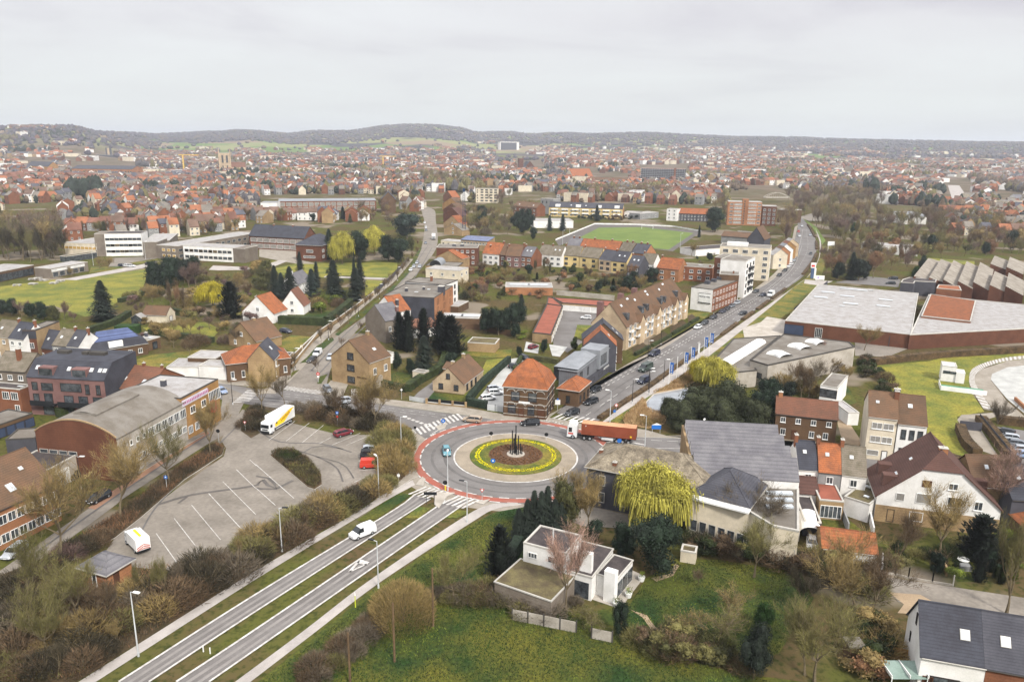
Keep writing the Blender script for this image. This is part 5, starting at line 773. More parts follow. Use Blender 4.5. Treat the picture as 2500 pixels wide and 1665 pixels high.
for x,y,s in((105,1385,2.6),(290,1315,2.5),(440,1272,2.3)):
 p=G(c3(x,y),6.5)-B['o'];mb=MB();n=8
 for i in range(n):
  t0,t1=[math.pi*j/n for j in(i,i+1)];f=lambda t:(math.cos(t)*s,math.sin(t)*1.4)
  (xa,za),(xb,zb)=f(t0),f(t1);mb.poly([(xa,-s,6.6+za*.6),(xb,-s,6.6+zb*.6),(xb*.75,0,6.6+zb),(xa*.75,0,6.6+za)]);mb.poly([(xa,s,6.6+za*.6),(xb,s,6.6+zb*.6),(xb*.75,0,6.6+zb),(xa*.75,0,6.6+za)])
 MBo=mb.build('domed_skylight',M['wpaint'],B['root'],loc=(p.x,p.y,0),rz=.5)
pwin(B,(1832,880),(1875,893),.5,2.2,2.6,1.6,'D')
B=pbld('concrete_depot','lower grey wing of the depot with a long white vaulted skylight',[(1728,896),(1790,828),(1905,820),(1833,880),(1848,905),(1750,915)],4.6,'conc','fgr',cop='dcop')
p,q=G((1768,890),4.7)-B['o'],G((1856,835),4.7)-B['o'];d=(q-p).normalized();n=Vector((-d.y,d.x,0));mb=MB()
for i in range(8):
 t0,t1=[math.pi*j/8 for j in(i,i+1)];mb.poly([tuple(P_+n*math.cos(t)*1.9+Vector((0,0,math.sin(t)*1.1)))for P_,t in((p,t0),(p,t1),(q,t1),(q,t0))])
mb.build('vaulted_skylight',M['wpaint'],B['root'])
B=bld('large_hall','large low brick hall with patchy white felt roof and rooflights','hall',c3(158,1068),c3(1318,1198),c3(1490,828),4.8,4.8,'flat','dred','fwh',cop='coping',wn=[(0,1,[.2],6.5,3.6,'b',.02,.14),(0,1,[.2],2.4,3.4,'W',.25,.32),(0,1,[1.2],9,2.4,'n',.34,.52)]and[(0,1,[.2],6.5,3.6,'b',.02,.14),(0,1,[.2],2.4,3.4,'W',.25,.32)],sky=[(.13,.62,5.5,2.2),(.16,.78,5.5,2.2),(.36,.72,5.5,2.2),(.38,.93,11,1.8),(.43,.53,5.5,2.4),(.72,.72,5,2.2),(.72,.55,5,2.2),(.37,.45,2,1.2),(.27,.97,2,1.),(.55,.95,2,1.)])
pbld('large_hall','second half of the large hall, white-roofed with long brick flank',[c3(1305,1199),c3(2360,1143),c3(2800,1118),c3(2750,960),c3(1915,880),c3(1478,830)],4.9,'dred','fwh',cop='coping')
pbld('tiled_hall_section','rusty orange tiled roof section in the middle of the large hall',[c3(1410,1025),c3(1865,1075),c3(1912,885),c3(1495,825)],5.6,'red','tor')
pbld('flat_annex','dark flat-roofed annex at the back of the large hall',[c3(1220,715),c3(1340,725),c3(1355,705),c3(1545,715),c3(1550,690),c3(1300,672),c3(1240,690)],6.5,'dgrey','fdk')
pbld('flat_annex','small orange-tiled link building behind the large hall',[c3(1550,770),c3(1780,790),c3(1760,750),c3(1570,738)],6,'red','tor')
for i,(x0,y0,x1,y1,x2,y2,ln)in enumerate(((1340,660,1480,672,1475,492,0),(1480,672,1610,690,1590,502,0),(1612,690,1745,740,1708,510,0),(1748,705,1885,752,1828,520,0),(1888,712,2035,770,1952,530,0),(2040,740,2185,782,2085,612,0),(2185,750,2350,815,2215,627,0),(2045,545,2200,580,2085,470,0),(2195,575,2350,620,2225,480,0))):
 a,b_,c=G(c3(x0,y0),7.5),G(c3(x1,y1+20),5),G(c3(x2,y2),7.5)
 o=Vector((a.x,a.y,0));r_=empty('sawtooth_bay',o);tag(r_,('%s grey ribbed sawtooth roof bay of the brick factory'%((ORD[i]if i<7 else('rear left','rear right')[i-7]),)),'factory bay','sawtooth factory bays')
 v=Vector((c.x-a.x,c.y-a.y,0));u=Vector((b_.x-a.x,b_.y-a.y,0));mb=MB();A0,A1=Vector((0,0,7.5)),v+Vector((0,0,7.5));B0,B1=u+Vector((0,0,4.8)),u+v+Vector((0,0,4.8));z=lambda p,h:Vector((p.x,p.y,h))
 mb.poly([z(A0,0),A0,A1,z(A1,0)]);mb.poly([z(B0,0),B0,B1,z(B1,0)]);mb.poly([z(A0,0),z(B0,0),B0,A0]);mb.poly([z(A1,0),z(B1,0),B1,A1]);mb.build('wall',M['dred'],r_)
 e_=Vector((0,0,.12));mb=MB();mb.poly([A0+e_,B0+e_,B1+e_,A1+e_]);mb.poly([A0+e_,A1+e_,A1-e_,A0-e_]);mb.build('roof',M['corr'],r_)
B=bld('school_tower','four-storey school block with brick ends and ochre window panels','school',c0(890,476),c0(1320,470),c0(1435,462)if 0 else c0(1325,440),0,12.5,'flat','white','fdk',d=13,wn=[(0,8,[8.8],2.4,1.5,'n',.22,.99),(0,8,[5.4],2.4,1.5,'n',.22,.99),(0,8,[2.],2.4,1.5,'n',.22,.99)])
part(B,'brick_end',MB().box(-.1,B['w']*.21,-.1,13.1,0,12.6),'greyb')
for i,z in((1,5.4),(2,5.4),(5,5.4),(1,2.),(3,2.),(4,2.)):win(B,0,B['w']*(.22+.77*(i+.5)/8),z,2.5,1.6,'y')
bld('school_wing','blank brown brick end of the school tower block','school',c0(1310,345),c0(1445,345),c0(1440,250),9,9,'flat','greyb','fwh',d=16)
bld('school_wing','long white flat roof running behind the school entrance wing','school',c0(1440,372),c0(1640,385),c0(2165,250),7.5,7.5,'flat','greyb','fwh',w=14,wn=[(0,3,[4.4,1.2],2.,1.6,'y',.2,.95),(1,14,[4.4,1.2],3,1.6,'n')])
B=bld('school_wing','two-storey school wing with ochre and glass panels and brick end','school',c0(1682,380),c0(2245,408),c0(2355,380),7.6,7.6,'flat','white','fwh',wn=[(0,10,[4.6,1.2],2.6,1.6,'n',.02,.8)],d=13)
part(B,'brick_end',MB().box(B['w']*.82,B['w']+.1,-.1,13.1,0,7.7),'greyb')
for i,z in((0,4.6),(1,4.6),(3,4.6),(5,4.6),(6,4.6),(2,1.2)):win(B,0,B['w']*(.02+.78*(i+.5)/10),z,2.7,1.7,'y')
bld('school_wing','low white-roofed hall between the school blocks','school',c0(1330,335),c0(1560,330),c0(1900,262),6,6,'flat','greyb','fwh')
bld('school_wing','pale-roofed school block behind the left woods','school',c0(590,350),c0(885,362),c0(880,285),7,7,'flat','cream','fwh',wn=[(0,8,[3.6],2.6,1.7,'y')]);bld('covered_walkway','dark open covered walkway beside the school tower','walkway',c0(610,480),c0(890,440),c0(885,425),3,3,'flat','glass','fmo',d=5)
bld('school_pavilion','low brick and white-panel pavilion on the big school lawn','school',c0(315,582),c0(465,592),c0(775,528),4.4,4.4,'flat','greyb','fwh',wn=[(1,5,[.3],3.2,2.4,'n',.02,.9),(1,6,[2.9],3.4,1.2,'g',.02,.9)])
bld('school_pavilion','low brick pavilion with tall dark windows at the left edge','school',c0(-200,660),c0(310,558),c0(290,545),4.6,4.6,'flat','brown','fwh',d=16,wn=[(0,9,[.3],3.2,3.2,'D',.1,.98)])
B=bld('school_building','long brick school with dark slate roof and banks of white windows','school',(608,575),(742,582),(742,560),8,8,'gu','dred','tdk',d=14,r=6,ov=.5,wn=[(0,8,[4.4,.8],4.,2.4,'C',.02,.98)],chim=[(.08,.55,1,1,.6),(.35,.5,1,1,.6),(.7,.5,1,1,.6)])
B=bld('school_building','brick pavilion with dark hipped slate roof on the school lawn','school',(722,598),(768,600),(790,589),8.6,8.6,'hip','dred','tdk',d=22,w=15,r=5,ov=.6,wn=[(0,1,[4.6],4,1.6,'W',.3,.8),(0,1,[1.6],7,1.2,'W',.2,.85),(1,4,[1.6,4.8],2.5,1.6,'W')])
B=bld('factory','long two-storey brick factory with rows of white-framed windows','factory',(680,492),(918,490),(920,486),10,10,'su','red','zincr',d=18,r=1,wn=[(0,17,[5.6,1.4],4.,3.2,'C',.01,.99)])
bld('ivy_block','green ivy-covered end block of the long factory','factory',(636,496),(676,496),(676,488),12,12,'flat','white','zincr',d=18);MBv=None
bld('chapel','brown brick building with pyramid gable right of the factory','chapel',(930,488),(966,488),(968,482),12,12,'gv','brown','tsl',d=22,r=7)
B=bld('church_tower','pale stone belfry with tall louvred openings and corner pinnacles','church tower',(538,424),(562,424),(562,423),0,38,'flat','beigeb','fgr',w=20,d=17,wn=[(0,2,[20],3.6,14,'D',.1,.9),(0,2,[8],2.4,7,'D',.1,.9)])
for x_ in(0,B['w']):part(B,'pinnacle',MB().box(x_-1,x_+1,-1,1,0,41).tube((x_,0,41),(x_,0,48),1.2,.1,5),'beigeb')
bld('church','long red-roofed church nave right of the belfry','church',(564,424),(600,424),(600,422),0,12,'gu','beigeb','tred',d=16,r=9)
B=bld('brick_church','red brick church with dark square tower','church',(1282,421),(1300,421),(1302,418),0,12,'gv','dred','tsl',w=22,d=30,r=12)
part(B,'tower',MB().box(-14,-4,0,11,0,30),'dred')
B=bld('office_tower','dark glass office tower with pale central shaft','tower block',(236,397),(270,397),(270,395),0,20,'flat','dgrey','fgr',w=44,d=20);part(B,'tower_shaft',MB().box(24,38,2,16,0,38),'dgrey');part(B,'lift_shaft',MB().box(28,33,1.5,3,0,37),'beigeb')
B=bld('tower_block','grey high-rise slab with white end walls below the hills','tower block',(1222,386),(1270,386),(1270,385),0,62,'flat','dgrey','fwh',w=76,d=18);part(B,'end_wall',MB().box(-4,-.1,-.5,18,0,65).box(76.1,88,-.5,18,0,64).box(-4,88,-.5,18,62.1,65),'white')
B=bld('scaffolded_block','long dark multi-storey block wrapped in scaffolding','building site',(1564,447),(1675,450),(1675,446),0,24,'flat','dgrey','fred',w=72,d=20)
mb=MB()
for i in range(8):mb.box(-.6,B['w']+.6,-1.6,-1.4,2+i*2.9,2.3+i*2.9)
for i in range(20):mb.box(B['w']*i/19-.07,B['w']*i/19+.07,-1.6,-1.4,0,25)
part(B,'scaffolding',mb,'galv');part(B,'lift_tower',MB().box(55,58,-2,4,0,26),'red')
bld('orange_hall','big bright orange-roofed hall in the middle of the town','hall',(1398,431),(1448,431),(1452,424),9,9,'gu','cream','tor',d=40,r=12)
bld('long_school','long cream building with small cupola right of the orange hall','school',(1452,440),(1532,442),(1532,438),10,10,'gu','cream','tbr',d=16,r=4,wn=[(0,20,[5],2,2.6,'n')])
bld('factory','long brick factory with grey roof left of the belfry','factory',(175,412),(322,414),(320,404),13,13,'gu','orange','tsl',d=34,r=5,wn=[(0,24,[7,2],2.6,3,'n')])
bld('church','ochre church with grey roof and small tower at the left','church',(65,405),(118,407),(118,401),12,12,'gu','yellow','tsl',d=20,r=8)
bld('shed','bright blue gabled shed in the right-hand town','shed',(2060,428),(2076,428),(2078,422),7,7,'gv','bluedoor','bluedoor',d=14,r=5)
bld('depot','white-roofed depot among the woods of the cutting','depot',(2150,518),(2230,532),(2240,524),7,7,'av','white','zincr',w=40,d=20,r=2)
bld('long_shed','long low white shed behind the trees right of the avenue','shed',(2103,597),(2243,606),(2244,600),5,5,'flat','white','fwh',d=16,wn=[(0,8,[1],3,2,'g')])
bld('villa','white villa on the green at the top right','villa',(2462,482),(2480,484),(2484,478),5,5,'gv','white','tsg',d=10,r=4)
B=bld('white_lodge','small white mono-pitch lodge with green-floored terrace in the field','lodge',b3(1605,165),b3(1740,180),b3(1748,105),4.4,4.4,'flat','white','wpaint',d=5,wn=[(0,1,[2.4],1.8,.8,'D',.2,.5),(0,1,[2.4],1.6,.7,'D',.7,.95)])
part(B,'terrace_floor',MB().box(-.5,10,-9.5,-5.5,0,.5),mat('green_floor',col(96,156,126,.7),.1));part(B,'terrace_fence',MB().box(-.6,10.4,-9.9,-9.8,0,1.3).box(-.7,-.6,-9.8,-3,0,1.3),'wpaint');part(B,'porch',MB().box(B['w'],B['w']+2.2,-.4,3.4,0,3.2),'white')
#-- vegetation prototypes (meshes shared by the copies)
def rv(r=1.):return Vector((rnd.uniform(-r,r),rnd.uniform(-r,r),rnd.uniform(-r,r)))
def sliver(mb,p,d,ln,w):
 s=d.cross(rv()).normalized()*w;q=p+d*ln+rv(.12)*ln;mb.v+=[tuple(p-s),tuple(p+s),tuple(q)];n=len(mb.v);mb.f.append([n-3,n-2,n-1]);mb.m.append(0)
def leaf(mb,p,s,up=.3):
 a=rv().normalized()*s;b_=rv().normalized()*s*.7;b_.z+=up*s*rnd.random();mb.v+=[tuple(p),tuple(p+a),tuple(p+b_)];n=len(mb.v);mb.f.append([n-3,n-2,n-1]);mb.m.append(0)
def bare_meshes(Hh,spread,ntw,up=.35,fork=.28,dense=1.):
 tr,tw=MB(),MB();tips=[]
 def br(p,d,ln,r,lv):
  n=3;q=p
  for i in range(n):
   d2=(d+rv(.16)+Vector((0,0,.05))).normalized();e_=q+d2*ln/n;r0,r1=r*(1-.22*i),r*(1-.22*(i+1));tr.tube(q,e_,max(.02,r0),max(.018,r1),5 if lv<2 else 3,cap=False);q=e_;d=d2
   if lv>=2:tips.append((q.copy(),d.copy(),lv))
   if lv and lv<4 and i<n-1 and rnd.random()<.8:
    s=(d+rv(.9)*spread+Vector((0,0,up*.5))).normalized();br(q,s,ln*rnd.uniform(.5,.75),r1*.6,lv+1)
  if lv<4:
   for _ in range(4 if lv==0 else(3 if lv<3 else 2)):
    s=(d*.7+rv()*spread+Vector((0,0,up))).normalized();br(q,s,ln*rnd.uniform(.62,.9)if lv else Hh*rnd.uniform(.22,.34),r*.5,lv+1)
 br(Vector((0,0,-.1)),Vector((0,0,1)),Hh*fork,Hh*.023,0)
 for _ in range(ntw):
  p,d,lv=rnd.choice(tips);sliver(tw,p+rv(.35),(d+rv(.8)+Vector((0,0,.25))).normalized(),Hh*rnd.uniform(.05,.12),rnd.uniform(.012,.03)*dense)
 return tr,tw
def conifer_meshes(Hh,R_,n=3600,droop=.35,col_=False,rag=.42):
 tr,lf=MB(),MB();tr.tube((0,0,-.1),(0,0,Hh*.9),Hh*.02,.03,6)
 prof=(lambda t:(min(1.,t*7+.25))*(1-t)**.75)if not col_ else(lambda t:min(1,t*6+.5)*(1-t**3.2)**.8)
 cone=MB();k=9
 for i in range(8):
  t0,t1=.05+.92*i/8,.05+.92*(i+1)/8
  for j in range(k):
   a,b_=2*math.pi*j/k,2*math.pi*(j+1)/k;r0,r1=prof(t0)*R_*.5,prof(t1)*R_*.5
   lf.poly([(r0*math.cos(a),r0*math.sin(a),t0*Hh),(r0*math.cos(b_),r0*math.sin(b_),t0*Hh),(r1*math.cos(b_),r1*math.sin(b_),t1*Hh),(r1*math.cos(a),r1*math.sin(a),t1*Hh)])
 lobes=[rnd.uniform(1-rag,1+rag)for _ in range(60)]
 for _ in range(n):
  t=rnd.random()**1.25*.97+.02;a=rnd.uniform(0,6.283);lb=lobes[int((a*3+t*31))%60];r=R_*prof(t)*lb*rnd.uniform(.45,1.1);p=Vector((r*math.cos(a),r*math.sin(a),t*Hh+rnd.uniform(-.2,.2)))
  o=Vector((math.cos(a),math.sin(a),-droop));sd_=Vector((-math.sin(a),math.cos(a),0))*rnd.uniform(.16,.34)*max(.6,R_/3);e_=p+o*rnd.uniform(.35,.8)*max(.6,R_/3)+Vector((0,0,.25*col_))
  lf.v+=[tuple(p-sd_),tuple(p+sd_),tuple(e_)];q=len(lf.v);lf.f.append([q-3,q-2,q-1]);lf.m.append(0)
 return tr,lf
def blob_pts(R_,Hh,k=9):
 o=[]
 for i in range(k):
  a=rnd.uniform(0,6.28);r=rnd.random()**.6*.62*R_;t=rnd.uniform(.22,.82);q=1-.5*max(0,t-.5)/.4*(r/R_)*1.6
  o.append((Vector((math.cos(a)*r*q,math.sin(a)*r*q,t*Hh)),rnd.uniform(.3,.46)))
 return o
def round_meshes(Hh,R_,n=6500,ls=.36,k=16,trunk=True,low=.0):
 tr,lf=MB(),MB();tr.tube((0,0,-.1),(0,0,Hh*.6),Hh*.025,.06,6)
 cl=blob_pts(R_,Hh,k)
 for c,f in cl:
  if trunk:tr.tube((0,0,Hh*.25),tuple(c),.12,.04,4)
  m_=6;rr=f*R_*.66;rz=f*Hh*.45*.74
  rings=[]
  for i in range(m_+1):
   ph=math.pi*i/m_;rings.append([(c.x+rr*math.sin(ph)*math.cos(a),c.y+rr*math.sin(ph)*math.sin(a),c.z+rz*math.cos(ph))for a in[2*math.pi*j/8 for j in range(8)]])
  for u,v in zip(rings,rings[1:]):
   for j in range(8):lf.poly([u[j],u[(j+1)%8],v[(j+1)%8],v[j]])
 for _ in range(n):
  c,f=rnd.choice(cl);d=rv().normalized();d.z*=.9;p=c+Vector((d.x*f*R_,d.y*f*R_,d.z*f*Hh*.48))*rnd.uniform(.62,1.2)
  if p.z>.1:leaf(lf,p,ls)
 return tr,lf
def willow_meshes(Hh,R_,n=1500):
 tr,lf=MB(),MB();tr.tube((0,0,-.1),(0,0,Hh*.45),Hh*.035,Hh*.022,7);heads=[]
 for _ in range(34):
  a=rnd.uniform(0,6.28);r=R_*rnd.uniform(.1,.82);h_=Hh*rnd.uniform(.78,.96)*(1-.42*(r/R_)**2);q=Vector((r*math.cos(a),r*math.sin(a),h_));tr.tube((0,0,Hh*.42),tuple(q),.13,.04,4);heads.append(q)
 for _ in range(n):
  q=rnd.choice(heads);a=rnd.uniform(0,6.28);p=q+Vector((rnd.gauss(0,.17)*R_,rnd.gauss(0,.17)*R_,rnd.uniform(-.3,.5)));o=Vector((p.x,p.y,0));o=o.normalized()*rnd.uniform(.1,.5)if o.length>.1 else rv(.2);w_=rnd.uniform(.03,.07);dr=rnd.uniform(.06,.3)*Hh*(1+.5*(q.x*q.x+q.y*q.y)**.5/R_)
  s=Vector((math.cos(a),math.sin(a),0))*w_;pr=p
  for k in range(3):
   e_=pr+o*(1-.3*k)+Vector((0,0,-dr/3));
   if e_.z<.5:break
   lf.v+=[tuple(pr-s),tuple(pr+s),tuple(e_+s*.8),tuple(e_-s*.8)];m_=len(lf.v);lf.f.append([m_-4,m_-3,m_-2,m_-1]);lf.m.append(0);pr=e_
  for _2 in range(2):leaf(lf,p+rv(.8),.34)
 return tr,lf
def bush_meshes(Hh,R_,n=1500,w_=.03):
 tr,tw=MB(),MB()
 for _ in range(14):
  a=rnd.uniform(0,6.28);e_=Vector((math.cos(a)*R_*rnd.uniform(.2,.8),math.sin(a)*R_*rnd.uniform(.2,.8),Hh*rnd.uniform(.5,.95)));tr.tube((rnd.uniform(-.2,.2),rnd.uniform(-.2,.2),0),tuple(e_),.045,.015,3)
 for _ in range(n):
  a=rnd.uniform(0,6.28);u=rnd.random()**.5;t=rnd.uniform(.1,1.);p=Vector((math.cos(a)*R_*u*.85,math.sin(a)*R_*u*.85,Hh*t*(1-.55*u*u)*.85));d=(Vector((p.x,p.y,Hh*.6))+rv(1.2)).normalized();sliver(tw,p,d,rnd.uniform(.35,.9),rnd.uniform(.5,1.3)*w_)
 return tr,tw
def mk(pair,name,m1,m2,nm2='crown'):return(name,pair[0].mesh('trunk',[m1]),pair[1].mesh(nm2,[m2]),nm2)
PR={}
PR['bare']=[mk(bare_meshes(12,.62,5200),'bare_tree',bark,TW['gold'])for _ in range(4)]
PR['tall']=[mk(bare_meshes(15,.34,3200,up=.8,fork=.2),'bare_tree',bark,TW['olive'])for _ in range(3)]
PR['fruit']=[mk(bare_meshes(6,.9,1700,up=.2,fork=.24),'fruit_tree',bark,TW['grey'])for _ in range(3)]
PR['pollard']=[mk(bare_meshes(5,.6,500,up=.5,fork=.5),'pollard_tree',bark,TW['brown'])for _ in range(2)]
PR['fir']=[mk(conifer_meshes(12,3.6),'conifer',bark,LF['fir'])for _ in range(3)]
PR['cyp']=[mk(conifer_meshes(8,1.5,1800,-.6,True),'cypress',bark,LF['fir'])for _ in range(2)]
PR['ever']=[mk(round_meshes(9,4.2),'evergreen_tree',bark,LF['ever'])for _ in range(3)]
PR['shrub']=[mk(round_meshes(2.6,1.7,1300,.2,6,False),'evergreen_shrub',bark,LF['hedge'])for _ in range(3)]
PR['willow']=[mk(willow_meshes(10,5.2,6500),'willow',bark,LF['willow'])for _ in range(2)]
PR['bush']=[mk(bush_meshes(2.8,2.1,1500),'bare_shrub',bark,TW['brown'],'twigs')for _ in range(4)]
PR['pine']=[mk(round_meshes(9,6,11000,.4,26),'pine_tree',bark,LF['pine'])for _ in range(2)]
UNLINK=[]
CNT={}
def plant(kind,p,h=1.,w=None,twig=None,desc=None,cat=None,group=None,label=None,z=0.,bark_=None):
 g=p if isinstance(p,Vector)else G(p,0);pr=rnd.choice(PR[kind]);w=w or h;CNT[kind]=CNT.get(kind,0)+1
 r=empty(pr[0],(g.x,g.y,g.z if isinstance(p,Vector)else z),rnd.uniform(0,6.28));r.scale=(w,w,h)
 t=link('trunk',pr[1],r);c=link(pr[3],pr[2],r)
 for o,mt in((c,twig),(t,bark_)):
  if mt:o.material_slots[0].link='OBJECT';o.material_slots[0].material=mt
 px=PX(g)
 cat=cat or{'bush':'shrub','shrub':'shrub'}.get(kind,'tree')
 if label:tag(r,label,cat,group)
 else:auto(r,desc or{'bare':'bare spreading tree','tall':'tall slender bare tree','fruit':'low bare fruit tree','pollard':'stubby pollarded tree','fir':'dark green conifer','cyp':'narrow dark cypress','ever':'dense dark evergreen tree','shrub':'rounded green shrub','willow':'yellow-green weeping willow','bush':'bare twiggy shrub','pine':'broad dark pine'}[kind],cat,px[0],px[1],group)
 return r
# --- trees named one by one: (kind, foot, height m, width factor, twig material)
HP=dict(bare=12,tall=15,fruit=6,pollard=5,fir=12,cyp=8,ever=9,shrub=2.6,willow=10,bush=2.8,pine=9)
def T_(kind,p,hm,wf=1.,tm=None,**k):
 s=hm/HP[kind];tm=TW.get(tm)or LF.get(tm)if isinstance(tm,str)else tm
 return plant(kind,p,s,s*wf,tm,**k)
for p,h,tm in((b0(1110,1560),14.5,'gold'),(b0(1562,1238),11,'olive'),(b0(1932,982),11.5,'gold'),(a0(565,430),15,'gold'),(b0(560,1450),9,'gold')):T_('bare',p,h,.95,tm,desc='golden bare street tree',group='bare street trees by the arched warehouse')
for p,h,tm,wf in((b1(1090,740),11,'gold',1.25),(b1(60,600),11,'gold',.9),(b1(265,520),8,'grey',.8),(b1(1000,720),9,'brown',1.),(b1(700,640),7,'grey',1.),(b1(790,650),7,'brown',.9),((1396,1290),9,'gold',1.1),((1437,1296),9.5,'gold',1.),(a1(1815,850),8,'olive',1.1),(a2(2215,330),11,'grey',1.2),(a2(2225,600),9,'olive',1.1),(a3(800,950),12,'gold',1.15),(a3(960,980),10,'brown',1.),(a3(310,950),7,'dark',1.),(a3(430,1560),10,'olive',1.2),(a3(340,1500),9,'olive',1.),(a3(1580,420),11,'gold',1.1),(a3(1200,460),8,'brown',1.),(b3(2040,1560),12,'pink',1.),(b3(2100,760),7,'grey',1.),(b3(380,480),10,'grey',1.),(b3(300,490),10,'brown',.8),(b3(720,320),5,'gold',1.2),(c3(885,1340),9,'gold',1.),(c3(440,1470),8,'pink',.8),(a2(500,900),12,'pink',.75),(a0(700,1030),10,'olive',.9),(a0(245,880),10,'olive',1.),(a0(950,1040),7,'brown',.9),(a0(450,1330),9,'olive',1.)):
 T_('bare',p,h,wf,tm)
for p,h in((a3(2190,940),15),(a0(1520,830),7),(a0(1430,830),6),(a0(1260,780),5)):T_('tall',p,h,.8,'olive')
PR['big']=[mk(bush_meshes(8.2,5.4,11000,.035),'bare_shrub',bark,TW['gold'],'twigs')];HP['big']=8.2;T_('big',a1(1350,1010),7.4,1.1,'gold',label='huge round bare bush beside the footpath')
for p,h,wf in((b2(60,1740),5.5,.8),(b2(140,1730),7,.7),(b2(200,1720),8.4,.62),(b2(265,1740),8.6,.6),(b2(320,1730),9.4,.6),(b2(390,1750),7.4,.7),(b2(450,1740),6.6,.7)):T_('fir',p,h,wf,'fir',desc='dark spiky conifer',group='dark conifers south of the roundabout')
T_('pine',b2(500,1700),10.5,.42,'moss');T_('cyp',a1(2240,600),8.5,1.15,label='tall columnar dark cypress left of the flat-roofed villa');T_('willow',(1592,1298),12.4,.92,'willow',label='big yellow-green weeping willow in front of the mossy-roofed black house')
T_('ever',a2(1290,570),10.5,1.02,'ever',label='huge rounded dark yew behind the flat-roofed villa');T_('ever',a2(1020,420),6.5,.8,'ever',label='smaller dark yew left of the huge rounded one');T_('ever',a2(770,250),3.6,1.1,'ever');T_('ever',a2(990,1160),6.,.5,'ever');T_('ever',a2(2300,1080),5,.8,'laurel');T_('ever',a2(2220,1530),8,.62,'fir')
T_('fruit',a2(1890,1200),5.5,1.3,'olive');T_('fruit',a2(1600,1150),5,1.3,'gold');T_('fruit',a2(720,1100),4.5,1.2,'olive');T_('fruit',a2(1710,670),3,.8,'brown');T_('fruit',a2(2000,1000),5,1.2,'gold')
T_('cyp',a3(1930,430),7.5,1.9);T_('cyp',a3(1930,640),5.5,1.);T_('ever',a3(1540,560),4,.8);T_('shrub',a3(1700,620),2.4,1.2,'lime');T_('shrub',a2(1900,1390),2.,1.2,'forsy',label='bright yellow forsythia by the garden path')
for x,y,h,wf in((1560,760,8.5,1.),(1750,700,11,1.),(1900,770,10,1.),(2050,720,12,.9),(2200,780,9.5,.9),(1450,640,6,.8)):T_('pine',b2(x,y),h,wf*.85,'pine',desc='broad dark pine',group='pine grove by the pond')
for x,y,h in((2300,720,10),(2350,560,9)):T_('ever',b2(x,y),h,.9,'ever')
T_('ever',b3(40,700),9,.9,'ever');T_('ever',b3(180,480),6,.9,'fir')
T_('willow',b2(1850,400),9.5,.95,'willow',label='bright yellow willow behind the pond');T_('willow',b2(1740,340),8,.8,'forsy')
for p,h,wf in((c1(1320,1330),12,.42),(c1(1400,1350),13,.45),(c1(1545,1290),12,.45),(c1(1700,1330),12,.6),(c1(1790,1390),12.5,.75)):T_('cyp',p,h,wf*2.2,'fir',desc='tall dark columnar yew')
T_('fir',c1(1550,1540),11,.95,'fir');T_('ever',c1(1300,1530),6,.6,'ever');T_('ever',c1(1420,1560),5,.7);T_('ever',c1(1800,1500),5,1.)
for x,y,h,wf in((2120,1180,9,.8),(2230,1200,11,.9),(2330,1190,10,.9)):T_('ever',c1(x,y),h,wf,'ever')
T_('ever',c2(50,1100),9,.9);T_('fir',c2(85,1060),10,.7);T_('ever',c2(30,1230),6,.8);T_('shrub',c2(110,1235),3.,1.4,'lime');T_('ever',c2(290,1370),5.5,.6);T_('ever',c2(570,1350),5,.6,'hedge');T_('ever',c2(70,1400),4,.7)
T_('fir',c0(960,1068),15,1.02,'fir',label='large dark fir below the big school lawn')
for x,y,h,k,tm in((1440,800,14,'ever','ever'),(1560,780,13,'ever','ever'),(1700,720,13,'ever','fir'),(1780,690,12,'ever','ever'),(1600,690,12,'pine','ever')):T_(k,c0(x,y),h,.85,tm)
for x,y,h,tm in((1580,960,10,'brown'),(1640,970,10,'rust'),(1700,960,9,'brown')):T_('tall',c0(x,y),h,.8,tm)
for x,y,h,tm in((1400,900,7,'gold'),(1740,760,10,'purple'),(1800,740,9,'purple'),(2250,880,8,'brown'),(1760,1200,6,'gold'),(2200,1300,7,'grey'),(1750,1390,5,'brown'),(1600,1320,6,'gold')):T_('bare',c0(x,y),h,1.2,tm)
T_('willow',c0(1960,950),10.5,1.,'forsy',label='bright yellow weeping willow in the gardens beside the school');T_('cyp',c0(2130,1045),13.5,1.45,'fir',label='dark columnar cypress right of the yellow garden willow')
for x,y,h,tm in((30,1010,6,'fir'),(110,1030,7,'ever'),(200,1040,7,'purple'),(300,1050,7,'ever'),(400,1060,7,'ever'),(500,1070,6.5,'moss'),(590,1060,6,'purple'),(680,1090,4,'purple')):
 T_('bare' if tm=='purple' else 'ever',c0(x,y),h,.95,tm)
for x,y,h,wf in((180,830,13,.75),(240,860,11,.8),(320,870,14,.85),(410,700,14,.6),(520,870,13,.9),(560,760,12,.6),(720,880,17,.95),(920,880,14,.9),(960,780,15,.6),(905,700,12,.4)):T_('fir',c1(x,y),h,wf,'spruce' if x in(240,520)else 'fir',desc='tall dark fir',group='firs between the school and the avenue')
for x,y,h,wf in((680,500,17,.8),(930,520,17,.85),(960,530,16,.8),(1220,520,15,1.),(1330,530,14,1.1)):T_('fir' if x<900 else 'ever',c1(x,y),h,wf,'ever')
T_('ever',c1(1390,310),18,1.35,'spruce',label='big blue-green cedar beside the avenue of pollards');T_('ever',c1(1430,430),9,.6,'moss')
T_('willow',c1(795,545),17,.68,'willow');T_('willow',c1(1090,470),17,.64,'willow')
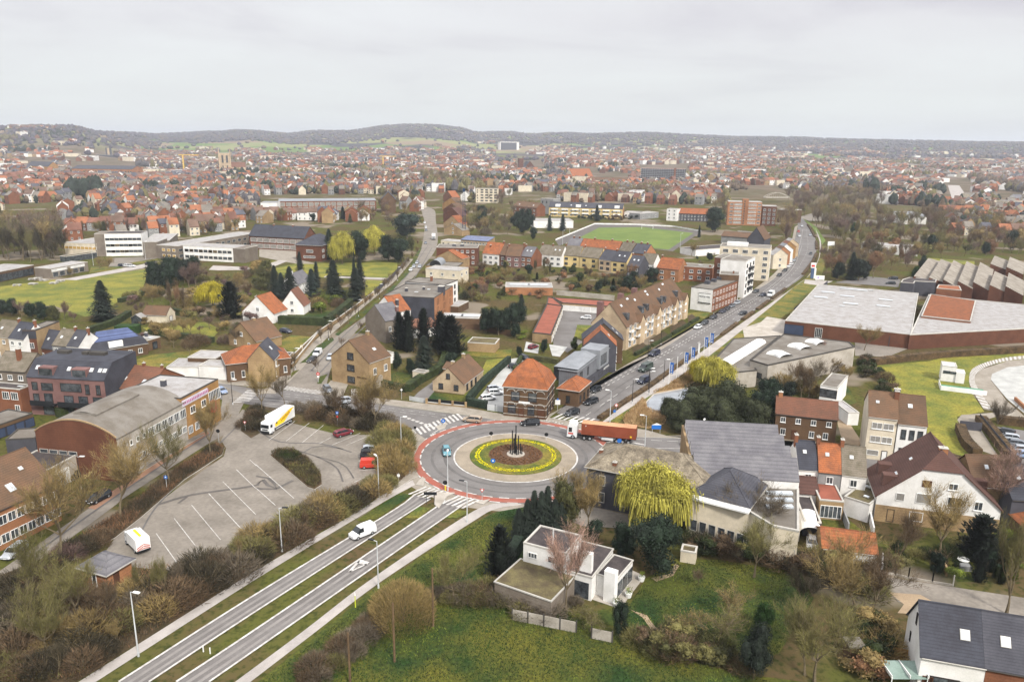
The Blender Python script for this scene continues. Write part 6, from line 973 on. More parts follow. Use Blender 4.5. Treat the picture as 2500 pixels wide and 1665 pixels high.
for x,y in((1360,650),(1385,620),(1240,750),(1290,710),(1205,790),(1170,800),(1105,890),(1050,940),(995,970),(915,1050),(850,1105),(780,1165),(695,1240),(600,1300),(1410,580),(1440,530),(1475,480),(1490,400)):T_('pollard',c1(x,y),4.6,1.1,'rust' if rnd.random()<.5 else 'brown',group='pollarded avenue trees',desc='stubby pollarded tree')
T_('pollard',b1(570,240),3.6,1.2,'purple');T_('pollard',b1(345,215),4,1.2,'brown');T_('pollard',c1(780,1330),3,1.3,'purple');T_('pollard',c1(950,1190),3.4,1.3,'purple')
for x,y in((920,590),(1000,590)):T_('fruit',c0(x,y),6.5,1.,'gold')
for x in(645,1600,1690):T_('fruit',c0(x,650 if x<700 else 1180),5,1.,'gold')
GP=[c1(1900,700),c1(2060,640),c1(2160,640),c1(2290,620),c1(1850,800),c1(1960,790),c1(2060,780),c1(2200,760),c1(2300,730),c1(1920,860),c1(1990,900),c1(2100,870),c1(2230,880),c1(1870,740),c2(60,620),c2(150,650),c2(230,690),c2(300,700),c2(380,640),c2(40,560),c2(440,720),c2(520,760),c2(620,720),c2(700,690),c2(760,660),c2(660,800),c2(790,800),c2(850,750),c2(930,780),c2(880,690),c2(1000,760),c2(1080,780),c2(1150,740),c2(1180,800),c2(1280,740),c2(560,640),c2(480,640),c2(1020,690),c2(1100,700),c2(1230,680),c2(330,590),c2(1730,560),c2(1650,470),c2(1850,460),c2(1820,520),c2(1700,500)]
for p in GP:
 k=rnd.choice(['bare','bare','ever','bush','shrub','bare','fruit','cyp']);T_(k,p,rnd.uniform(.5,.85)*HP[k]*(1.2 if k in('bush','shrub')else .8),1.,rnd.choice(['brown','gold','rust','purple','olive'])if k in('bare','bush','fruit')else rnd.choice(['ever','moss','hedge']))
for x,y,h in((1290,740,9),(1050,790,8),(1110,740,8)):T_('ever',c2(x,y),h,.9,'ever')
for x,y,h in((210,650,8),(300,660,9),(340,690,8)):T_('tall',c2(x,y),h,.8,'moss')
T_('ever',c2(1865,252),20,1.02,'ever',label='huge domed dark evergreen right of the sports pitch');T_('fir',c2(1720,300),9,.5)
for x,y,h in((345,240,12),(465,240,13),(780,150,14),(920,110,7),(955,105,7)):T_('fir',c2(x,y),h,.75,'spruce')
for x,y,h in((40,240,15),(110,280,14),(150,210,15),(90,180,13),(200,320,9)):T_('ever',c2(x,y),h,.8,'ever')
for x,y,h in((2080,150,14),(2090,200,12)):T_('ever',c1(x,y),h,.8)
for i in range(26):
 x,y=rnd.uniform(1930,2350),rnd.uniform(120,290);T_(rnd.choice(['bare','bare','bush','tall']),c1(x,y),rnd.uniform(6,12),1.,rnd.choice(['brown','olive','grey','gold']))
for i in range(16):x=620+i*38+rnd.uniform(-10,10);T_('shrub',c2(x,140+rnd.uniform(-12,8)),rnd.uniform(3,5),1.2,rnd.choice(['ever','hedge','brown']))
def scatter(poly,n,hs,ks,tms,desc,group,seed=3,wf=(1.,1.4)):
 r_=random.Random(seed);P=wp(poly);x0,x1=min(p.x for p in P),max(p.x for p in P);y0,y1=min(p.y for p in P),max(p.y for p in P);c=0;tries=0;pts=[]
 def inside(x,y):
  s=False
  for i in range(len(P)):
   a,b_=P[i],P[i-1]
   if(a.y>y)!=(b_.y>y)and x<(b_.x-a.x)*(y-a.y)/(b_.y-a.y)+a.x:s=not s
  return s
 area=(x1-x0)*(y1-y0);md=math.sqrt(area/n)*.35
 while c<n and tries<n*60:
  tries+=1;x,y=r_.uniform(x0,x1),r_.uniform(y0,y1)
  if not inside(x,y)or any((x-q[0])**2+(y-q[1])**2<md*md for q in pts):continue
  pts.append((x,y));c+=1;k=r_.choice(ks);h=r_.uniform(*hs);T_(k,Vector((x,y,0)),h,r_.uniform(*wf),r_.choice(tms),desc=desc,group=group)
scatter([a0(0,700),a0(350,760),a0(700,830),a0(1150,800),a0(1450,720),a0(1700,560),a0(1950,500),a0(2355,200),a1(0,250),a1(500,0),b1(900,1370),b1(1020,1290),b1(1180,1240),b1(1220,1290),b1(1050,1420),a1(880,-10),a1(0,500),a0(2355,500),a0(700,1500),a0(0,1564)],84,(2.4,4.6),['bush','bush','bush','tall'],['olive','dark','brown','grey','gold'],'bare tangled shrub','roadside thicket below the parking lot')
scatter([b1(1100,800),b1(1350,720),b1(1420,860),b1(1380,1150),b1(1230,1180),b1(1180,1000)],16,(3.,5.),['bush'],['olive','gold','olive'],'olive bare shrub','shrubs between parking lot and roundabout',wf=(.9,1.1))
scatter([b1(340,560),b1(700,600),b1(1250,690),b1(1100,780),b1(740,690),b1(350,610)],20,(2.4,4.),['bush'],['brown','dark','grey'],'brown bare shrub','hedge of shrubs behind the parking lot')
scatter([b1(160,980),b1(350,950),b1(520,1070),b1(590,1170),b1(570,1280),b1(480,1270)],7,(1.2,1.7),['bush','shrub'],['brown','dark','moss'],'low dark shrub','shrubs on the lens-shaped island')
scatter([b0(2230,740),b0(2340,580),b1(20,560),b1(40,760)],8,(1.6,2.8),['bush'],['brown','dark'],'dark shrub','shrubs left of the yellow lorry')
scatter([a0(560,380),a0(960,200),a0(1040,330),a0(950,360),a0(850,350),a0(700,500),a0(400,700),a0(250,600)],14,(1.4,2.6),['bush'],['brown','dark','purple'],'purplish brown shrub','shrubs around the brick kiosk')
scatter([a1(300,1564),a1(900,1180),a1(1100,960),a1(1200,1000),a1(1050,1200),a1(700,1564)],16,(1.5,2.8),['bush'],['brown','grey','olive'],'brown bramble shrub','brambles along the meadow edge')
scatter([a1(1600,780),a1(1850,740),a1(2355,700),a2(0,830),a2(300,930),a2(600,880),a2(560,760),a2(560,980),a2(0,960),a1(1900,880)],22,(1.6,3.),['bush'],['brown','olive','grey'],'thorny bare shrub','shrubs in front of the flat-roofed villa')
scatter([a2(960,1120),a2(1300,1150),a2(1700,1180),a2(2050,1380),a2(2300,1520),a2(1800,1420),a2(1200,1300)],26,(1.8,3.4),['bush','shrub'],['brown','moss','olive'],'mixed hedge shrub','hedge between villa garden and meadow')
scatter([a2(1500,240),a2(1800,300),a2(2355,380),a3(500,450),a3(900,560),a3(1050,700),a3(1000,860),a3(600,640),a3(0,520),a2(1900,420),a2(1700,420),a2(1560,340)],34,(2.,3.8),['bush','bush','shrub'],['dark','olive','brown','hedge'],'tangled garden shrub','shrubs behind the cream workshop')
scatter([a3(1050,380),a3(1900,300),a3(1900,420),a3(1600,600),a3(1350,560),a3(1060,540),a3(1000,440)],12,(1.6,3.),['bush','shrub'],['brown','olive','hedge'],'garden shrub','shrubs behind the white gabled house')
scatter([a3(1960,120),a3(2200,200),a3(2355,350),a3(2355,700),a3(2000,700),a3(1980,400)],14,(1.5,3.2),['bush','shrub','cyp'],['hedge','ever','lime'],'garden shrub','shrubs in the right-edge garden')
scatter([a3(900,1050),a3(1100,1000),a3(1080,1300),a3(1000,1560),a3(850,1560)],14,(2.,4.),['bush','shrub'],['gold','rust','moss','hedge'],'mixed shrub','shrubs left of the dark-roofed semi')
scatter([b3(0,180),b3(450,200),b3(700,160),b3(620,360),b3(540,200),b3(420,480),b3(100,470),b3(0,300)],20,(3.,5.5),['bush','bare','ever'],['gold','brown','moss'],'garden tree','greenery below the concrete depot')
scatter([b3(830,110),b3(960,120),b3(1180,450),b3(1060,430),b3(900,280)],16,(2.,3.2),['bush','shrub'],['brown','hedge','dark'],'hedge shrub','hedge left of the field')
scatter([c1(1880,900),c1(2050,890),c2(330,870),c2(330,700),c2(0,680),c1(2300,560),c1(1900,640)],60,(1.5,4.5),['bush','shrub','bare','fruit','ever'],['brown','rust','purple','olive','hedge'],'garden tree or shrub','gardens behind the avenue')
scatter([c2(400,660),c2(760,640),c2(1350,660),c2(1340,760),c2(1000,830),c2(420,790)],46,(1.5,4.),['bush','shrub','fruit','ever'],['brown','rust','olive','hedge','ever'],'garden tree or shrub','gardens below the terraced row')
scatter([c0(1200,830),c0(1700,700),c0(2355,620),c0(2355,1250),c0(1450,1350),c0(1230,1430),c0(1300,1100),c0(1100,900)],90,(1.6,5.),['bush','shrub','bare','fruit'],['gold','brown','olive','purple','moss'],'garden tree or shrub','gardens below the school')
scatter([c1(0,620),c1(140,620),c1(130,800),c1(0,830)],12,(4,8),['bare','ever'],['gold','moss'],'garden tree','trees left of the firs')
scatter([c1(360,880),c1(850,870),c1(840,920),c1(600,1000),c1(380,1000)],24,(2,5),['bush','shrub','bare'],['gold','brown','lime','dark'],'garden shrub','walled garden by the avenue')
scatter([c0(-40,330),c0(560,320),c0(600,500),c0(400,530),c0(-40,540)],42,(12,18),['tall','bare'],['dark','grey','olive'],'tall bare woodland tree','left-hand woods',wf=(.7,.9))
scatter([c3(560,250),c3(1340,330),c3(2355,300),c3(2355,480),c3(1450,500),c3(900,700),c3(640,700),c3(480,650),c3(540,480),c3(680,420)],60,(7,12),['bare','bare','ever','tall'],['gold','brown','olive','rust','moss'],'bare bushy tree','scrub right of the avenue',wf=(.9,1.2))
for x,y,h in((760,690,14),(830,700,13),(640,700,11),(880,690,10)):T_('fir' if x==760 else 'ever',c3(x,y),h,.8,'fir')
for x,y,h in((1350,690,8),(1420,600,8),(1230,150,6),(2230,420,14),(2000,470,10),(780,270,10),(1500,440,12)):T_('ever',c3(x,y),h,.7,'laurel' if x<1400 else 'ever')
for x,y,h in((150,400,16),(180,340,17),(200,290,17),(230,200,16),(215,250,17)):T_('tall',c3(x,y),h,1.,'purple')
LW=[[q.mesh('w',[bark])for q in bare_meshes(12,.5,1000,dense=2.6)]for _ in range(3)]
def arr(me):
 v=[0.]*(3*len(me.vertices));me.vertices.foreach_get('co',v);return v,[tuple(p.vertices)for p in me.polygons]
LWA=[[arr(m_)for m_ in q]for q in LW]
def wood(name,label,polys,tms,seed=4):
 r_=random.Random(seed);mb=MB()
 for poly,n,hs in polys:
  P=wp(poly);x0,x1=min(p.x for p in P),max(p.x for p in P);y0,y1=min(p.y for p in P),max(p.y for p in P);c=0
  while c<n:
   x,y=r_.uniform(x0,x1),r_.uniform(y0,y1);s=False
   for i in range(len(P)):
    a,b_=P[i],P[i-1]
    if(a.y>y)!=(b_.y>y)and x<(b_.x-a.x)*(y-a.y)/(b_.y-a.y)+a.x:s=not s
   if not s:continue
   c+=1;k=r_.uniform(*hs)/12;kw=k*r_.uniform(.9,1.3);t=r_.uniform(0,6.28);ct,st_=math.cos(t)*kw,math.sin(t)*kw;mi=r_.randrange(1,len(tms)+1)
   for j,(v,f)in enumerate(r_.choice(LWA)):
    b0_=len(mb.v);mb.v+=[(x+v[i]*ct-v[i+1]*st_,y+v[i]*st_+v[i+1]*ct,v[i+2]*k)for i in range(0,len(v),3)];mb.f+=[[q+b0_ for q in p]for p in f];mb.m+=[0 if j==0 else mi]*len(f)
 return tag(mb.build(name,[bark]+[TW[q]for q in tms]),label,'woods',kind='stuff')
wood('cutting_wood','bare brown and olive woods of the cutting and the belts round pitch, school and avenue',[([c3(250,20),c3(560,90),c3(1000,60),c3(1040,130),c3(1300,200),c3(1500,120),c3(1900,150),c3(2355,230),c3(2355,300),c3(1340,300),c3(560,250),c3(430,190),c3(280,90)],190,(8,14)),([d3(150,700),d3(1000,720),d3(1050,800),d3(500,860),d3(200,860)],90,(10,14)),([c3(900,250),c3(2355,280),c3(2500,480),c3(1460,470),c3(1400,380),c3(900,330)],80,(6,10)),([c3(560,250),c3(700,250),c3(700,340),c3(540,330)],16,(9,14)),([(1428,474),(1640,478),(1640,487),(1428,484)],60,(10,14)),([(1160,470),(1250,476),(1240,500),(1150,500)],26,(8,12)),([(1030,440),(1180,448),(1180,462),(1030,455)],26,(13,19)),([(150,548),(590,560),(600,572),(150,580)],34,(6,9)),([(880,505),(1010,500),(1020,540),(960,560),(850,545)],34,(7,12)),([(1080,520),(1330,500),(1345,540),(1140,580)],36,(6,11)),([(1760,485),(1775,500),(1770,540),(1745,520)],14,(8,12)),([(0,575),(150,575),(155,632),(0,640)],30,(14,19)),([(2030,606),(2085,600),(2100,680),(2020,690)],16,(5,8)),([(1906,562),(1934,545),(1931,585),(1910,610)],14,(13,17)),([c3(500,470),c3(900,430),c3(1450,480),c3(1350,640),c3(900,700),c3(640,700),c3(480,640)],60,(6,9))],['gold','brown','olive','grey','purple'])
def inpoly(P,x,y):
 s=False
 for i in range(len(P)):
  a,b_=P[i],P[i-1]
  if(a.y>y)!=(b_.y>y)and x<(b_.x-a.x)*(y-a.y)/(b_.y-a.y)+a.x:s=not s
 return s
def cover(name,label,poly,dens,h,ms,ln=(.3,.7),w_=.035,z=.1,seed=2,kind='stuff'):
 r_=random.Random(seed);P=wp(poly);x0,x1=min(p.x for p in P),max(p.x for p in P);y0,y1=min(p.y for p in P),max(p.y for p in P);n=int((x1-x0)*(y1-y0)*dens);mb=MB();o=P[0]
 for _ in range(n):
  x,y=r_.uniform(x0,x1),r_.uniform(y0,y1)
  if not inpoly(P,x,y):continue
  b_=.5+.5*noise.noise(Vector((x*.45,y*.45,1.)));hh=h*(.45+.75*b_);zz=hh*r_.random()**.5;d=Vector((r_.gauss(0,.5),r_.gauss(0,.5),1)).normalized();s=Vector((r_.gauss(0,1),r_.gauss(0,1),0)).normalized()*w_*r_.uniform(.6,1.5);p=Vector((x,y,z+zz*.7));q=p+d*r_.uniform(*ln);k=len(mb.v)
  mb.v+=[tuple(p-s),tuple(p+s),tuple(q)];mb.f.append([k,k+1,k+2]);mb.m.append(min(len(ms)-1,int((.5+.9*noise.noise(Vector((x*.13,y*.13,4.)))+r_.uniform(-.2,.2))*len(ms)))if len(ms)>1 else 0)
 mb.m=[max(0,q)for q in mb.m]
 return tag(mb.build(name,ms),label,'ground cover',kind=kind)
cover('low_shrubbery','low brown shrubbery filling the strip between side street and parking lot',[b0(1995,885),b0(2058,920),b0(2040,980),b0(1700,1204),b0(1300,1550),a0(1055,235),a0(760,380),a0(520,540),a0(300,560),a0(480,400),b0(1050,1560),b0(1500,1216),b0(1900,936)],70,1.25,[TW['dark'],TW['brown'],TW['rust'],TW['dark']])
cover('low_shrubbery','dense low dark shrubbery on the lens-shaped parking island',[b1(140,990),b1(202,938),b1(350,946),b1(515,1066),b1(594,1168),b1(598,1255),b1(540,1295),b1(485,1278)],80,1.3,[TW['dark'],TW['olive'],TW['brown'],LF['hedge']])
cover('undergrowth','brown bramble undergrowth below the parking lot',[a0(0,640),a0(340,600),a0(700,830),a0(1150,640),a0(1240,500),a0(1500,520),a0(1900,480),a0(2355,180),a1(500,0),b1(850,1290),b1(1080,1200),b1(1180,1100),b1(1130,880),b1(1300,740),b1(1420,870),b1(1410,1180),b1(1150,1350),a1(880,0),a1(0,520),a0(2355,540),a0(720,1540),a0(0,1600)],22,1.0,[TW['dark'],TW['brown'],TW['rust'],TW['olive'],TW['dark']],ln=(.4,1.))
cover('meadow_tufts','uneven green and yellow tufts of the lower meadow',[(560,1720),(640,1665),(940,1430),(1150,1285),(1205,1254),(1285,1240),(1290,1300),(1250,1430),(1440,1515),(1600,1590),(1780,1640),(2020,1700),(1900,1760)],26,.16,[LF['laurel'],LF['laurel'],LF['hedge'],LF['lime']],ln=(.12,.3),w_=.05,z=.02)
cover('meadow_tufts','tufted garden grass right of the flat-roofed villa',[a2(1080,860),a2(1230,620),a2(1500,480),a2(1900,450),a3(300,560),a3(420,800),a3(100,1300),a2(2100,1420),a2(1700,1240),a2(1000,1060)],22,.16,[LF['laurel'],LF['hedge'],LF['lime']],ln=(.12,.3),w_=.05,z=.02)
#-- hedges
def hedge(pts,wd,h,lab,tm='hedge',name='hedge'):
 P=smooth(wp(pts),3);mb=MB();o=P[0].copy();L_=0
 for a,b_ in zip(P,P[1:]):
  d=b_-a;L_+=d.length;d.normalize();n=Vector((-d.y,d.x,0))*wd/2;q=[a-n-o,b_-n-o,b_+n-o,a+n-o];mb.prism([(v.x,v.y)for v in q],0,h*.94)
  for _ in range(int((b_-a).length*(wd+2*h)*5)):
   t=rnd.random();s=rnd.uniform(-1,1);p=a.lerp(b_,t)-o;r=rnd.random()
   if r<wd/(wd+2*h):p+=n*s;p.z=h*.94
   else:p+=n*(1 if s>0 else-1);p.z=rnd.uniform(.05,h)
   leaf(mb,p+rv(.06),.26)
 ob=mb.build(name,LF.get(tm)or TW[tm],loc=(o.x,o.y,0));tag(ob,lab,'hedge');return ob
hedge([b1(1390,400),b1(1500,320),b1(1700,200),c1(1740,1400)],2.,2.2,'long clipped dark hedge left of the stone bungalow drive','hedge')
hedge([b1(1150,345),b1(1390,400)],1.6,1.8,'clipped hedge in front of the small lawn by the west road','hedge')
hedge([b1(1945,520),b1(2120,555)],1.4,2.,'dark laurel hedge beside the yard gate','ever');hedge([b1(1950,510),b1(2100,330),b1(2330,130)],1.2,2.2,'dark hedge between bungalow lawn and restaurant yard','ever')
hedge([c1(215,1090),c1(640,1110),c1(640,1125)],2.4,3.,'tall clipped hedge around the walled garden, front side','hedge');hedge([c1(640,1120),c1(850,950),c1(870,920)],2.4,3.,'tall clipped hedge along the avenue wall','hedge')
hedge([c0(820,1180),c0(1060,1100),c0(1190,1020)],2.,2.2,'clipped hedge below the large dark fir','hedge');hedge([c0(1080,1180),c0(1280,1180)],4.,3.,'bulky rounded hedge below the garden house','laurel')
hedge([c0(1100,900),c0(1270,850),c0(1330,800)],2.,1.8,'long low hedge closing the big school lawn','hedge');hedge([c0(1480,990),c0(1750,1030)],2.,2.4,'hedge right of the garden house','hedge');hedge([c0(1380,1190),c0(1960,1270)],1.8,2.,'hedge along the lower edge of the garden lawn','hedge')
hedge([b0(540,640),b0(700,590),b0(880,520)],2.6,2.4,'dark ivy-green hedge behind the arched warehouse','hedge')
hedge([(1463,1024),(1500,1000),(1530,980),(1583,946),(1634,909),(1700,863)],1.3,.8,'long low brown hedge between avenue and cycle path','brown');hedge([(1762,819),(1800,790)],1.3,.7,'short middle piece of the avenue hedge','brown');hedge([(1812,782),(1840,762)],1.3,.7,'second short piece of the avenue hedge','brown');hedge([(1848,757),(1878,735)],1.3,.7,'third piece of the avenue hedge','brown')
hedge([(1884,731),(1918,706)],1.3,.7,'fourth piece of the avenue hedge','brown');hedge([(1960,672),(1984,640),(1993,620)],1.5,.8,'piece of avenue hedge on the bend','brown');hedge([(1994,610),(1993,590)],1.5,.8,'small hedge piece beyond the bend','brown');hedge([(1990,580),(1980,562),(1972,550)],1.5,.8,'furthest piece of the avenue hedge','brown')
for i,(A_,B_)in enumerate((((1130,1390),(1265,1320)),((1290,1310),(1460,1215)),((1475,1200),(1630,1110)),((1640,1100),(1715,1055)))):
 hedge([c2(*A_),c2(*B_)],.9,1.2,'%s clipped front-garden hedge of the long cream apartments'%ORD[i],'hedge');sheet('front_garden',M['soil'],[c2(A_[0]-20,A_[1]-15),c2(B_[0]-20,B_[1]-15),c2(B_[0]-60,B_[1]-50),c2(A_[0]-20,A_[1]-75)],.05)
hedge([b3(1480,905),b3(1640,1050),b3(1740,1040)],2.,1.6,'low brown hedge in front of the field','brown');hedge([b3(1760,760),b3(1820,900),b3(1920,1000)],2.,2.,'brown hedge left of the gated ramp','brown');hedge([b3(1950,670),b3(2080,820),b3(2220,1010)],2.4,1.6,'brown hedge between ramp and car park','brown');hedge([b3(2110,690),b3(2500,730)],2.,2.,'brown hedge above the car park','brown')
hedge([b3(960,150),b3(1500,90),b3(2400,30)],2.2,2.,'long brown hedge along the lane above the field','brown');hedge([c2(20,1540),c2(100,1400)],1.,1.5,'small hedge by the yard','hedge');hedge([b2(130,100),b2(430,145)],1.4,1.6,'low hedge behind the restaurant yard','moss')
hedge([a2(40,330),a2(120,400),a1(2330,500)]if 0 else[a1(2330,480),a2(60,330)],1.6,2.4,'dark hedge behind the flat-roofed villa garage','ever')
#-- reeds, bedding plants, flowers
mb=MB();r_=random.Random(5)
for _ in range(2600):
 t=r_.uniform(0,6.283);r=r_.choice([r_.gauss(8.45,.1),r_.gauss(7.85,.08)]);p=RC+Vector((r*math.cos(t),r*math.sin(t),.34));
 for k in range(2):leaf(mb,p+rv(.08),.2)
tag(mb.build('daffodil_ring',M['flower']),'double ring of yellow daffodils on the roundabout island','flowers',kind='stuff')
proto=MB()
for _ in range(60):sliver(proto,Vector((rnd.uniform(-.18,.18),rnd.uniform(-.18,.18),0)),(Vector((0,0,1))+rv(.7)).normalized(),.32,.05)
pm=proto.mesh('bedding_plant',[TW['rust']]);n_=0
for rr,k in((5.3,40),(4.6,34),(3.9,28),(3.2,22)):
 for i in range(k):
  t=2*math.pi*(i+rnd.uniform(-.2,.2))/k;o=link('bedding_plant',pm,None,(RC.x+rr*math.cos(t),RC.y+rr*math.sin(t),.52),rnd.uniform(0,6));tag(o,'small reddish bedding plant in the %s ring of the island bed'%{40:'outermost',34:'second',28:'third',22:'innermost'}[k],'plant','bedding plants on the roundabout island')
cover('dry_reeds','straw-coloured dry reeds around the pond',[b2(1020,660),b2(1200,480),b2(1230,500),b2(1240,570),b2(1320,605),b2(1450,600),b2(1400,700),b2(1250,740),b2(1040,700)],60,1.2,[M['reed'],M['reed'],TW['gold']],ln=(.4,.9),w_=.05)
cover('dry_reeds','straw-coloured dry reeds beside the flagpoles',[b2(1290,420),b2(1420,370),b2(1640,210),b2(1700,300),b2(1600,362)],60,1.2,[M['reed'],M['reed'],TW['gold']],ln=(.4,.9),w_=.05)
print('veg',CNT)
#-- vehicles
CP={}
def paint(n,c,rough=.25):return mat('car_paint_'+n,c,.02,rough=rough,spec=.6,rand=0,c2=c)
PA={k:paint(k,col(*c,.75))for k,c in dict(white=(238,240,242),silver=(186,192,200),grey=(118,124,132),black=(36,40,46),navy=(38,44,66),maroon=(120,40,52),red=(206,62,46),cyan=(96,150,164),beige=(176,158,138),blue=(140,158,190),green=(56,70,64)).items()}
cglass=mat('car_glass',col(40,46,52,.6),.05,rough=.08,spec=.7,rand=0);tyre=M['black'];rim=mat('wheel_rim',col(170,172,176,.7),.05,rough=.4);lampm=mat('head_lamp',col(226,230,234,.9),.02,rough=.15);tailm=mat('tail_lamp',col(170,36,30,.8),.02,rough=.2);plate=M['wpaint']
def loft(mb,secs,mi=0):
 n=len(secs[0]);k=len(mb.v)
 for s in secs:mb.v+=s
 for i in range(len(secs)-1):
  for j in range(n):a=k+i*n+j;b_=k+i*n+(j+1)%n;mb.f.append([a,b_,b_+n,a+n]);mb.m.append(mi)
 mb.f.append([k+j for j in range(n)][::-1]);mb.m.append(mi);mb.f.append([k+(len(secs)-1)*n+j for j in range(n)]);mb.m.append(mi)
def bsec(x,zb,zt,hw,r=.12):return[(x,-hw+r,zb),(x,hw-r,zb),(x,hw,zb+r),(x,hw,zt-r*1.2),(x,hw-r*1.3,zt),(x,-hw+r*1.3,zt),(x,-hw,zt-r*1.2),(x,-hw,zb+r)]
CS=dict(hatch=(4.1,1.75,[(2.05,.35,.62,.72),(1.9,.25,.78,.82),(1.0,.22,.95,.87),(0,.2,.98,.875),(-1.6,.22,1.,.87),(-1.98,.3,.95,.8),(-2.05,.4,.8,.74)],[(1.0,.95,.74),(.3,1.42,.6),(-1.2,1.47,.6),(-1.75,1.3,.6),(-2.,.98,.7)]),wagon=(4.6,1.8,[(2.3,.35,.64,.74),(2.1,.25,.8,.84),(1.2,.22,.97,.9),(0,.2,1.,.9),(-2.,.22,1.02,.89),(-2.25,.3,.98,.82),(-2.3,.4,.85,.76)],[(1.2,.97,.76),(.45,1.46,.62),(-1.6,1.5,.62),(-2.1,1.3,.62),(-2.25,1.,.72)]),suv=(4.5,1.85,[(2.25,.4,.8,.78),(2.05,.3,.98,.88),(1.2,.26,1.1,.92),(0,.26,1.12,.92),(-2.,.26,1.14,.91),(-2.2,.35,1.1,.84),(-2.25,.45,1.,.78)],[(1.15,1.1,.78),(.5,1.62,.64),(-1.6,1.66,.64),(-2.05,1.45,.64),(-2.2,1.14,.74)]),van=(4.6,1.85,[(2.3,.35,.75,.76),(2.1,.25,.95,.88),(1.5,.22,1.12,.92),(0,.2,1.15,.92),(-2.2,.22,1.15,.92),(-2.3,.3,1.1,.9)],[(1.45,1.12,.8),(.75,1.8,.72),(-.4,1.88,.78),(-2.1,1.86,.78),(-2.28,1.12,.86)]),bigvan=(5.6,2.0,[(2.8,.4,.9,.82),(2.6,.3,1.15,.94),(2.0,.25,1.35,.98),(0,.25,1.4,.98),(-2.7,.25,1.4,.98),(-2.8,.35,1.3,.96)],[(1.95,1.35,.86),(1.3,2.2,.84),(0,2.35,.88),(-2.6,2.35,.88),(-2.78,1.35,.94)]))
def car_proto(kind):
 Lc,Wc,st,cb_=CS[kind];b_=MB();loft(b_,[bsec(*s)for s in st]);g=MB()
 def gs(x,z,hw,z0):return[(x,-hw,z),(x,hw,z)]
 v='van' in kind
 base=[(c[0],-(c[2]+.12 if i in(0,len(cb_)-1)else .0))for i,c in enumerate(cb_)]
 def hull(pts,mb,belt,inset):
  rings=[]
  for x,z,hw in pts:rings.append([(x,-(hw+inset),z),(x,hw+inset,z)])
  bel=[[(x,-(.80 if not v else .88),belt),(x,(.80 if not v else .88),belt)]for x,z,hw in pts]
  for i in range(len(pts)-1):
   a,c=rings[i],rings[i+1];p,q=bel[i],bel[i+1]
   mb.poly([a[0],c[0],c[1],a[1]]);mb.poly([p[0],q[0],c[0],a[0]]);mb.poly([q[1],p[1],a[1],c[1]])
  mb.poly([bel[0][0],rings[0][0],rings[0][1],bel[0][1]]);mb.poly([bel[-1][1],rings[-1][1],rings[-1][0],bel[-1][0]])
 belt=cb_[0][1]-.04
 if not v:
  hull(cb_,g,belt,0);r_=MB();a=cb_[1:-1]
  loft(r_,[[(x,-hw-.01,z-.03),(x,hw+.01,z-.03),(x,hw-.05,z+.035),(x,-hw+.05,z+.035)]for x,z,hw in[(a[0][0]+.08,a[0][1],a[0][2])]+a[1:-1]+[(a[-1][0]-.1,a[-1][1],a[-1][2])]])
  for s in(-1,1):
   for(x0,z0_,w0),(x1,z1_,w1)in((cb_[0],cb_[1]),(cb_[-2],cb_[-1])):r_.tube((x0,s*(w0+.04),z0_),(x1,s*(w1),z1_),.045,n=4)
   xm=(cb_[1][0]+cb_[-2][0])/2;r_.tube((xm,s*.82,belt),(xm,s*.64,cb_[1][1]),.04,n=4)
 else:
  hull(cb_[:3],g,belt,0);r_=MB();hull([(cb_[1][0]-.55,cb_[1][1]+.05,cb_[1][2]+.03)]+list(cb_[2:]),r_,belt,.02);loft(r_,[[(x,-hw-.01,z-.02),(x,hw+.01,z-.02),(x,hw-.05,z+.04),(x,-hw+.05,z+.04)]for x,z,hw in cb_[1:3]])
 r=empty('car',(0,0,0));bo=b_.build('body',PA['white'],r,smooth=False);ro=r_.build('roof',PA['white'],bo);g.build('glasshouse',cglass,r)
 MB().box(-Lc/2+.2,Lc/2-.25,-Wc/2+.02,Wc/2-.02,.16,.34).build('sill',tyre,r)
 for x in(Lc*.31,-Lc*.3):
  for s in(-1,1):
   w_=MB().tube((x,s*(Wc/2-.2),.32),(x,s*(Wc/2+.015),.32),.32,.32,12).build('wheel',tyre,r);MB().tube((x,s*(Wc/2),.32),(x,s*(Wc/2+.03),.32),.2,.18,8).build('rim',rim,w_)
 for s in(-1,1):
  MB().box(Lc/2-.26,Lc/2-.02,s*Wc*.34-.16,s*Wc*.34+.16,st[1][2]-.2,st[1][2]-.06).build('headlight',lampm,r);MB().box(-Lc/2-.005,-Lc/2+.2,s*Wc*.38-.1,s*Wc*.38+.1,.78,1.0).build('tail_light',tailm,r)
  MB().box(cb_[0][0]-.35,cb_[0][0]-.15,s*(Wc/2+.02)-.02,s*(Wc/2+.16),1.0,1.14).build('mirror',tyre,r)
 MB().box(Lc/2-.02,Lc/2+.01,-.26,.26,.36,.47).build('number_plate',plate,r)
 return r
PROTOC={k:car_proto(k)for k in CS};USED=set()
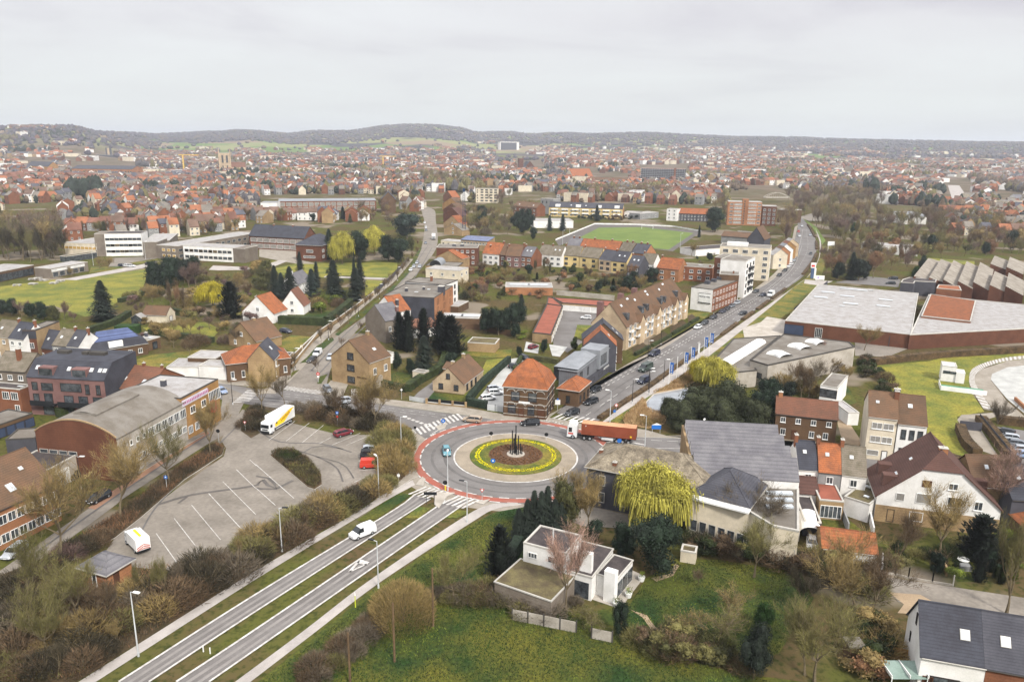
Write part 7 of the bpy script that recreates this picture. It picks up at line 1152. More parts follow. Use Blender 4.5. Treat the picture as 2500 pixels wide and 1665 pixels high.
def car(kind,c,p,q,desc,label=None,group=None,cat='car'):
 a,b_=G(p),G(q);m_=(a+b_)/2;yaw=math.atan2(b_.y-a.y,b_.x-a.x);pr=PROTOC[kind]
 o=pr if kind not in USED else copytree(pr);USED.add(kind);o.location=(m_.x,m_.y,.09);o.rotation_euler[2]=yaw;o.name='van' if 'van' in kind else 'car'
 for ch in CHD[o.name]if o.name in CHD else CHD.get(pr.name,[]):pass
 for ch in o_children(o):
  for x in[ch]+o_children(ch):
   if x.name.split('.')[0]in('body','roof'):x.material_slots[0].link='OBJECT';x.material_slots[0].material=PA[c]
 px=PX(m_)
 if label:tag(o,label,'van' if 'van' in kind else cat,group)
 else:auto(o,desc,'van' if 'van' in kind else cat,px[0],px[1],group)
 return o
def o_children(o):return[c for c in CHD.get(KEY.get(o.as_pointer(),o.name),[])if c.parent==o]
KEY={}
for k_,o_ in PROTOC.items():KEY[o_.as_pointer()]=o_.name
def copytree(o,parent=None):
 c=o.copy();sc.collection.objects.link(c);c.parent=parent;KEY[c.as_pointer()]=c.name
 if parent:CHD.setdefault(KEY.get(parent.as_pointer(),parent.name),[]).append(c)
 for ch in list(CHD.get(KEY.get(o.as_pointer(),o.name),[])):copytree(ch,c)
 return c
def allc(o):
 for c in o_children(o):
  yield c
  yield from allc(c)
MV='moving traffic';PK='parked cars'
car('van','white',a1(1050,190),a1(910,245),'white panel van','white panel van driving down the left carriageway',MV)
car('hatch','cyan',b1(1745,940),b1(1760,1005),'','turquoise hatchback circling the left side of the roundabout',MV);car('wagon','beige',b1(2050,685),b1(1925,672),'','beige people carrier entering the roundabout from the west road',MV);car('wagon','black',b2(245,705),b2(90,712),'','dark estate car at the top of the roundabout',MV)
for c,k,p,q,d in(('black','wagon',b2(590,600),b2(510,630),'black car on the zebra crossing'),('black','wagon',b2(770,495),b2(680,528),'second black car queueing behind the one on the crossing'),('black','hatch',b2(800,385),b2(735,415),'third black car of the queue, beside the zinc-clad office'),('navy','van',b2(1245,305),b2(1170,335),'navy people van in the right lane of the avenue'),('green','bigvan',b2(1265,195),b2(1190,225),'dark delivery van in the middle of the avenue'),('navy','van',b2(1335,60),b2(1280,80),'navy van parked at the end of the apartment gardens'),('white','hatch',c2(1735,1130),c2(1680,1150),'white hatchback parked by the apartment gardens'),('black','hatch',c2(1795,1090),c2(1750,1110),'dark hatchback parked behind the white hatchback'),('black','hatch',c2(1875,1040),c2(1830,1058),'dark hatchback parked alone below the billboard block'),('navy','hatch',c2(1960,985),c2(1910,1005),'navy hatchback, nearest of the row under the billboard block'),('black','hatch',c2(1995,960),c2(1960,980),'black hatchback, second of the row under the billboard block'),('grey','hatch',c2(2040,935),c2(2000,952),'grey hatchback, third of the row under the billboard block'),('silver','hatch',c2(2090,905),c2(2045,922),'pale hatchback at the far end of the row under the billboard block'),('black','hatch',c2(2150,1005),c2(2095,1018),'dark hatchback alone in the right lane of the avenue'),('black','hatch',c2(2265,800),c2(2220,815),'dark car parked under the balconied block'),('navy','hatch',c2(2325,835),c2(2285,848),'navy car driving ahead of the white van'),('white','bigvan',c3(50,830),c3(0,855),'white van driving down the avenue bend'),('black','hatch',c3(120,650),c3(85,665),'dark car parked first on the bend'),('black','hatch',c3(170,605),c3(140,620),'dark car parked second on the bend'),('white','hatch',c3(210,568),c3(172,585),'white car parked third on the bend'),('white','hatch',c3(228,545),c3(200,560),'white car parked fourth on the bend'),('silver','hatch',c3(250,515),c3(222,528),'pale car parked fifth on the bend'),('black','hatch',c3(398,450),c3(385,468),'dark car driving on the bend of the avenue'),('silver','hatch',c3(388,275),c3(388,298),'silver car far up the avenue bend'),('white','van',c3(313,190),c3(311,222),'white van far up the avenue'),('white','hatch',c3(290,285),c3(289,308),'white car far up the left lane of the avenue'),('red','hatch',c3(282,245),c3(280,262),'red car furthest up the avenue')):
 car(k,c,p,q,d,d,MV if 'driv' in d or 'lane' in d or 'queue' in d or 'crossing' in d or 'up the' in d else PK)
for c,k,p,q,d in(('maroon','wagon',b1(745,820),b1(865,785),'maroon estate car in the parking lot'),('silver','hatch',b1(1010,955),b1(1125,950),'silver hatchback parked at the back of the parking lot'),('black','van',b1(985,1015),b1(1140,1010),'black van parked between silver car and red van'),('red','van',b1(975,1100),b1(1150,1095),'bright red van at the right of the parking lot'),('black','wagon',b0(990,1360),b0(835,1440),'black estate car parked beside the side street'),('black','suv',b0(760,1170),b0(650,1215),'black car in front of the grey workshop'),('silver','wagon',a0(205,340),a0(70,440),'silver car in the bottom left street'),('blue','hatch',b0(2010,395),b0(2075,430),'pale blue car waiting by the yellow brick shop'),('grey','wagon',b1(640,375),b1(680,420),'grey estate leaving the avenue of pollards'),('silver','suv',b1(860,505),b1(730,512),'silver estate driving along the west road'),('white','van',c1(595,1360),c1(535,1410),'white pickup-like van parked under the pollards'),('black','hatch',c1(548,1425),c1(480,1462),'black hatchback parked in front of the white van'),('silver','hatch',b1(690,75),b1(670,130),'pale car half hidden by the tan corner house'),('white','hatch',b1(2065,485),b1(2205,468),'nearest white car in the restaurant yard'),('white','hatch',b1(2150,430),b1(2260,425),'second white car in the restaurant yard'),('silver','hatch',b1(2140,395),b1(2250,385),'silver car third in the restaurant yard'),('black','wagon',b2(70,90),b2(160,125),'black saloon behind the restaurant roof'),('black','hatch',b2(-10,185),b2(70,190),'dark car at the top of the restaurant yard'),('maroon','hatch',c2(155,1335),c2(235,1310),'red car on the white yard by the garage court'),('white','hatch',c2(730,1055),c2(632,1050),'white car standing in the garage court'),('silver','hatch',b2(1725,900),b2(1555,895),'silver hatchback approaching on the east road'),('white','hatch',a3(400,290),a3(400,345),'white car under the white tunnel carport'),('black','wagon',b3(2210,800),b3(2120,780),'black car, top of the right-edge car park'),('silver','wagon',b3(2250,850),b3(2150,835),'silver car, second in the right-edge car park'),('grey','wagon',b3(2300,905),b3(2190,890),'grey car, third in the right-edge car park'),('silver','wagon',b3(2360,960),b3(2240,945),'pale car, fourth in the right-edge car park'),('blue','wagon',b3(2400,1010),b3(2285,1000),'blue car, fifth in the right-edge car park'),('white','hatch',c0(1145,570),c0(1190,572),'white car in the school yard, left'),('white','hatch',c0(1185,574),c0(1235,575),'white car in the school yard, right'),('navy','hatch',c0(1105,568),c0(1145,570),'navy car in the school yard'),('black','hatch',c0(1350,555),c0(1395,550),'black car beside the school entrance trees'),('silver','hatch',c1(1500,530),c1(1465,555),'pale car parked by the pollards, furthest'),('silver','hatch',c1(1465,565),c1(1440,590),'pale car parked by the pollards, second'),('white','hatch',c1(1440,595),c1(1410,622),'white car parked by the pollards, third'),('silver','hatch',c1(1520,565),c1(1495,592),'pale car on the opposite kerb from the pollards'),('white','hatch',c1(1552,160),c1(1552,185),'white car far up the avenue of pollards'),('white','hatch',c1(1562,205),c1(1564,228),'white car, second from the top of that avenue'),('grey','hatch',c1(1565,230),c1(1566,255),'grey car behind the second white one on that avenue'),('grey','hatch',c1(1560,350),c1(1560,372),'grey car level with the white lorry'),('navy','wagon',c1(230,1170),c1(320,1185),'navy car in the drive of the mauve-roofed house'),('black','wagon',c3(1190,690),c3(1110,685),'black car in the entrance yard, upper'),('black','wagon',c3(1175,735),c3(1080,730),'black car in the entrance yard, lower'),('silver','hatch',d3(1830,705),d3(1800,735),'silver car on the pale side street')):
 car(k,c,p,q,d,d,MV if 'driving' in d or 'approach' in d or 'leaving' in d else PK)
def root_at(name,p,q,label,cat,group=None,z=.09):
 a,b_=G(p),G(q);m_=(a+b_)/2;r=empty(name,(m_.x,m_.y,z),math.atan2(b_.y-a.y,b_.x-a.x));tag(r,label,cat,group);return r
def wheelset(r,xs,hw,rad=.5,w_=.3):
 for x in xs:
  for s in(-1,1):
   t=MB().tube((x,s*(hw-w_),rad),(x,s*hw,rad),rad,rad,14).build('wheel',tyre,r);MB().tube((x,s*hw,rad),(x,s*(hw+.03),rad),rad*.55,rad*.5,10).build('rim',rim,t)
def cab(r,x0,x1,z1,pm,hw=1.22):
 c=MB();loft(c,[[(x0,-hw,.5),(x0,hw,.5),(x0,hw,z1),(x0,-hw,z1)],[(x1-.35,-hw,.45),(x1-.35,hw,.45),(x1-.35,hw-.05,z1-.05),(x1-.35,-hw+.05,z1-.05)],[(x1,-hw+.08,.45),(x1,hw-.08,.45),(x1-.16,hw-.15,z1-.35),(x1-.16,-hw+.15,z1-.35)]]);o=c.build('cab',pm,r)
 MB().poly([(x1+.0,-hw+.2,1.65),(x1+.0,hw-.2,1.65),(x1-.1,hw-.22,z1-.5),(x1-.1,-hw+.22,z1-.5)]).build('windscreen',cglass,o)
 for s in(-1,1):MB().box(x1-1.2,x1-.45,s*hw-.015 if s>0 else-hw-.015,s*hw+.015 if s>0 else-hw+.015,1.7,z1-.55).build('side_window',cglass,o)
 MB().box(x1-.02,x1+.06,-hw+.1,hw-.1,.45,.95).build('bumper',M['bmetal'],o);MB().box(x1-.01,x1+.03,-.7,.7,1.15,1.4).build('grille',M['bmetal'],o)
 return o
r=root_at('curtain_lorry',b1(315,668),b1(90,800),'white curtain-sided lorry with broad yellow stripe, parked at the edge of the lot','lorry');Lh=5.3
MB().box(-5.1,3.1,-1.25,1.25,1.15,3.85).build('box_body',M['wpaint'],r);cab(r,3.25,5.1,2.9,PA['white']);MB().box(-5.,4.,-.5,.5,.55,.95).build('chassis',M['bmetal'],r);wheelset(r,(4.1,-2.2,-3.5),1.2)
yl=mat('curtain_yellow',col(244,208,40,.9),.05,rand=0)
for s in(-1,1):
 q=MB().poly([(2.9,s*1.262,1.3),(2.9,s*1.262,2.2),(-3.4,s*1.262,3.75),(-4.9,s*1.262,3.75),(-.6,s*1.262,1.3)]).build('yellow_stripe',yl,r)
 text('Loudock',1.1,mat('script_red',col(150,66,34,.9),.02),'lettering',q,(-1.2,s*1.27,2.65),(math.pi/2,.23,0)if s<0 else(math.pi/2,-.23,math.pi));MB().box(2.0,2.5,s*1.264-.004,s*1.264+.004,1.9,2.35).build('emblem',M['bmetal'],q)
MB().box(-3.2,2.6,1.15,1.22,.62,.8).build('side_guard',M['galv'],r);MB().box(-3.2,2.6,-1.22,-1.15,.62,.8).build('side_guard',M['galv'],r)
r=root_at('container_lorry',b2(1140,880),b2(510,815),'white tractor unit hauling a rust-red forty-foot container off the roundabout','lorry',MV);rust=mat('container_paint',col(150,78,54,.78),.1,cols=.28,rowk=.72,rand=0);rt=mat('container_roof',col(224,170,130,.7),.06,cols=.5,rowk=.92,rand=0)
Lx=(G(b2(1140,880))-G(b2(510,815))).length/2
cb=MB().box(-Lx,-Lx+12.2,-1.22,1.22,1.35,3.92).build('container',rust,r);MB().box(-Lx+.02,-Lx+12.18,-1.2,1.2,3.925,3.96).build('container_roof',rt,cb)
for x in(-Lx,-Lx+12.08):MB().box(x-.01,x+.13,-1.25,1.25,1.33,3.94).build('end_frame',rust,cb)
MB().box(-Lx,-Lx+12.,-.5,.5,.95,1.3).build('trailer_frame',M['bmetal'],r)
cabo=cab(r,Lx-2.3,Lx,3.3,PA['white']);MB().box(Lx-2.1,Lx-.5,-1.05,1.05,3.3,3.8).build('roof_spoiler',PA['white'],cabo);
for s in(-1,1):MB().box(Lx-1.5,Lx-.35,s*1.235-.01,s*1.235+.01,1.15,1.5).build('red_stripe',PA['red'],cabo)
MB().box(Lx-2.28,Lx-2.2,-1.1,1.1,.9,3.2).build('cab_back',M['bmetal'],cabo);MB().box(Lx-6.2,Lx-.5,-.5,.5,.6,.95).build('tractor_chassis',M['bmetal'],r)
wheelset(r,(Lx-1.4,Lx-4.,Lx-5.3,-Lx+1.6,-Lx+2.9,-Lx+4.2),1.22);
for s in(-1,1):MB().box(-Lx+5.,-Lx+7.6,s*1.2-.03,s*1.2+.03,.55,1.1).build('side_skirt',M['galv'],r)
text('P',.5,M['wpaint'],'lettering',cb,(-Lx+11.2,1.24,3.4),(math.pi/2,0,math.pi));MB().box(-Lx+.9,-Lx+1.3,1.225,1.235,1.7,2.05).build('label_plate',yl,cb)
r=root_at('recovery_truck',a0(1325,385),a0(1210,270),'white highway-maintenance truck with yellow roof beacon bar and red chevron tail','truck');MB().box(-2.9,1.3,-1.1,1.1,.75,2.7).build('box_body',M['wpaint'],r);cab(r,1.35,2.9,2.3,PA['white'],1.05);MB().box(-2.8,2.,-.45,.45,.4,.7).build('chassis',M['bmetal'],r);wheelset(r,(2.,-1.8),1.08,.42)
sr_=mat('chevron_red',col(190,60,44,.9),.02,rand=0);MB().box(-2.94,-2.8,-1.05,1.05,.45,.72).build('rear_bumper',M['bmetal'],r);bp_=MB().box(-2.96,-2.905,-1.02,1.02,.8,1.85).build('tail_board',M['wpaint'],r);
for s in(-1,1):
 for i in range(3):z_=.95+.34*i;MB().poly([(-2.97,s*.02,z_),(-2.97,s*.02,z_+.17),(-2.97,s*1.,max(.82,z_-.33)),(-2.97,s*1.,max(.82,z_-.5))]).build('chevron',sr_,bp_)
mb=MB().box(-1.9,.9,-.2,.15,2.705,2.85);mb.build('roof_signal_bar',yl,r)
for y in(-.85,.85):MB().tube((-2.7,y,2.78),(1.1,y,2.78),.05,n=5).build('roof_rail',M['galv'],r)
r=root_at('box_lorry',c1(1636,292),c1(1632,350),'white box lorry parked high up the avenue of pollards','lorry');MB().box(-4.5,2.2,-1.2,1.2,1.1,3.6).build('box_body',M['wpaint'],r);cab(r,2.3,4.3,2.8,PA['white']);wheelset(r,(3.3,-3.),1.2)
#-- lamps, poles, signs
def lamp_proto(h,style):
 r=empty('street_lamp');MB().tube((0,0,0),(0,0,h),.11,.06,7).build('pole',M['galv']if style!='brown' else M['dframe'],r);MB().tube((0,0,0),(0,0,.6),.15,.15,7).build('base',M['galv'],r)
 a=MB().tube((0,0,h),(1.1,0,h+.12),.05,.05,5).build('arm',M['galv'],r);MB().box(.5,1.4,-.17,.17,h+.06,h+.2).build('lamp_head',M['bmetal']if style=='dark' else M['wpaint'],r);return r
LP={k:lamp_proto(h,s)for k,(h,s)in dict(a=(9.4,'white'),b=(7.9,'white'),c=(7.8,'dark'),d=(6.5,'brown')).items()};UL=set()
for r_ in LP.values():KEY[r_.as_pointer()]=r_.name
def lamp(k,p,rz,lab=None):
 g=G(p);o=LP[k]if k not in UL else copytree(LP[k]);UL.add(k);o.location=(g.x,g.y,0);o.rotation_euler[2]=rz;px=PX(g)
 if lab:tag(o,lab,'street lamp','street lamps')
 else:auto(o,'slim %s street lamp'%('brown' if k=='d' else 'pale steel'),'street lamp',px[0],px[1],'street lamps')
lamp('a',a0(1275,1325),-.3,'tall white street lamp beside the left footpath at the bottom left');lamp('c',a1(240,365),0,'dark-headed street lamp among the thicket below the parking lot');lamp('c',a1(1127,700),2.8,'dark-headed street lamp in the verge by the huge round bush');lamp('c',a1(1942,95),2.9,'dark-headed street lamp at the footpath near the zebra crossing');lamp('b',b1(1765,1315),1.6,'white street lamp in front of the turquoise hatchback');lamp('b',b1(1338,950),0,'white street lamp on the left pavement of the roundabout');lamp('b',b1(1131,1360),2.2,'white street lamp in front of the bright red van');lamp('b',b2(200,645),2.8,'white street lamp in front of the brick restaurant');lamp('b',b2(1740,990),1.2,'tall white street lamp left of the grey sawtooth hall');lamp('b',b2(1220,935),3.,'white street lamp behind the mossy-roofed black house');lamp('b',b2(900,680),2.8,'white street lamp between avenue and cycle path')
for x,y in((362,1520),(668,1245),(943,1030),(1137,870),(1303,700)):lamp('d',c1(x,y),0)
for x,y in((2142,520),(750,1290)):lamp('d',b0(x,y),0)
for x,y in((1258,430),(1395,310),(1105,510),(1255,400)):lamp('d',b2(x,y),0)
for x,y in((1370,1290),(1855,1010),(1250,1440)):lamp('d',c2(x,y),0)
lamp('a',c0(860,560),0);lamp('a',c0(1345,490),0);lamp('a',c2(1545,400),0);lamp('a',c2(530,260),0);lamp('a',c2(465,370),0);lamp('a',c0(1340,500),0)
for i,(p,h)in enumerate(((a1(1275,1375),8.5),(a1(1630,1055),9.),(a1(868,1600),7.5))):
 g=G(p);tag(MB().tube((0,0,0),(0,0,h),.16,.12,8).tube((0,0,h),(0,0,h+.12),.13,.05,8).build('wooden_pole',M['wood'],loc=(g.x,g.y,0)),'weathered wooden pole, %s of the three along the meadow edge'%('middle','right-hand','left-hand')[i],'pole','wooden poles')
def sign(name,p,h,shapes,lab,rz=0,cat='sign',posts=((0,0),),pc='galv'):
 g=G(p);r=empty(name,g,rz);tag(r,lab,cat)
 for x,y in posts:MB().tube((x,y,0),(x,y,h),.045,.045,6).build('post',M[pc],r)
 for nm,sh,z,s,mt in shapes:
  mb=MB();k=dict(c=20,t=3,q=4,d=4,v=3)[sh];a_=dict(c=0,t=math.pi/2,q=math.pi/4,d=0,v=-math.pi/2)[sh];pts=[(s*math.cos(a_+2*math.pi*i/k),s*math.sin(a_+2*math.pi*i/k))for i in range(k)];y=-.06-.012*len(CHD.get(r.name,[]))
  mb.poly([(x,y,z+v)for x,v in pts]);mb.poly([(x,y+.01,z+v)for x,v in pts][::-1])
  for i in range(k):a,b_=pts[i],pts[(i+1)%k];mb.poly([(a[0],y,z+a[1]),(b_[0],y,z+b_[1]),(b_[0],y+.01,z+b_[1]),(a[0],y+.01,z+a[1])])
  mb.build(nm,mt,r)
 return r
sb=mat('sign_blue',col(40,110,196,.9),.02,rand=0);sr=mat('sign_red_enamel',col(204,46,40,.9),.02,rand=0);swh=M['wpaint'];sbk=M['bmetal']
sign('no_entry_sign',b1(575,318),3.,[('disc','c',2.6,.45,sr),('bar','q',2.6,.2,swh),('sub_plate','q',1.8,.4,swh)],'red no-entry sign at the mouth of the avenue of pollards');sign('keep_right_sign',b1(1722,715),1.3,[('disc','c',1.3,.5,sb),('arrow','v',1.3,.22,swh)],'blue keep-right disc on the west traffic island');sign('yield_sign',b1(2080,1412),2.8,[('triangle','v',2.4,.5,sr),('centre','v',2.4,.3,swh)],'red and white yield sign south of the roundabout')
sign('roundabout_sign',b1(2180,1075),1.2,[('disc','c',1.,.5,sb),('arrow','t',1.,.25,swh)],'blue roundabout disc on the flower island, left front');sign('keep_right_sign',b2(985,900),1.3,[('disc','c',1.3,.5,sb)],'blue disc on the east traffic island by the container lorry')
for i,(p,l_)in enumerate(((b1(2163,840),'black-backed sign disc at the upper left of the island'),(b2(315,850),'black-backed sign disc at the upper right of the island'),(b1(1740,1300),'black-backed sign disc on a yellow bollard south-west'))):sign('traffic_sign',p,1.6,[('disc','c',1.5,.45,sbk)],l_)
sign('direction_sign',b1(1605,1435),2.6,[],'black direction board on two posts between the carriageways',posts=((-.7,0),(.7,0)),pc='bmetal');r=[o for o in sc.objects if o.name=='direction_sign'][0];MB().box(-1.2,1.2,-.1,-.03,1.9,2.5).build('board',sbk,r)
sign('parking_sign',b0(1537,1300),3.,[('plate','q',2.6,.45,sb),('letter','t',2.6,.2,swh)],'blue parking sign beside the side street');sign('parking_sign',b1(752,715),3.6,[('plate','q',3.3,.45,sb),('mark','t',3.3,.2,swh),('lower_plate','q',2.3,.3,sr)],'blue and red sign on a post behind the maroon estate')
sign('yield_sign',b0(2258,760),2.4,[('triangle','v',2.1,.45,sr),('centre','v',2.1,.28,swh)],'small yield sign left of the yellow lorry');sign('speed_sign',b2(955,630),3.4,[('disc','c',3.,.4,sr),('centre','c',3.,.28,swh)],'round speed sign by the cycle path');sign('cycle_sign',b2(940,650),2.4,[('disc','c',2.,.35,sb)],'blue cycle disc at the start of the cycle path');sign('traffic_sign',b0(2015,870),3.,[('disc','c',2.8,.42,sbk)],'black-backed sign disc at the top of the shrub strip')
sign('traffic_sign',b1(1465,828),2.8,[('plate','q',2.6,.4,sbk)],'dark plate sign on the left pavement of the roundabout');sign('info_board',b1(1312,1225),1.8,[('plate','q',1.3,.4,swh)],'small white plate at the pavement corner');sign('yield_sign',b2(575,575)if 0 else b1(1340,470),3.,[('plate','d',2.6,.35,swh)],'small square sign by the hedge gate');sign('shop_sign',b2(418,580),3.4,[('board','q',2.4,.9,swh),('header','q',3.2,.3,sb)],'white and blue pole sign right of the restaurant door');sign('restaurant_board',b2(1325,780),1.9,[],'small house-shaped blue and white name board by the pines',posts=((-.9,0),(.9,0)));r=sc.objects['restaurant_board'];MB().box(-1.1,1.1,-.1,-.02,1.,2.).build('board',sb,r);MB().poly([(-1.2,-.1,2),(1.2,-.1,2),(0,-.1,2.5)]).build('gable_top',swh,r)
for i,(p,l_)in enumerate(((a0(1872,1283),'left'),(a0(1935,1300),'right'))):g=G(p);tag(MB().box(-.06,.06,-.06,.06,0,.9).build('marker_post',M['wpaint'],loc=g),'%s small white marker post in the central reservation'%l_,'marker post')
g=G(a1(915,875));o=MB().tube((0,0,0),(0,0,1.9),.08,.07,6).build('pipeline_marker',mat('marker_yellow',col(216,226,60,.9),.02),loc=g);tag(o,'thin yellow pipeline marker with white cap beside the footpath','marker post');MB().tube((0,0,1.9),(0,0,2.5),.09,.03,6).build('cap',M['wpaint'],o)
g=G(b1(1742,1310));tag(MB().tube((0,0,0),(0,0,1.1),.16,.14,8).build('bollard',mat('bollard_yellow',col(230,210,70,.85),.03),loc=g),'yellow bollard on the south-west splitter island','bollard')
o=pavm('traffic_island',[b1(1380,640),b1(1480,650),b1(1560,680),b1(1500,700),b1(1400,690)],'conc',.14)if 0 else None
for P in([b1(1650,725),b1(1760,690),b1(1740,740),b1(1680,760)],[b1(1470,1260),b1(1530,1185),b1(1560,1210),b1(1540,1270)],[b1(1650,1330),b1(1830,1335),b1(1760,1365),b1(1680,1480),b1(1640,1440)],[b1(2010,1420),b1(2150,1395),b1(2090,1440)],[b2(940,900),b2(1010,880),b2(1180,915),b2(1240,935),b2(1000,925)]):sheet('traffic_island',M['conc'],P,.16,thick=.14,mside=K)
for a_,b_,c_ in((b1(1400,1470)if 0 else b1(945,1567),b1(1390,1330),b1(1415,1360)),):sheet('grass_verge',M['grassd'],[b1(930,1580),b1(1330,1330),b1(1405,1345),b1(1415,1365),b1(1120,1567),a1(950,90),a1(860,30)],.06)
for P in([b1(1360,1567),b1(1500,1460),b1(1600,1475),b1(1500,1567)],[b1(1720,1567),b1(1850,1485),b1(1960,1505),b1(1850,1567)]):sheet('grass_verge',M['grass'],P,.06)
fb=mat('flag_blue',col(36,92,166,.9),.04,rand=0)
for i,(p,ft,off)in enumerate((((1632,945),1,0),((1651,930),0,0),((1668.5,918),1,0),((1685,905),1,0),((1702,893),2,0),((1717,877),1,0),((1731,866),1,0))):
 g=G(p);r=empty('flagpole',g,-.25);tag(r,'%s, %s of the seven along the verge'%('tall white flagpole with blue banner' if ft==1 else('bare white flagpole' if not ft else 'flagpole with narrow white banner'),ORD[i]+' from left'),'flagpole','flagpoles along the avenue verge');MB().tube((0,0,0),(0,0,7.2),.09,.06,6).build('pole',M['wpaint'],r)
 if ft:
  mb=MB();W_=.95 if ft==1 else .35
  for j in range(6):
   y0,y1=.08*math.sin(j*1.1),.08*math.sin((j+1)*1.1);mb.poly([(.08+W_*j/6,y0,3.9),(.08+W_*(j+1)/6,y1,3.9),(.08+W_*(j+1)/6,y1,7.1),(.08+W_*j/6,y0,7.1)])
  f=mb.build('banner',fb if ft==1 else M['wpaint'],r)
  if ft==1:text('MAZDA' if 0 else 'NOVO',.62,M['wpaint'],'lettering',f,(.55,-.13,5.6),(math.pi/2,-math.pi/2,0));MB().box(.3,.8,-.135,-.12,4.1,4.3).build('emblem',M['wpaint'],f)
g=G(c3(405,680));r=empty('pylon_sign',g);tag(r,'tall blue entrance pylon with white and red head at the hall drive','sign');MB().box(-.9,.6,-.3,.3,0,5.5).build('shaft',mat('pylon_blue',col(84,104,138,.8),.05),r);MB().box(-1.2,1.2,-.35,.35,5.5,8.).build('head',M['wpaint'],r);MB().box(-1.,.6,-.4,-.35,6.,7.).build('red_panel',sr,r);MB().box(.65,1.6,-.3,.3,0,5.3).build('white_panel',M['wpaint'],r)
g=G(c3(475,700));r=empty('sign_board',g);tag(r,'low white entrance board beside the blue pylon','sign');MB().box(-2.2,2.2,-.1,.1,.5,2.6).build('board',M['wpaint'],r);MB().box(-1.4,-.5,-.12,-.1,1.,2.2).build('emblem',mat('pale_violet',col(186,170,224,.9),.02),r)
for x in(-1.8,1.8):MB().tube((x,0,0),(x,0,.6),.08,n=5).build('post',M['galv'],r)
g=G(c3(548,440));r=empty('billboard',g,.1);tag(r,'white billboard on a single pole inside the avenue bend','billboard');MB().box(-.3,.3,-.25,.25,0,4.4).build('pole',M['conc'],r);MB().box(-.5,3.8,-.3,.3,4.4,6.9).build('panel',M['wpaint'],r)
#-- island sculpture
r=empty('sculpture',(RC.x,RC.y,.55));tag(r,'cluster of tall black steel columns on the roundabout island','sculpture');MB().tube((0,0,-.2),(0,0,.15),2.,1.9,24).build('stone_base',M['conc'],r)
for x,y,h in((-.75,-.6,5.6),(.0,.5,6.3),(-.15,-.2,4.6),(.55,-.5,4.4),(1.,.1,2.4),(1.3,-.3,1.8),(-1.15,.1,2.),(.2,-.75,2.2),(-.4,.5,3.4)):MB().box(x-.12,x+.12,y-.12,y+.12,.16,h).build('column',M['bmetal'],r)
#-- walls, fences, small things
def wall_(name,pts,h,th,mt,lab,cat='wall',cap=None,posts=None):
 P=wp(pts);o=P[0].copy();mb=MB();cb=MB()
 for a,b_ in zip(P,P[1:]):
  d=(b_-a).normalized();n=Vector((-d.y,d.x,0))*th/2;q=[a-n-o,b_-n-o,b_+n-o,a+n-o];mb.prism([(v.x,v.y)for v in q],0,h)
  if cap:n*=1.4;q=[a-n-o,b_-n-o,b_+n-o,a+n-o];cb.prism([(v.x,v.y)for v in q],h+.003,h+.1)
 r=empty(name,o);tag(r,lab,cat);mb.build('wall' if cat=='wall' else 'panel',M[mt],r)
 if cap:cb.build('cap',M[cap],r)
 if posts:
  sp_,pw,ph,pm_=posts
  for a,b_ in zip(P,P[1:]):
   n=max(1,int((b_-a).length/sp_))
   for i in range(n+1):p=a.lerp(b_,i/n)-o;MB().box(p.x-pw,p.x+pw,p.y-pw,p.y+pw,0,ph).build('post',M[pm_],r)
 return r
wall_('garden_wall',[b1(1570,512),b1(1930,548)],.5,.3,'tan','low tan brick garden wall with pillars in front of the stone bungalow',cap='coping',posts=(3.2,.28,1.5,'tan'));wall_('railing',[b1(1575,500),b1(1925,535)],1.1,.03,'bmetal','thin black railing above the bungalow garden wall','fence')
wall_('gate',[b1(2125,570),b1(2275,590)],1.6,.04,'galv','pale metal sliding gate of the restaurant yard','gate',posts=(2.,.06,1.8,'bmetal'));wall_('gate',[b1(1410,480),b1(1560,505)],1.2,.03,'galv','thin metal gate across the bungalow drive','gate')
wall_('avenue_wall',[b1(240,195),c1(575,1195),c1(760,1070),c1(880,980),c1(1080,830)],1.3,.3,'tan','long low pale wall along the avenue footpath',cap='coping',posts=(14,.35,1.7,'cream'));wall_('mesh_fence',[c1(1085,820),c1(1250,680),c1(1400,510)],1.8,.05,'dgrey','dark green mesh fence beside the avenue of pollards','fence')
wall_('avenue_wall',[b1(330,180),c1(560,1215),c1(600,1190)],1.1,.3,'tan','pale garden wall around the corner lawn',cap='coping')
wall_('panel_fence',[a2(0,990),a2(590,1110)],1.7,.08,'conc','grey concrete panel fence below the flat-roofed villa','fence',posts=(2.2,.09,1.9,'dcop'));wall_('panel_fence',[a2(730,1160),a2(920,1200)],1.6,.08,'conc','right-hand stretch of the concrete panel fence','fence',posts=(2.2,.09,1.8,'dcop'))
wall_('fence',[a3(1010,560),a3(1170,580),a3(1290,610),a3(1510,650),a3(1700,680)],.35,.15,'conc','low concrete-based garden fence along the gravel track','fence',posts=(3.4,.07,1.9,'coping'));wall_('garden_wall',[a3(1040,585),a3(1045,470)],1.9,.2,'white','short white wall at the end of the orange garage row');wall_('garden_wall',[a3(1640,590),a3(1580,430)],1.3,.3,'tan','crumbling tan garden wall between two gardens')
wall_('garden_wall',[a3(665,0),a3(735,190)],1.8,.25,'grey','grey rendered wall between the narrow back gardens');wall_('garden_wall',[a3(915,0),a3(965,230)],1.8,.25,'white','white wall at the right of the narrow back gardens');wall_('garden_wall',[c2(410,830),c2(940,880)],2.,.25,'conc','long grey wall behind the garage court',cap='coping');wall_('mesh_fence',[c3(235,1000),c3(545,740)],2.2,.06,'dgrey','dark green mesh fence left of the large hall','fence')
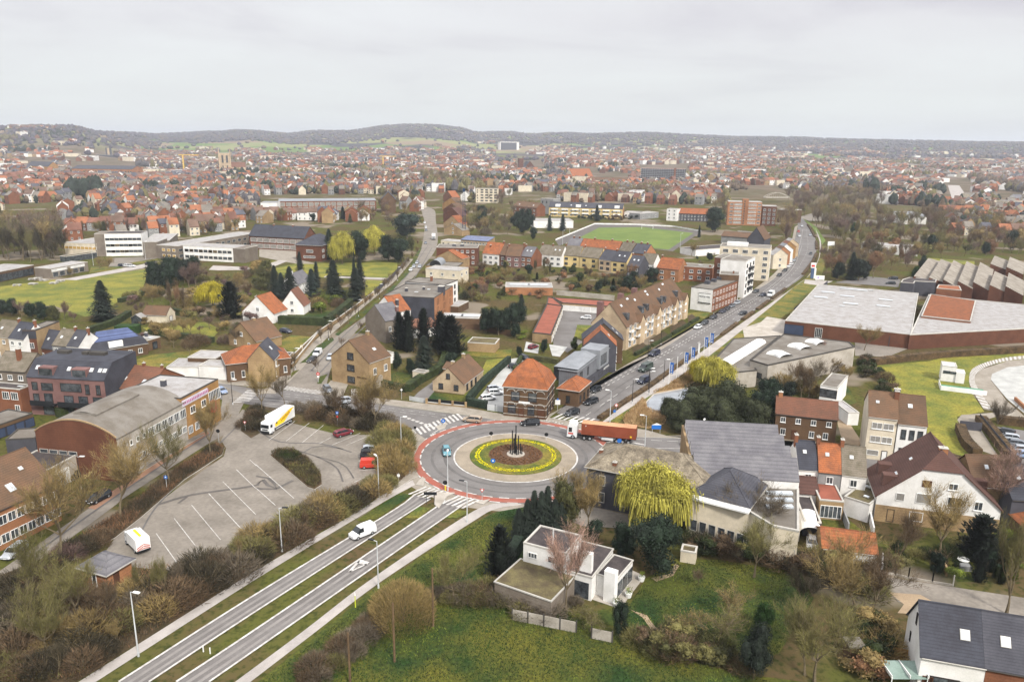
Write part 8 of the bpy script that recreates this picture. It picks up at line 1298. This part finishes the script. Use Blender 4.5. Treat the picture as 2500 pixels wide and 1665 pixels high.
wall_('garden_wall',[b0(1535,245),b0(1720,255),b0(1825,270)],1.9,.15,'brown','brown boarded wall in front of the white annexes');wall_('gate',[b3(1755,745),b3(1890,760),b3(1960,765)],2.2,.04,'dgrey','green mesh gate across the fenced ramp','gate');wall_('mesh_fence',[b3(1940,670),b3(2240,1040),b3(2320,1100)],2.,.05,'dgrey','green mesh fence beside the right-edge car park','fence');wall_('orange_barrier',[b3(2270,480),b3(2400,600),b3(2520,660)],1.,.5,'orange','long orange barrier at the right edge of the plaza','barrier');wall_('panel_fence',[a3(1080,1330),a3(1390,1395)],1.7,.08,'yellow','yellowed wooden fence left of the dark-roofed semi','fence')
wall_('garden_wall',[c1(1880,1140),c1(2050,1150),c1(2350,1210)],2.,.25,'brown','brown brick garden wall below the big yews')
a=G(a3(280,270));b_=G(a3(490,300));c_=G(a3(470,110));u=(b_-a);W_=u.length;u.normalize();D_=7;r=empty('tunnel_carport',a,math.atan2(u.y,u.x));tag(r,'white arched tunnel carport sheltering a white car','carport');mb=MB()
for i in range(10):
 p,q=[(W_/2-W_/2*math.cos(math.pi*j/10),1.6+1.3*math.sin(math.pi*j/10))for j in(i,i+1)];mb.poly([(p[0],0,p[1]),(q[0],0,q[1]),(q[0],D_,q[1]),(p[0],D_,p[1])]);mb.poly([(p[0],0,p[1]+.05),(q[0],0,q[1]+.05),(q[0],D_,q[1]+.05),(p[0],D_,p[1]+.05)])
mb.box(-.03,.03,0,D_,0,1.62).box(W_-.03,W_+.03,0,D_,0,1.62);mb.build('canopy',M['wpaint'],r)
tb=empty('picnic_table');KEY[tb.as_pointer()]=tb.name;MB().box(-1.,1.,-.4,.4,.72,.8).build('table_top',M['coping'],tb)
for s in(-1,1):MB().box(-1.,1.,s*.75-.14,s*.75+.14,.42,.48).build('bench',M['coping'],tb);MB().box(s*.7-.05,s*.7+.05,-.8,.8,.0,.7).build('trestle',M['coping'],tb)
for i,(x,y)in enumerate(((158,748),(305,735),(300,692),(350,685),(405,702),(498,728),(555,708))):
 o=tb if not i else copytree(tb);o.location=G(c0(x,y));o.rotation_euler[2]=rnd.uniform(-.3,.3);o.scale=(1.7,1.7,1);px=PX(o.location);tag(o,'pale picnic table on the school lawn, %s from left'%ORD[i],'picnic table','picnic tables on the school lawn')
g=G(a2(790,745));r=empty('garden_table',g);tag(r,'dark round patio table on the villa terrace','table');MB().tube((0,0,.68),(0,0,.74),.55,.55,16).build('table_top',M['bmetal'],r);MB().tube((0,0,0),(0,0,.68),.06,.06,6).build('leg',M['bmetal'],r)
for i,(x,y,l_)in enumerate(((755,750,'left'),(840,765,'right'))):
 r=empty('garden_chair',G(a2(x,y)),.5);tag(r,'dark patio chair %s of the villa table'%l_,'chair','patio chairs');MB().box(-.28,.28,-.28,.28,.42,.47).build('seat',M['bmetal'],r);MB().box(-.28,.28,.24,.29,.47,1.).build('backrest',M['bmetal'],r)
 for sx in(-.25,.25):
  for sy in(-.25,.25):MB().box(sx-.03,sx+.03,sy-.03,sy+.03,0,.42).build('leg',M['bmetal'],r)
for x,y,l_ in((958,865,'white round planter with shrub at the front of the villa terrace'),(1070,780,'white square planter at the right of the villa terrace'),(1190,630,'white planter at the far corner of the villa terrace')):
 r=empty('planter',G(a2(x,y)));tag(r,l_,'planter');MB().tube((0,0,0),(0,0,.7),.4,.55,12).build('pot',M['wpaint'],r);lf=MB();[leaf(lf,Vector((rnd.gauss(0,.25),rnd.gauss(0,.25),rnd.uniform(.7,1.5))),.2)for _ in range(120)];lf.build('foliage',LF['lime'],r)
g=G(a3(1700,1540));r=empty('trampoline',g);tag(r,'round black trampoline with net on the patio','trampoline');MB().tube((0,0,.7),(0,0,.78),2.2,2.2,24).build('bed',M['bmetal'],r)
for i in range(6):t=i*math.pi/3;MB().tube((2.2*math.cos(t),2.2*math.sin(t),0),(2.2*math.cos(t),2.2*math.sin(t),2.4),.05,n=5).build('pole',M['galv'],r)
g=G(a3(1230,1600));r=empty('gazebo',g);tag(r,'pale green glass gazebo roof at the bottom edge','gazebo');r.scale=(.75,.75,1);MB().poly([(-3,-2,2.2),(3,-2,2.2),(3,2,2.6),(-3,2,2.6)]).build('roof',mat('green_glass',col(150,172,162,.7),.1,rough=.2,spec=.5),r);
for x in(-3,0,3):MB().box(x-.07,x+.07,-2,2,2.3,2.7).build('beam',M['wpaint'],r)
for sx in(-2.9,2.9):
 for sy in(-1.9,1.9):MB().box(sx-.06,sx+.06,sy-.06,sy+.06,0,2.4).build('post',M['wpaint'],r)
g=G(a3(1790,470));r=empty('garden_table',g);tag(r,'white round garden table in the right-hand garden','table');MB().tube((0,0,.7),(0,0,.76),.9,.9,18).build('table_top',M['wpaint'],r);MB().tube((0,0,0),(0,0,.7),.1,.1,6).build('leg',M['galv'],r)
g=G(a3(1800,530));r=empty('covered_furniture',g);tag(r,'garden furniture under a grey cover in front of the round table','furniture cover');MB().box(-.9,.9,-.6,.6,0,.9).build('cover',M['grey'],r)
g=G(a3(775,1350));r=empty('brick_shelter',g);tag(r,'small brick shelter with flat slab roof among the bushes','shelter');MB().box(-.9,.9,-.9,.9,0,2.4).build('wall',M['brown'],r);MB().box(-1.1,1.1,-1.1,1.1,2.403,2.6).build('roof',M['fgr'],r)
g=G(b1(905,440));r=empty('utility_cabinet',g);tag(r,'white utility cabinet beside the west road pavement','cabinet');MB().box(-.7,.7,-.35,.35,0,1.7).build('body',M['wpaint'],r);MB().box(-.76,.76,-.41,.41,1.703,1.8).build('lid',M['coping'],r)
for x,y,l_ in((795,310,'black wheelie bin against the tan corner house'),):g=G(b1(x,y));r=empty('wheelie_bin',g);tag(r,l_,'bin');MB().box(-.3,.3,-.35,.35,0,1.1).build('body',M['bmetal'],r);MB().box(-.33,.33,-.38,.38,1.1,1.18).build('lid',M['bmetal'],r)
g=G(c3(1150,1300));r=empty('dock_container',g,-.15);tag(r,'blue container beside the red rack at the large hall','container');MB().box(-1.8,1.2,-1,1,0,3.6).build('body',mat('dark_blue',col(54,52,92,.8),.05),r);MB().box(-1.85,-1.7,-1.05,1.05,0,3.7).build('door_frame',M['dcop'],r)
g=G(c3(1195,1305));r=empty('storage_rack',g,-.15);tag(r,'bright red stacked storage rack against the large hall','rack')
for z in(0,1.4,2.8):MB().box(0,2.6,-.8,.8,z,z+.9).build('crate',sr,r)
for x in(0,2.5):MB().box(x,x+.1,-.85,.85,0,4).build('upright',sr,r)
def lattice(p,h,w_,mt,lab,cat='mast'):
 g=G(p);r=empty('mast',g);tag(r,lab,cat);q=MB()
 for sx in(-1,1):
  for sy in(-1,1):q.tube((sx*w_,sy*w_,0),(sx*w_*.55,sy*w_*.55,h),.14,.1,4)
 for i in range(int(h/1.5)):
  z=i*1.5;a=w_*(1-.45*z/h);
  for s1,s2 in(((-1,-1),(1,-1)),((1,-1),(1,1)),((1,1),(-1,1)),((-1,1),(-1,-1))):q.tube((s1[0]*a,s1[1]*a,z),(s2[0]*a,s2[1]*a,z+1.5),.07,n=3)
 q.build('lattice',mt,r);MB().box(-.8,.8,-.8,.8,h-2.4,h).build('antenna_head',mt,r);return r
lattice((1133,575),33,1.1,mat('mast_blue',col(44,68,104,.8),.05),'tall blue lattice mast right of the avenue of pollards');r=lattice((548,528),26,.7,M['bmetal'],'dark slender mast in front of the town, left')
g=G((1895,494));r=empty('bridge',g,.12);tag(r,'grey steel bowstring bridge beyond the orange tower','bridge');MB().box(-15,15,-3,3,5,6).build('deck',M['conc'],r)
for s in(-1,1):
 mb=MB()
 for i in range(12):
  p,q=[(-15+30*j/12,s*3,6+5*math.sin(math.pi*j/12))for j in(i,i+1)];mb.tube(p,q,.3,n=4)
 ar=mb.build('arch',M['conc'],r)
 for i in range(1,12):x=-15+2.5*i;MB().tube((x,s*3,6),(x,s*3,6+5*math.sin(math.pi*i/12)),.1,n=4).build('hanger',M['conc'],ar)
for x,y,h,l_ in((1060,358,34,'tall thin brick factory chimney below the central hill'),):g=G((x,y+30));tag(MB().tube((0,0,0),(0,0,h),2.2,1.4,10).build('factory_chimney',M['orange'],loc=g),l_,'chimney')
for x,y,h,l_ in((450,425,34,'yellow tower crane left of the belfry'),(936,416,30,'yellow tower crane in the middle of the town')):
 g=G((x,y));r=empty('tower_crane',g);tag(r,l_,'crane');MB().box(-1,1,-1,1,0,h).build('tower',mat('crane_yellow',col(222,186,96,.9),.05),r);MB().box(-8,30,-.6,.6,h,h+1.4).build('jib',mat('crane_yellow',(1,1,1,1)),r)
print('veh ok')
#-- the town behind: 300 nearest houses one by one, the rest as one mass
r8=random.Random(21)
YB=[(-200,566),(0,566),(150,566),(170,588),(560,574),(600,545),(880,545),(930,530),(1010,520),(1085,470),(1140,510),(1240,490),(1345,496),(1530,496),(1540,500),(1740,500),(1770,468),(1950,470),(1990,490),(2060,490),(2130,505),(2270,520),(2330,575),(2700,600)]
def yb(x):
 for(x0,y0),(x1,y1)in zip(YB,YB[1:]):
  if x0<=x<=x1:return y0+(y1-y0)*(x-x0)/(x1-x0)
 return 0
BLK=[(630,478,975,530),(1030,470,1072,560),(1084,455,1134,530),(1160,455,1220,500),(1240,470,1360,510),(170,396,330,420),(535,350,568,412),(563,395,604,412),(60,395,122,412),(228,360,290,392),(1212,350,1282,394),(1262,380,1330,416),(1560,405,1680,428),(1396,412,1456,436),(1450,425,1536,446),(2300,436,2372,502),(1860,466,1946,510),(2150,505,2240,540),(1060,360,1064,395),(2440,466,2500,505),(1775,455,1860,500),(0,500,150,560),(1930,470,2160,510),(2055,415,2080,432)]
def ok_px(px):
 if px[1]>yb(px[0])or px[0]<-60 or px[0]>2560:return False
 for x0,y0,x1,y1 in BLK:
  if x0-3<px[0]<x1+3 and y0-2<px[1]<y1+3:return False
 return True
occ=set()
def free(x,y,rad=4.2):
 c=(int(x//7),int(y//7))
 for i in(-1,0,1):
  for j in(-1,0,1):
   for q in OC.get((c[0]+i,c[1]+j),()):
    if(q[0]-x)**2+(q[1]-y)**2<(rad+q[2])**2:return False
 return True
OC={}
def take(x,y,rad):OC.setdefault((int(x//7),int(y//7)),[]).append((x,y,rad))
HS=[];TS=[]
def town_density(px,d):
 x,y=px
 if y<345:return .004 if x>160 else .25
 if y<362:return .02 if x<1350 or x>1950 else .2
 if y<372:return .12 if 150<x<900 else .5
 if noise.noise(Vector((d*x/260000.,d/260.,5.)))>.4:return .15
 if x>1950 and y<392:return .35
 if 600<x<800 and y<380:return .15
 return 1.
for row in range(6400):
 d=430+(3900-430)*r8.random()if row>1700 else 430+750*r8.random();a=math.radians(r8.uniform(-38,38));cx,cy=d*math.sin(a),d*math.cos(a)
 px=PX((cx,cy,terr(cx,cy)));
 if not ok_px(px):continue
 if r8.random()>town_density(px,d):continue
 th=noise.noise(Vector((cx/420,cy/420,0)))*4+(math.pi/2 if r8.random()<.35 else 0);n=r8.randint(3,11)if r8.random()<.75 else 1;ux,uy=math.cos(th),math.sin(th);w_=r8.uniform(6,8.5);dp=r8.uniform(8.5,11);kf=1.25 if d>1300 else 1.;w_*=kf;dp*=kf;ty=r8.choice([0,0,1,1,2,2,3,4]);
 for i in range(n):
  x,y=cx+ux*w_*i,cy+uy*w_*i
  if not free(x,y):continue
  p=PX((x,y,terr(x,y)))
  if not ok_px(p):continue
  take(x,y,3.2);k=ty if r8.random()<.5 else r8.choice([0,1,2,3,4,4]);HS.append((math.hypot(x,y),x,y,th,w_-.02,dp*r8.uniform(.85,1.1),r8.choice([5.5,6,6.5,7,8.5]),r8.uniform(3,4.6),k,r8.choice([0,0,0,1,1,2,3,4,5]),n==1))
 for i in range(r8.randint(2,7)):
  x,y=cx+ux*w_*r8.uniform(0,n)+uy*r8.choice([-1,1])*r8.uniform(9,22),cy+uy*w_*r8.uniform(0,n)-ux*r8.choice([-1,1])*r8.uniform(9,22)
  if free(x,y,1.5)and ok_px(PX((x,y,0))):take(x,y,1.5);TS.append((math.hypot(x,y),x,y))
HS.sort()
RMS=['tor','tred','tbr','tsl','tgr'];WLS=['red','white','cream','dred','tan','grey']
RN=['orange-tiled','red-brown-tiled','brown-tiled','slate-roofed','grey-tiled'];WN=['brick','white','cream','dark brick','tan','grey']
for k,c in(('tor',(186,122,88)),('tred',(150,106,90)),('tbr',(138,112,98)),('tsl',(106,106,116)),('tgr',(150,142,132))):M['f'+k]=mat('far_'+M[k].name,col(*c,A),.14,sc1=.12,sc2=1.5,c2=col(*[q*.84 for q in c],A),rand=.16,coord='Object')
HM={}
def house_meshes(w_,dp,h,rr,v):
 k=(round(w_),round(dp),round(h*2),round(rr),v)
 if k in HM:return HM[k]
 w_,dp,h,rr=k[0],k[1],k[2]/2,k[3];a,b_,c,d=MB(),MB(),MB(),MB()
 a.box(-w_/2,w_/2,-dp/2,dp/2,0,h);
 for s in(-1,1):a.poly([(s*w_/2,-dp/2,h),(s*w_/2,dp/2,h),(s*w_/2,0,h+rr)])
 o=.3;e_=.12
 for s in(-1,1):b_.poly([(-w_/2-.05,s*(dp/2+o),h-.1+e_),(w_/2+.05,s*(dp/2+o),h-.1+e_),(w_/2+.05,0,h+rr+e_),(-w_/2-.05,0,h+rr+e_)]);b_.poly([(-w_/2-.05,s*(dp/2+o),h-.3),(w_/2+.05,s*(dp/2+o),h-.3),(w_/2+.05,s*(dp/2+o),h-.1+e_),(-w_/2-.05,s*(dp/2+o),h-.1+e_)])
 c.box(w_/2-.9,w_/2-.1,-.5,.5,h+rr-1,h+rr+1.1)
 HM[k]=(a.mesh('wall',[M['red']]),b_.mesh('roof',[M['tor']]),c.mesh('chimney',[M['red']]),k);return HM[k]
wmesh=winmesh(1.2,1.4,'w')
def zone(px):
 best=min(LMK,key=lambda l:(l[1]-px[0])**2+((l[2]-px[1])*2.5)**2);return best
for i,(dist,x,y,th,w_,dp,h,rr,k,wl,single)in enumerate(HS[:300]):
 ms=house_meshes(w_,dp,h,rr,0);W_,D_,H2=ms[3][0],ms[3][1],ms[3][2]/2;px=PX((x,y,0));r=empty('town_house',(x,y,terr(x,y)),th);r.scale=(w_/W_*1.0,1,1)
 wo=link('wall',ms[0],r);ro=link('roof',ms[1],r)
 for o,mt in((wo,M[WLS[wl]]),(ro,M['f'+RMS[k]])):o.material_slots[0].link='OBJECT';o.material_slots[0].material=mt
 if r8.random()<.6:link('chimney',ms[2],r)
 nrm=Vector((math.sin(th),-math.cos(th),0));sgn=-1 if nrm.dot(Vector((x,y,0)))<0 else 1
 for sg in(-1,1):
  for fx in(-.25,.25):
   for z in((.9,H2-2.1)if H2>5 else(1.,)):
    f=link('window',wmesh[0],r,(fx*W_,sg*D_/2,z),0 if sg<0 else math.pi)
    if dist<800:link('pane',wmesh[1],f)
    else:f.data=wmesh[1];f.name='window'
 auto(r,'%s %s %shouse'%(RN[k],WN[wl],'detached ' if single else ''),'house',px[0],px[1],'houses of the town')
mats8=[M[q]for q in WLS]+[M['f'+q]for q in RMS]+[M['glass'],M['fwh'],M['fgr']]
mb=MB()
for dist,x,y,th,w_,dp,h,rr,k,wl,single in HS[300:]:
 c,s=math.cos(th),math.sin(th);z=terr(x,y);P=lambda a,b_,zz:(x+a*c-b_*s,y+a*s+b_*c,z+zz);w2,d2=w_/2,dp/2
 if r8.random()<.085:
  w2*=r8.uniform(1.5,3.6);d2*=r8.uniform(1.,2.2);h=r8.uniform(4,11)
  for q in([P(-w2,-d2,-3),P(w2,-d2,-3),P(w2,-d2,h),P(-w2,-d2,h)],[P(w2,d2,-3),P(-w2,d2,-3),P(-w2,d2,h),P(w2,d2,h)],[P(-w2,d2,-3),P(-w2,-d2,-3),P(-w2,-d2,h),P(-w2,d2,h)],[P(w2,-d2,-3),P(w2,d2,-3),P(w2,d2,h),P(w2,-d2,h)]):mb.poly(q,r8.choice([1,2,0])if 0 else(1 if k%2 else 2))
  mb.poly([P(-w2,-d2,h),P(w2,-d2,h),P(w2,d2,h),P(-w2,d2,h)],12 if k%2 else 13)
  continue
 for sg in(-1,1):
  mb.poly([P(-w2,sg*d2,-3),P(w2,sg*d2,-3),P(w2,sg*d2,h),P(-w2,sg*d2,h)],wl);mb.poly([P(sg*w2,-d2,-3),P(sg*w2,d2,-3),P(sg*w2,d2,h),P(sg*w2,0,h+rr),P(sg*w2,-d2,h)],wl)
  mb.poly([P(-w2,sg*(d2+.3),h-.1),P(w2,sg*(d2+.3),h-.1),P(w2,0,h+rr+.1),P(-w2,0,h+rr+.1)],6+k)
  if dist<2200:
   for fx in(-.26,.26):
    for zz in((1.,h-2.2)if h>5 else(1.,)):mb.poly([P(fx*w_-.6,sg*(d2+.05),zz),P(fx*w_+.6,sg*(d2+.05),zz),P(fx*w_+.6,sg*(d2+.05),zz+1.4),P(fx*w_-.6,sg*(d2+.05),zz+1.4)],11)
 if dist<1800 and r8.random()<.5:a_=w2-.5;mb.poly([P(a_-.5,-.4,h+rr-.5),P(a_+.3,-.4,h+rr-.5),P(a_+.3,-.4,h+rr+1),P(a_-.5,-.4,h+rr+1)],0);mb.poly([P(a_-.5,-.4,h+rr+1),P(a_+.3,-.4,h+rr+1),P(a_+.3,.4,h+rr+1),P(a_-.5,.4,h+rr+1)],0)
tag(mb.build('distant_houses',mats8),'mass of small orange and grey roofed houses filling the valley town','houses',kind='stuff')
print('houses',len(HS),'trees',len(TS))
#-- trees of the town: nearest ones single, rest one mass
def clump(mb,x,y,z,h,w_,mi,seg=5):
 k=len(mb.v);rings=[(0.08,.35),(.3,.95),(.6,1.),(.85,.6),(1.,.08)];a0__=r8.uniform(0,6)
 for t,s in rings:
  for j in range(seg):a=a0__+6.283*j/seg;q=w_*s*r8.uniform(.75,1.25);mb.v.append((x+q*math.cos(a),y+q*math.sin(a),z+h*t*r8.uniform(.92,1.06)))
 for i in range(len(rings)-1):
  for j in range(seg):mb.f.append([k+i*seg+j,k+i*seg+(j+1)%seg,k+(i+1)*seg+(j+1)%seg,k+(i+1)*seg+j]);mb.m.append(mi)
 mb.f.append([k+4*seg+j for j in range(seg)]);mb.m.append(mi)
TS.sort();fm=[mat('far_twig_'+n,col(*c,.66),.3,sc1=.12,sc2=.8,c2=col(*[q*.75 for q in c],.66),rand=0)for n,c in(('brown',(126,108,90)),('olive',(128,120,78)),('dark',(58,68,58)),('grey',(108,104,108)),('purple',(98,90,104)))]
tmb=MB();n1_=0
for dist,x,y in TS:
 if n1_<110:
  n1_+=1;k=r8.choice(['bare','bare','tall','ever','fir','bush']);rnd.seed(n1_);T_(k,Vector((x,y,terr(x,y))),r8.uniform(.5,.9)*HP[k],1.,r8.choice(['brown','gold','olive','purple'])if k in('bare','tall','bush')else r8.choice(['ever','fir','moss']),group='trees of the town',desc={'bare':'bare town tree','tall':'tall bare town tree','ever':'dark evergreen town tree','fir':'dark town conifer','bush':'bare town shrub'}[k])
 else:clump(tmb,x,y,terr(x,y)-.5,r8.uniform(6,12),r8.uniform(2.,4.2),r8.choice([0,0,1,1,2,2,3]))
for _ in range(120):
 d=750+2300*r8.random();a=math.radians(r8.uniform(-36,36));gx,gy=d*math.sin(a),d*math.cos(a);mi_=r8.choice([0,2,2,1,3]);sp_=r8.uniform(12,45)
 if not ok_px(PX((gx,gy,terr(gx,gy)))):continue
 for _ in range(int(sp_)):
  x,y=gx+r8.gauss(0,sp_),gy+r8.gauss(0,sp_*.5)
  if free(x,y,.5)and ok_px(PX((x,y,terr(x,y)))):clump(tmb,x,y,terr(x,y)-.5,r8.uniform(9,17),r8.uniform(3,5.5),mi_ if r8.random()<.8 else 1,6)
for(x0,y0,x1,y1,n,mi,hh)in((600,402,850,392,130,0,12),(640,396,860,388,120,3,11),(1040,462,1180,470,60,1,17),(1430,478,1640,482,150,0,13),(1420,470,1600,474,60,1,12),(1730,458,1820,462,40,0,10),(1280,372,1350,372,60,1,16),(1490,398,1560,398,40,2,12),(560,400,620,402,20,1,10),(1770,470,1780,520,20,1,10),(2000,470,2200,468,90,0,12),(2210,462,2300,470,50,2,13),(2370,440,2500,470,90,0,15),(1950,455,2060,462,60,0,12),(560,500,640,530,20,0,9),(900,470,1000,476,30,0,12),(700,452,880,460,60,0,10),(100,470,560,476,60,0,10),(180,478,210,482,24,2,20),(228,470,240,478,14,2,20),(360,468,390,472,16,2,14),(420,466,445,470,14,2,14),(570,452,620,455,22,2,14),(1840,440,1860,442,8,2,12),(2070,452,2090,470,10,2,14),(2110,470,2145,476,16,2,22),(2175,480,2200,486,10,2,14)):
 for _ in range(n):
  t=r8.random();g=G((x0+(x1-x0)*t+r8.gauss(0,4),y0+(y1-y0)*t+r8.gauss(0,2.5)));z=terr(g.x,g.y);clump(tmb,g.x,g.y,z-.5,hh*r8.uniform(.75,1.15),hh*r8.uniform(.22,.36),mi if r8.random()<.8 else r8.choice([0,1,3]),6)
for _ in range(26000):
 d=1900+r8.random()**.8*4300;a=math.radians(r8.uniform(-37,37));x,y=d*math.sin(a),d*math.cos(a);f=noise.noise(Vector((x/520,y/520,7.7)))+.45*noise.noise(Vector((x/140,y/140,2.2)));px,d1_,h1_=azinfo(x/y);t=(d-1500)/(d1_-1500)
 if t>1.1:continue
 th_=.34-1.3*sst((t-.52)/.2)
 if px<260:th_-=.35
 if 380<px<640 and t<.8:th_+=.35
 if px>1900:th_-=.3
 if f<th_ and r8.random()>.035:continue
 p_=PX((x,y,terr(x,y)))
 if p_[1]>398:continue
 clump(tmb,x,y,terr(x,y)-1.5,r8.uniform(8,15),r8.uniform(5,10),r8.choice([0,3,3,4,4,4])if r8.random()>.05 else 2,5)
tag(tmb.build('distant_woods',fm),'bare purple-brown woods and garden trees of the distant town and hills','woods',kind='stuff')
#-- haze
hm=bpy.data.materials.new('haze');hm.use_nodes=True;nt=hm.node_tree;nt.nodes.clear();o_=nt.nodes.new('ShaderNodeOutputMaterial');v_=nt.nodes.new('ShaderNodeVolumePrincipled');v_.inputs['Color'].default_value=(.86,.91,1.,1);v_.inputs['Density'].default_value=HAZE;v_.inputs['Anisotropy'].default_value=.2
nt.links.new(v_.outputs[0],o_.inputs['Volume'])
hz_=MB().box(-12500,12500,-700,14500,-40,190).build('haze',hm);tag(hz_,kind='stuff')
finish_labels()
print('total objects',len(sc.objects))
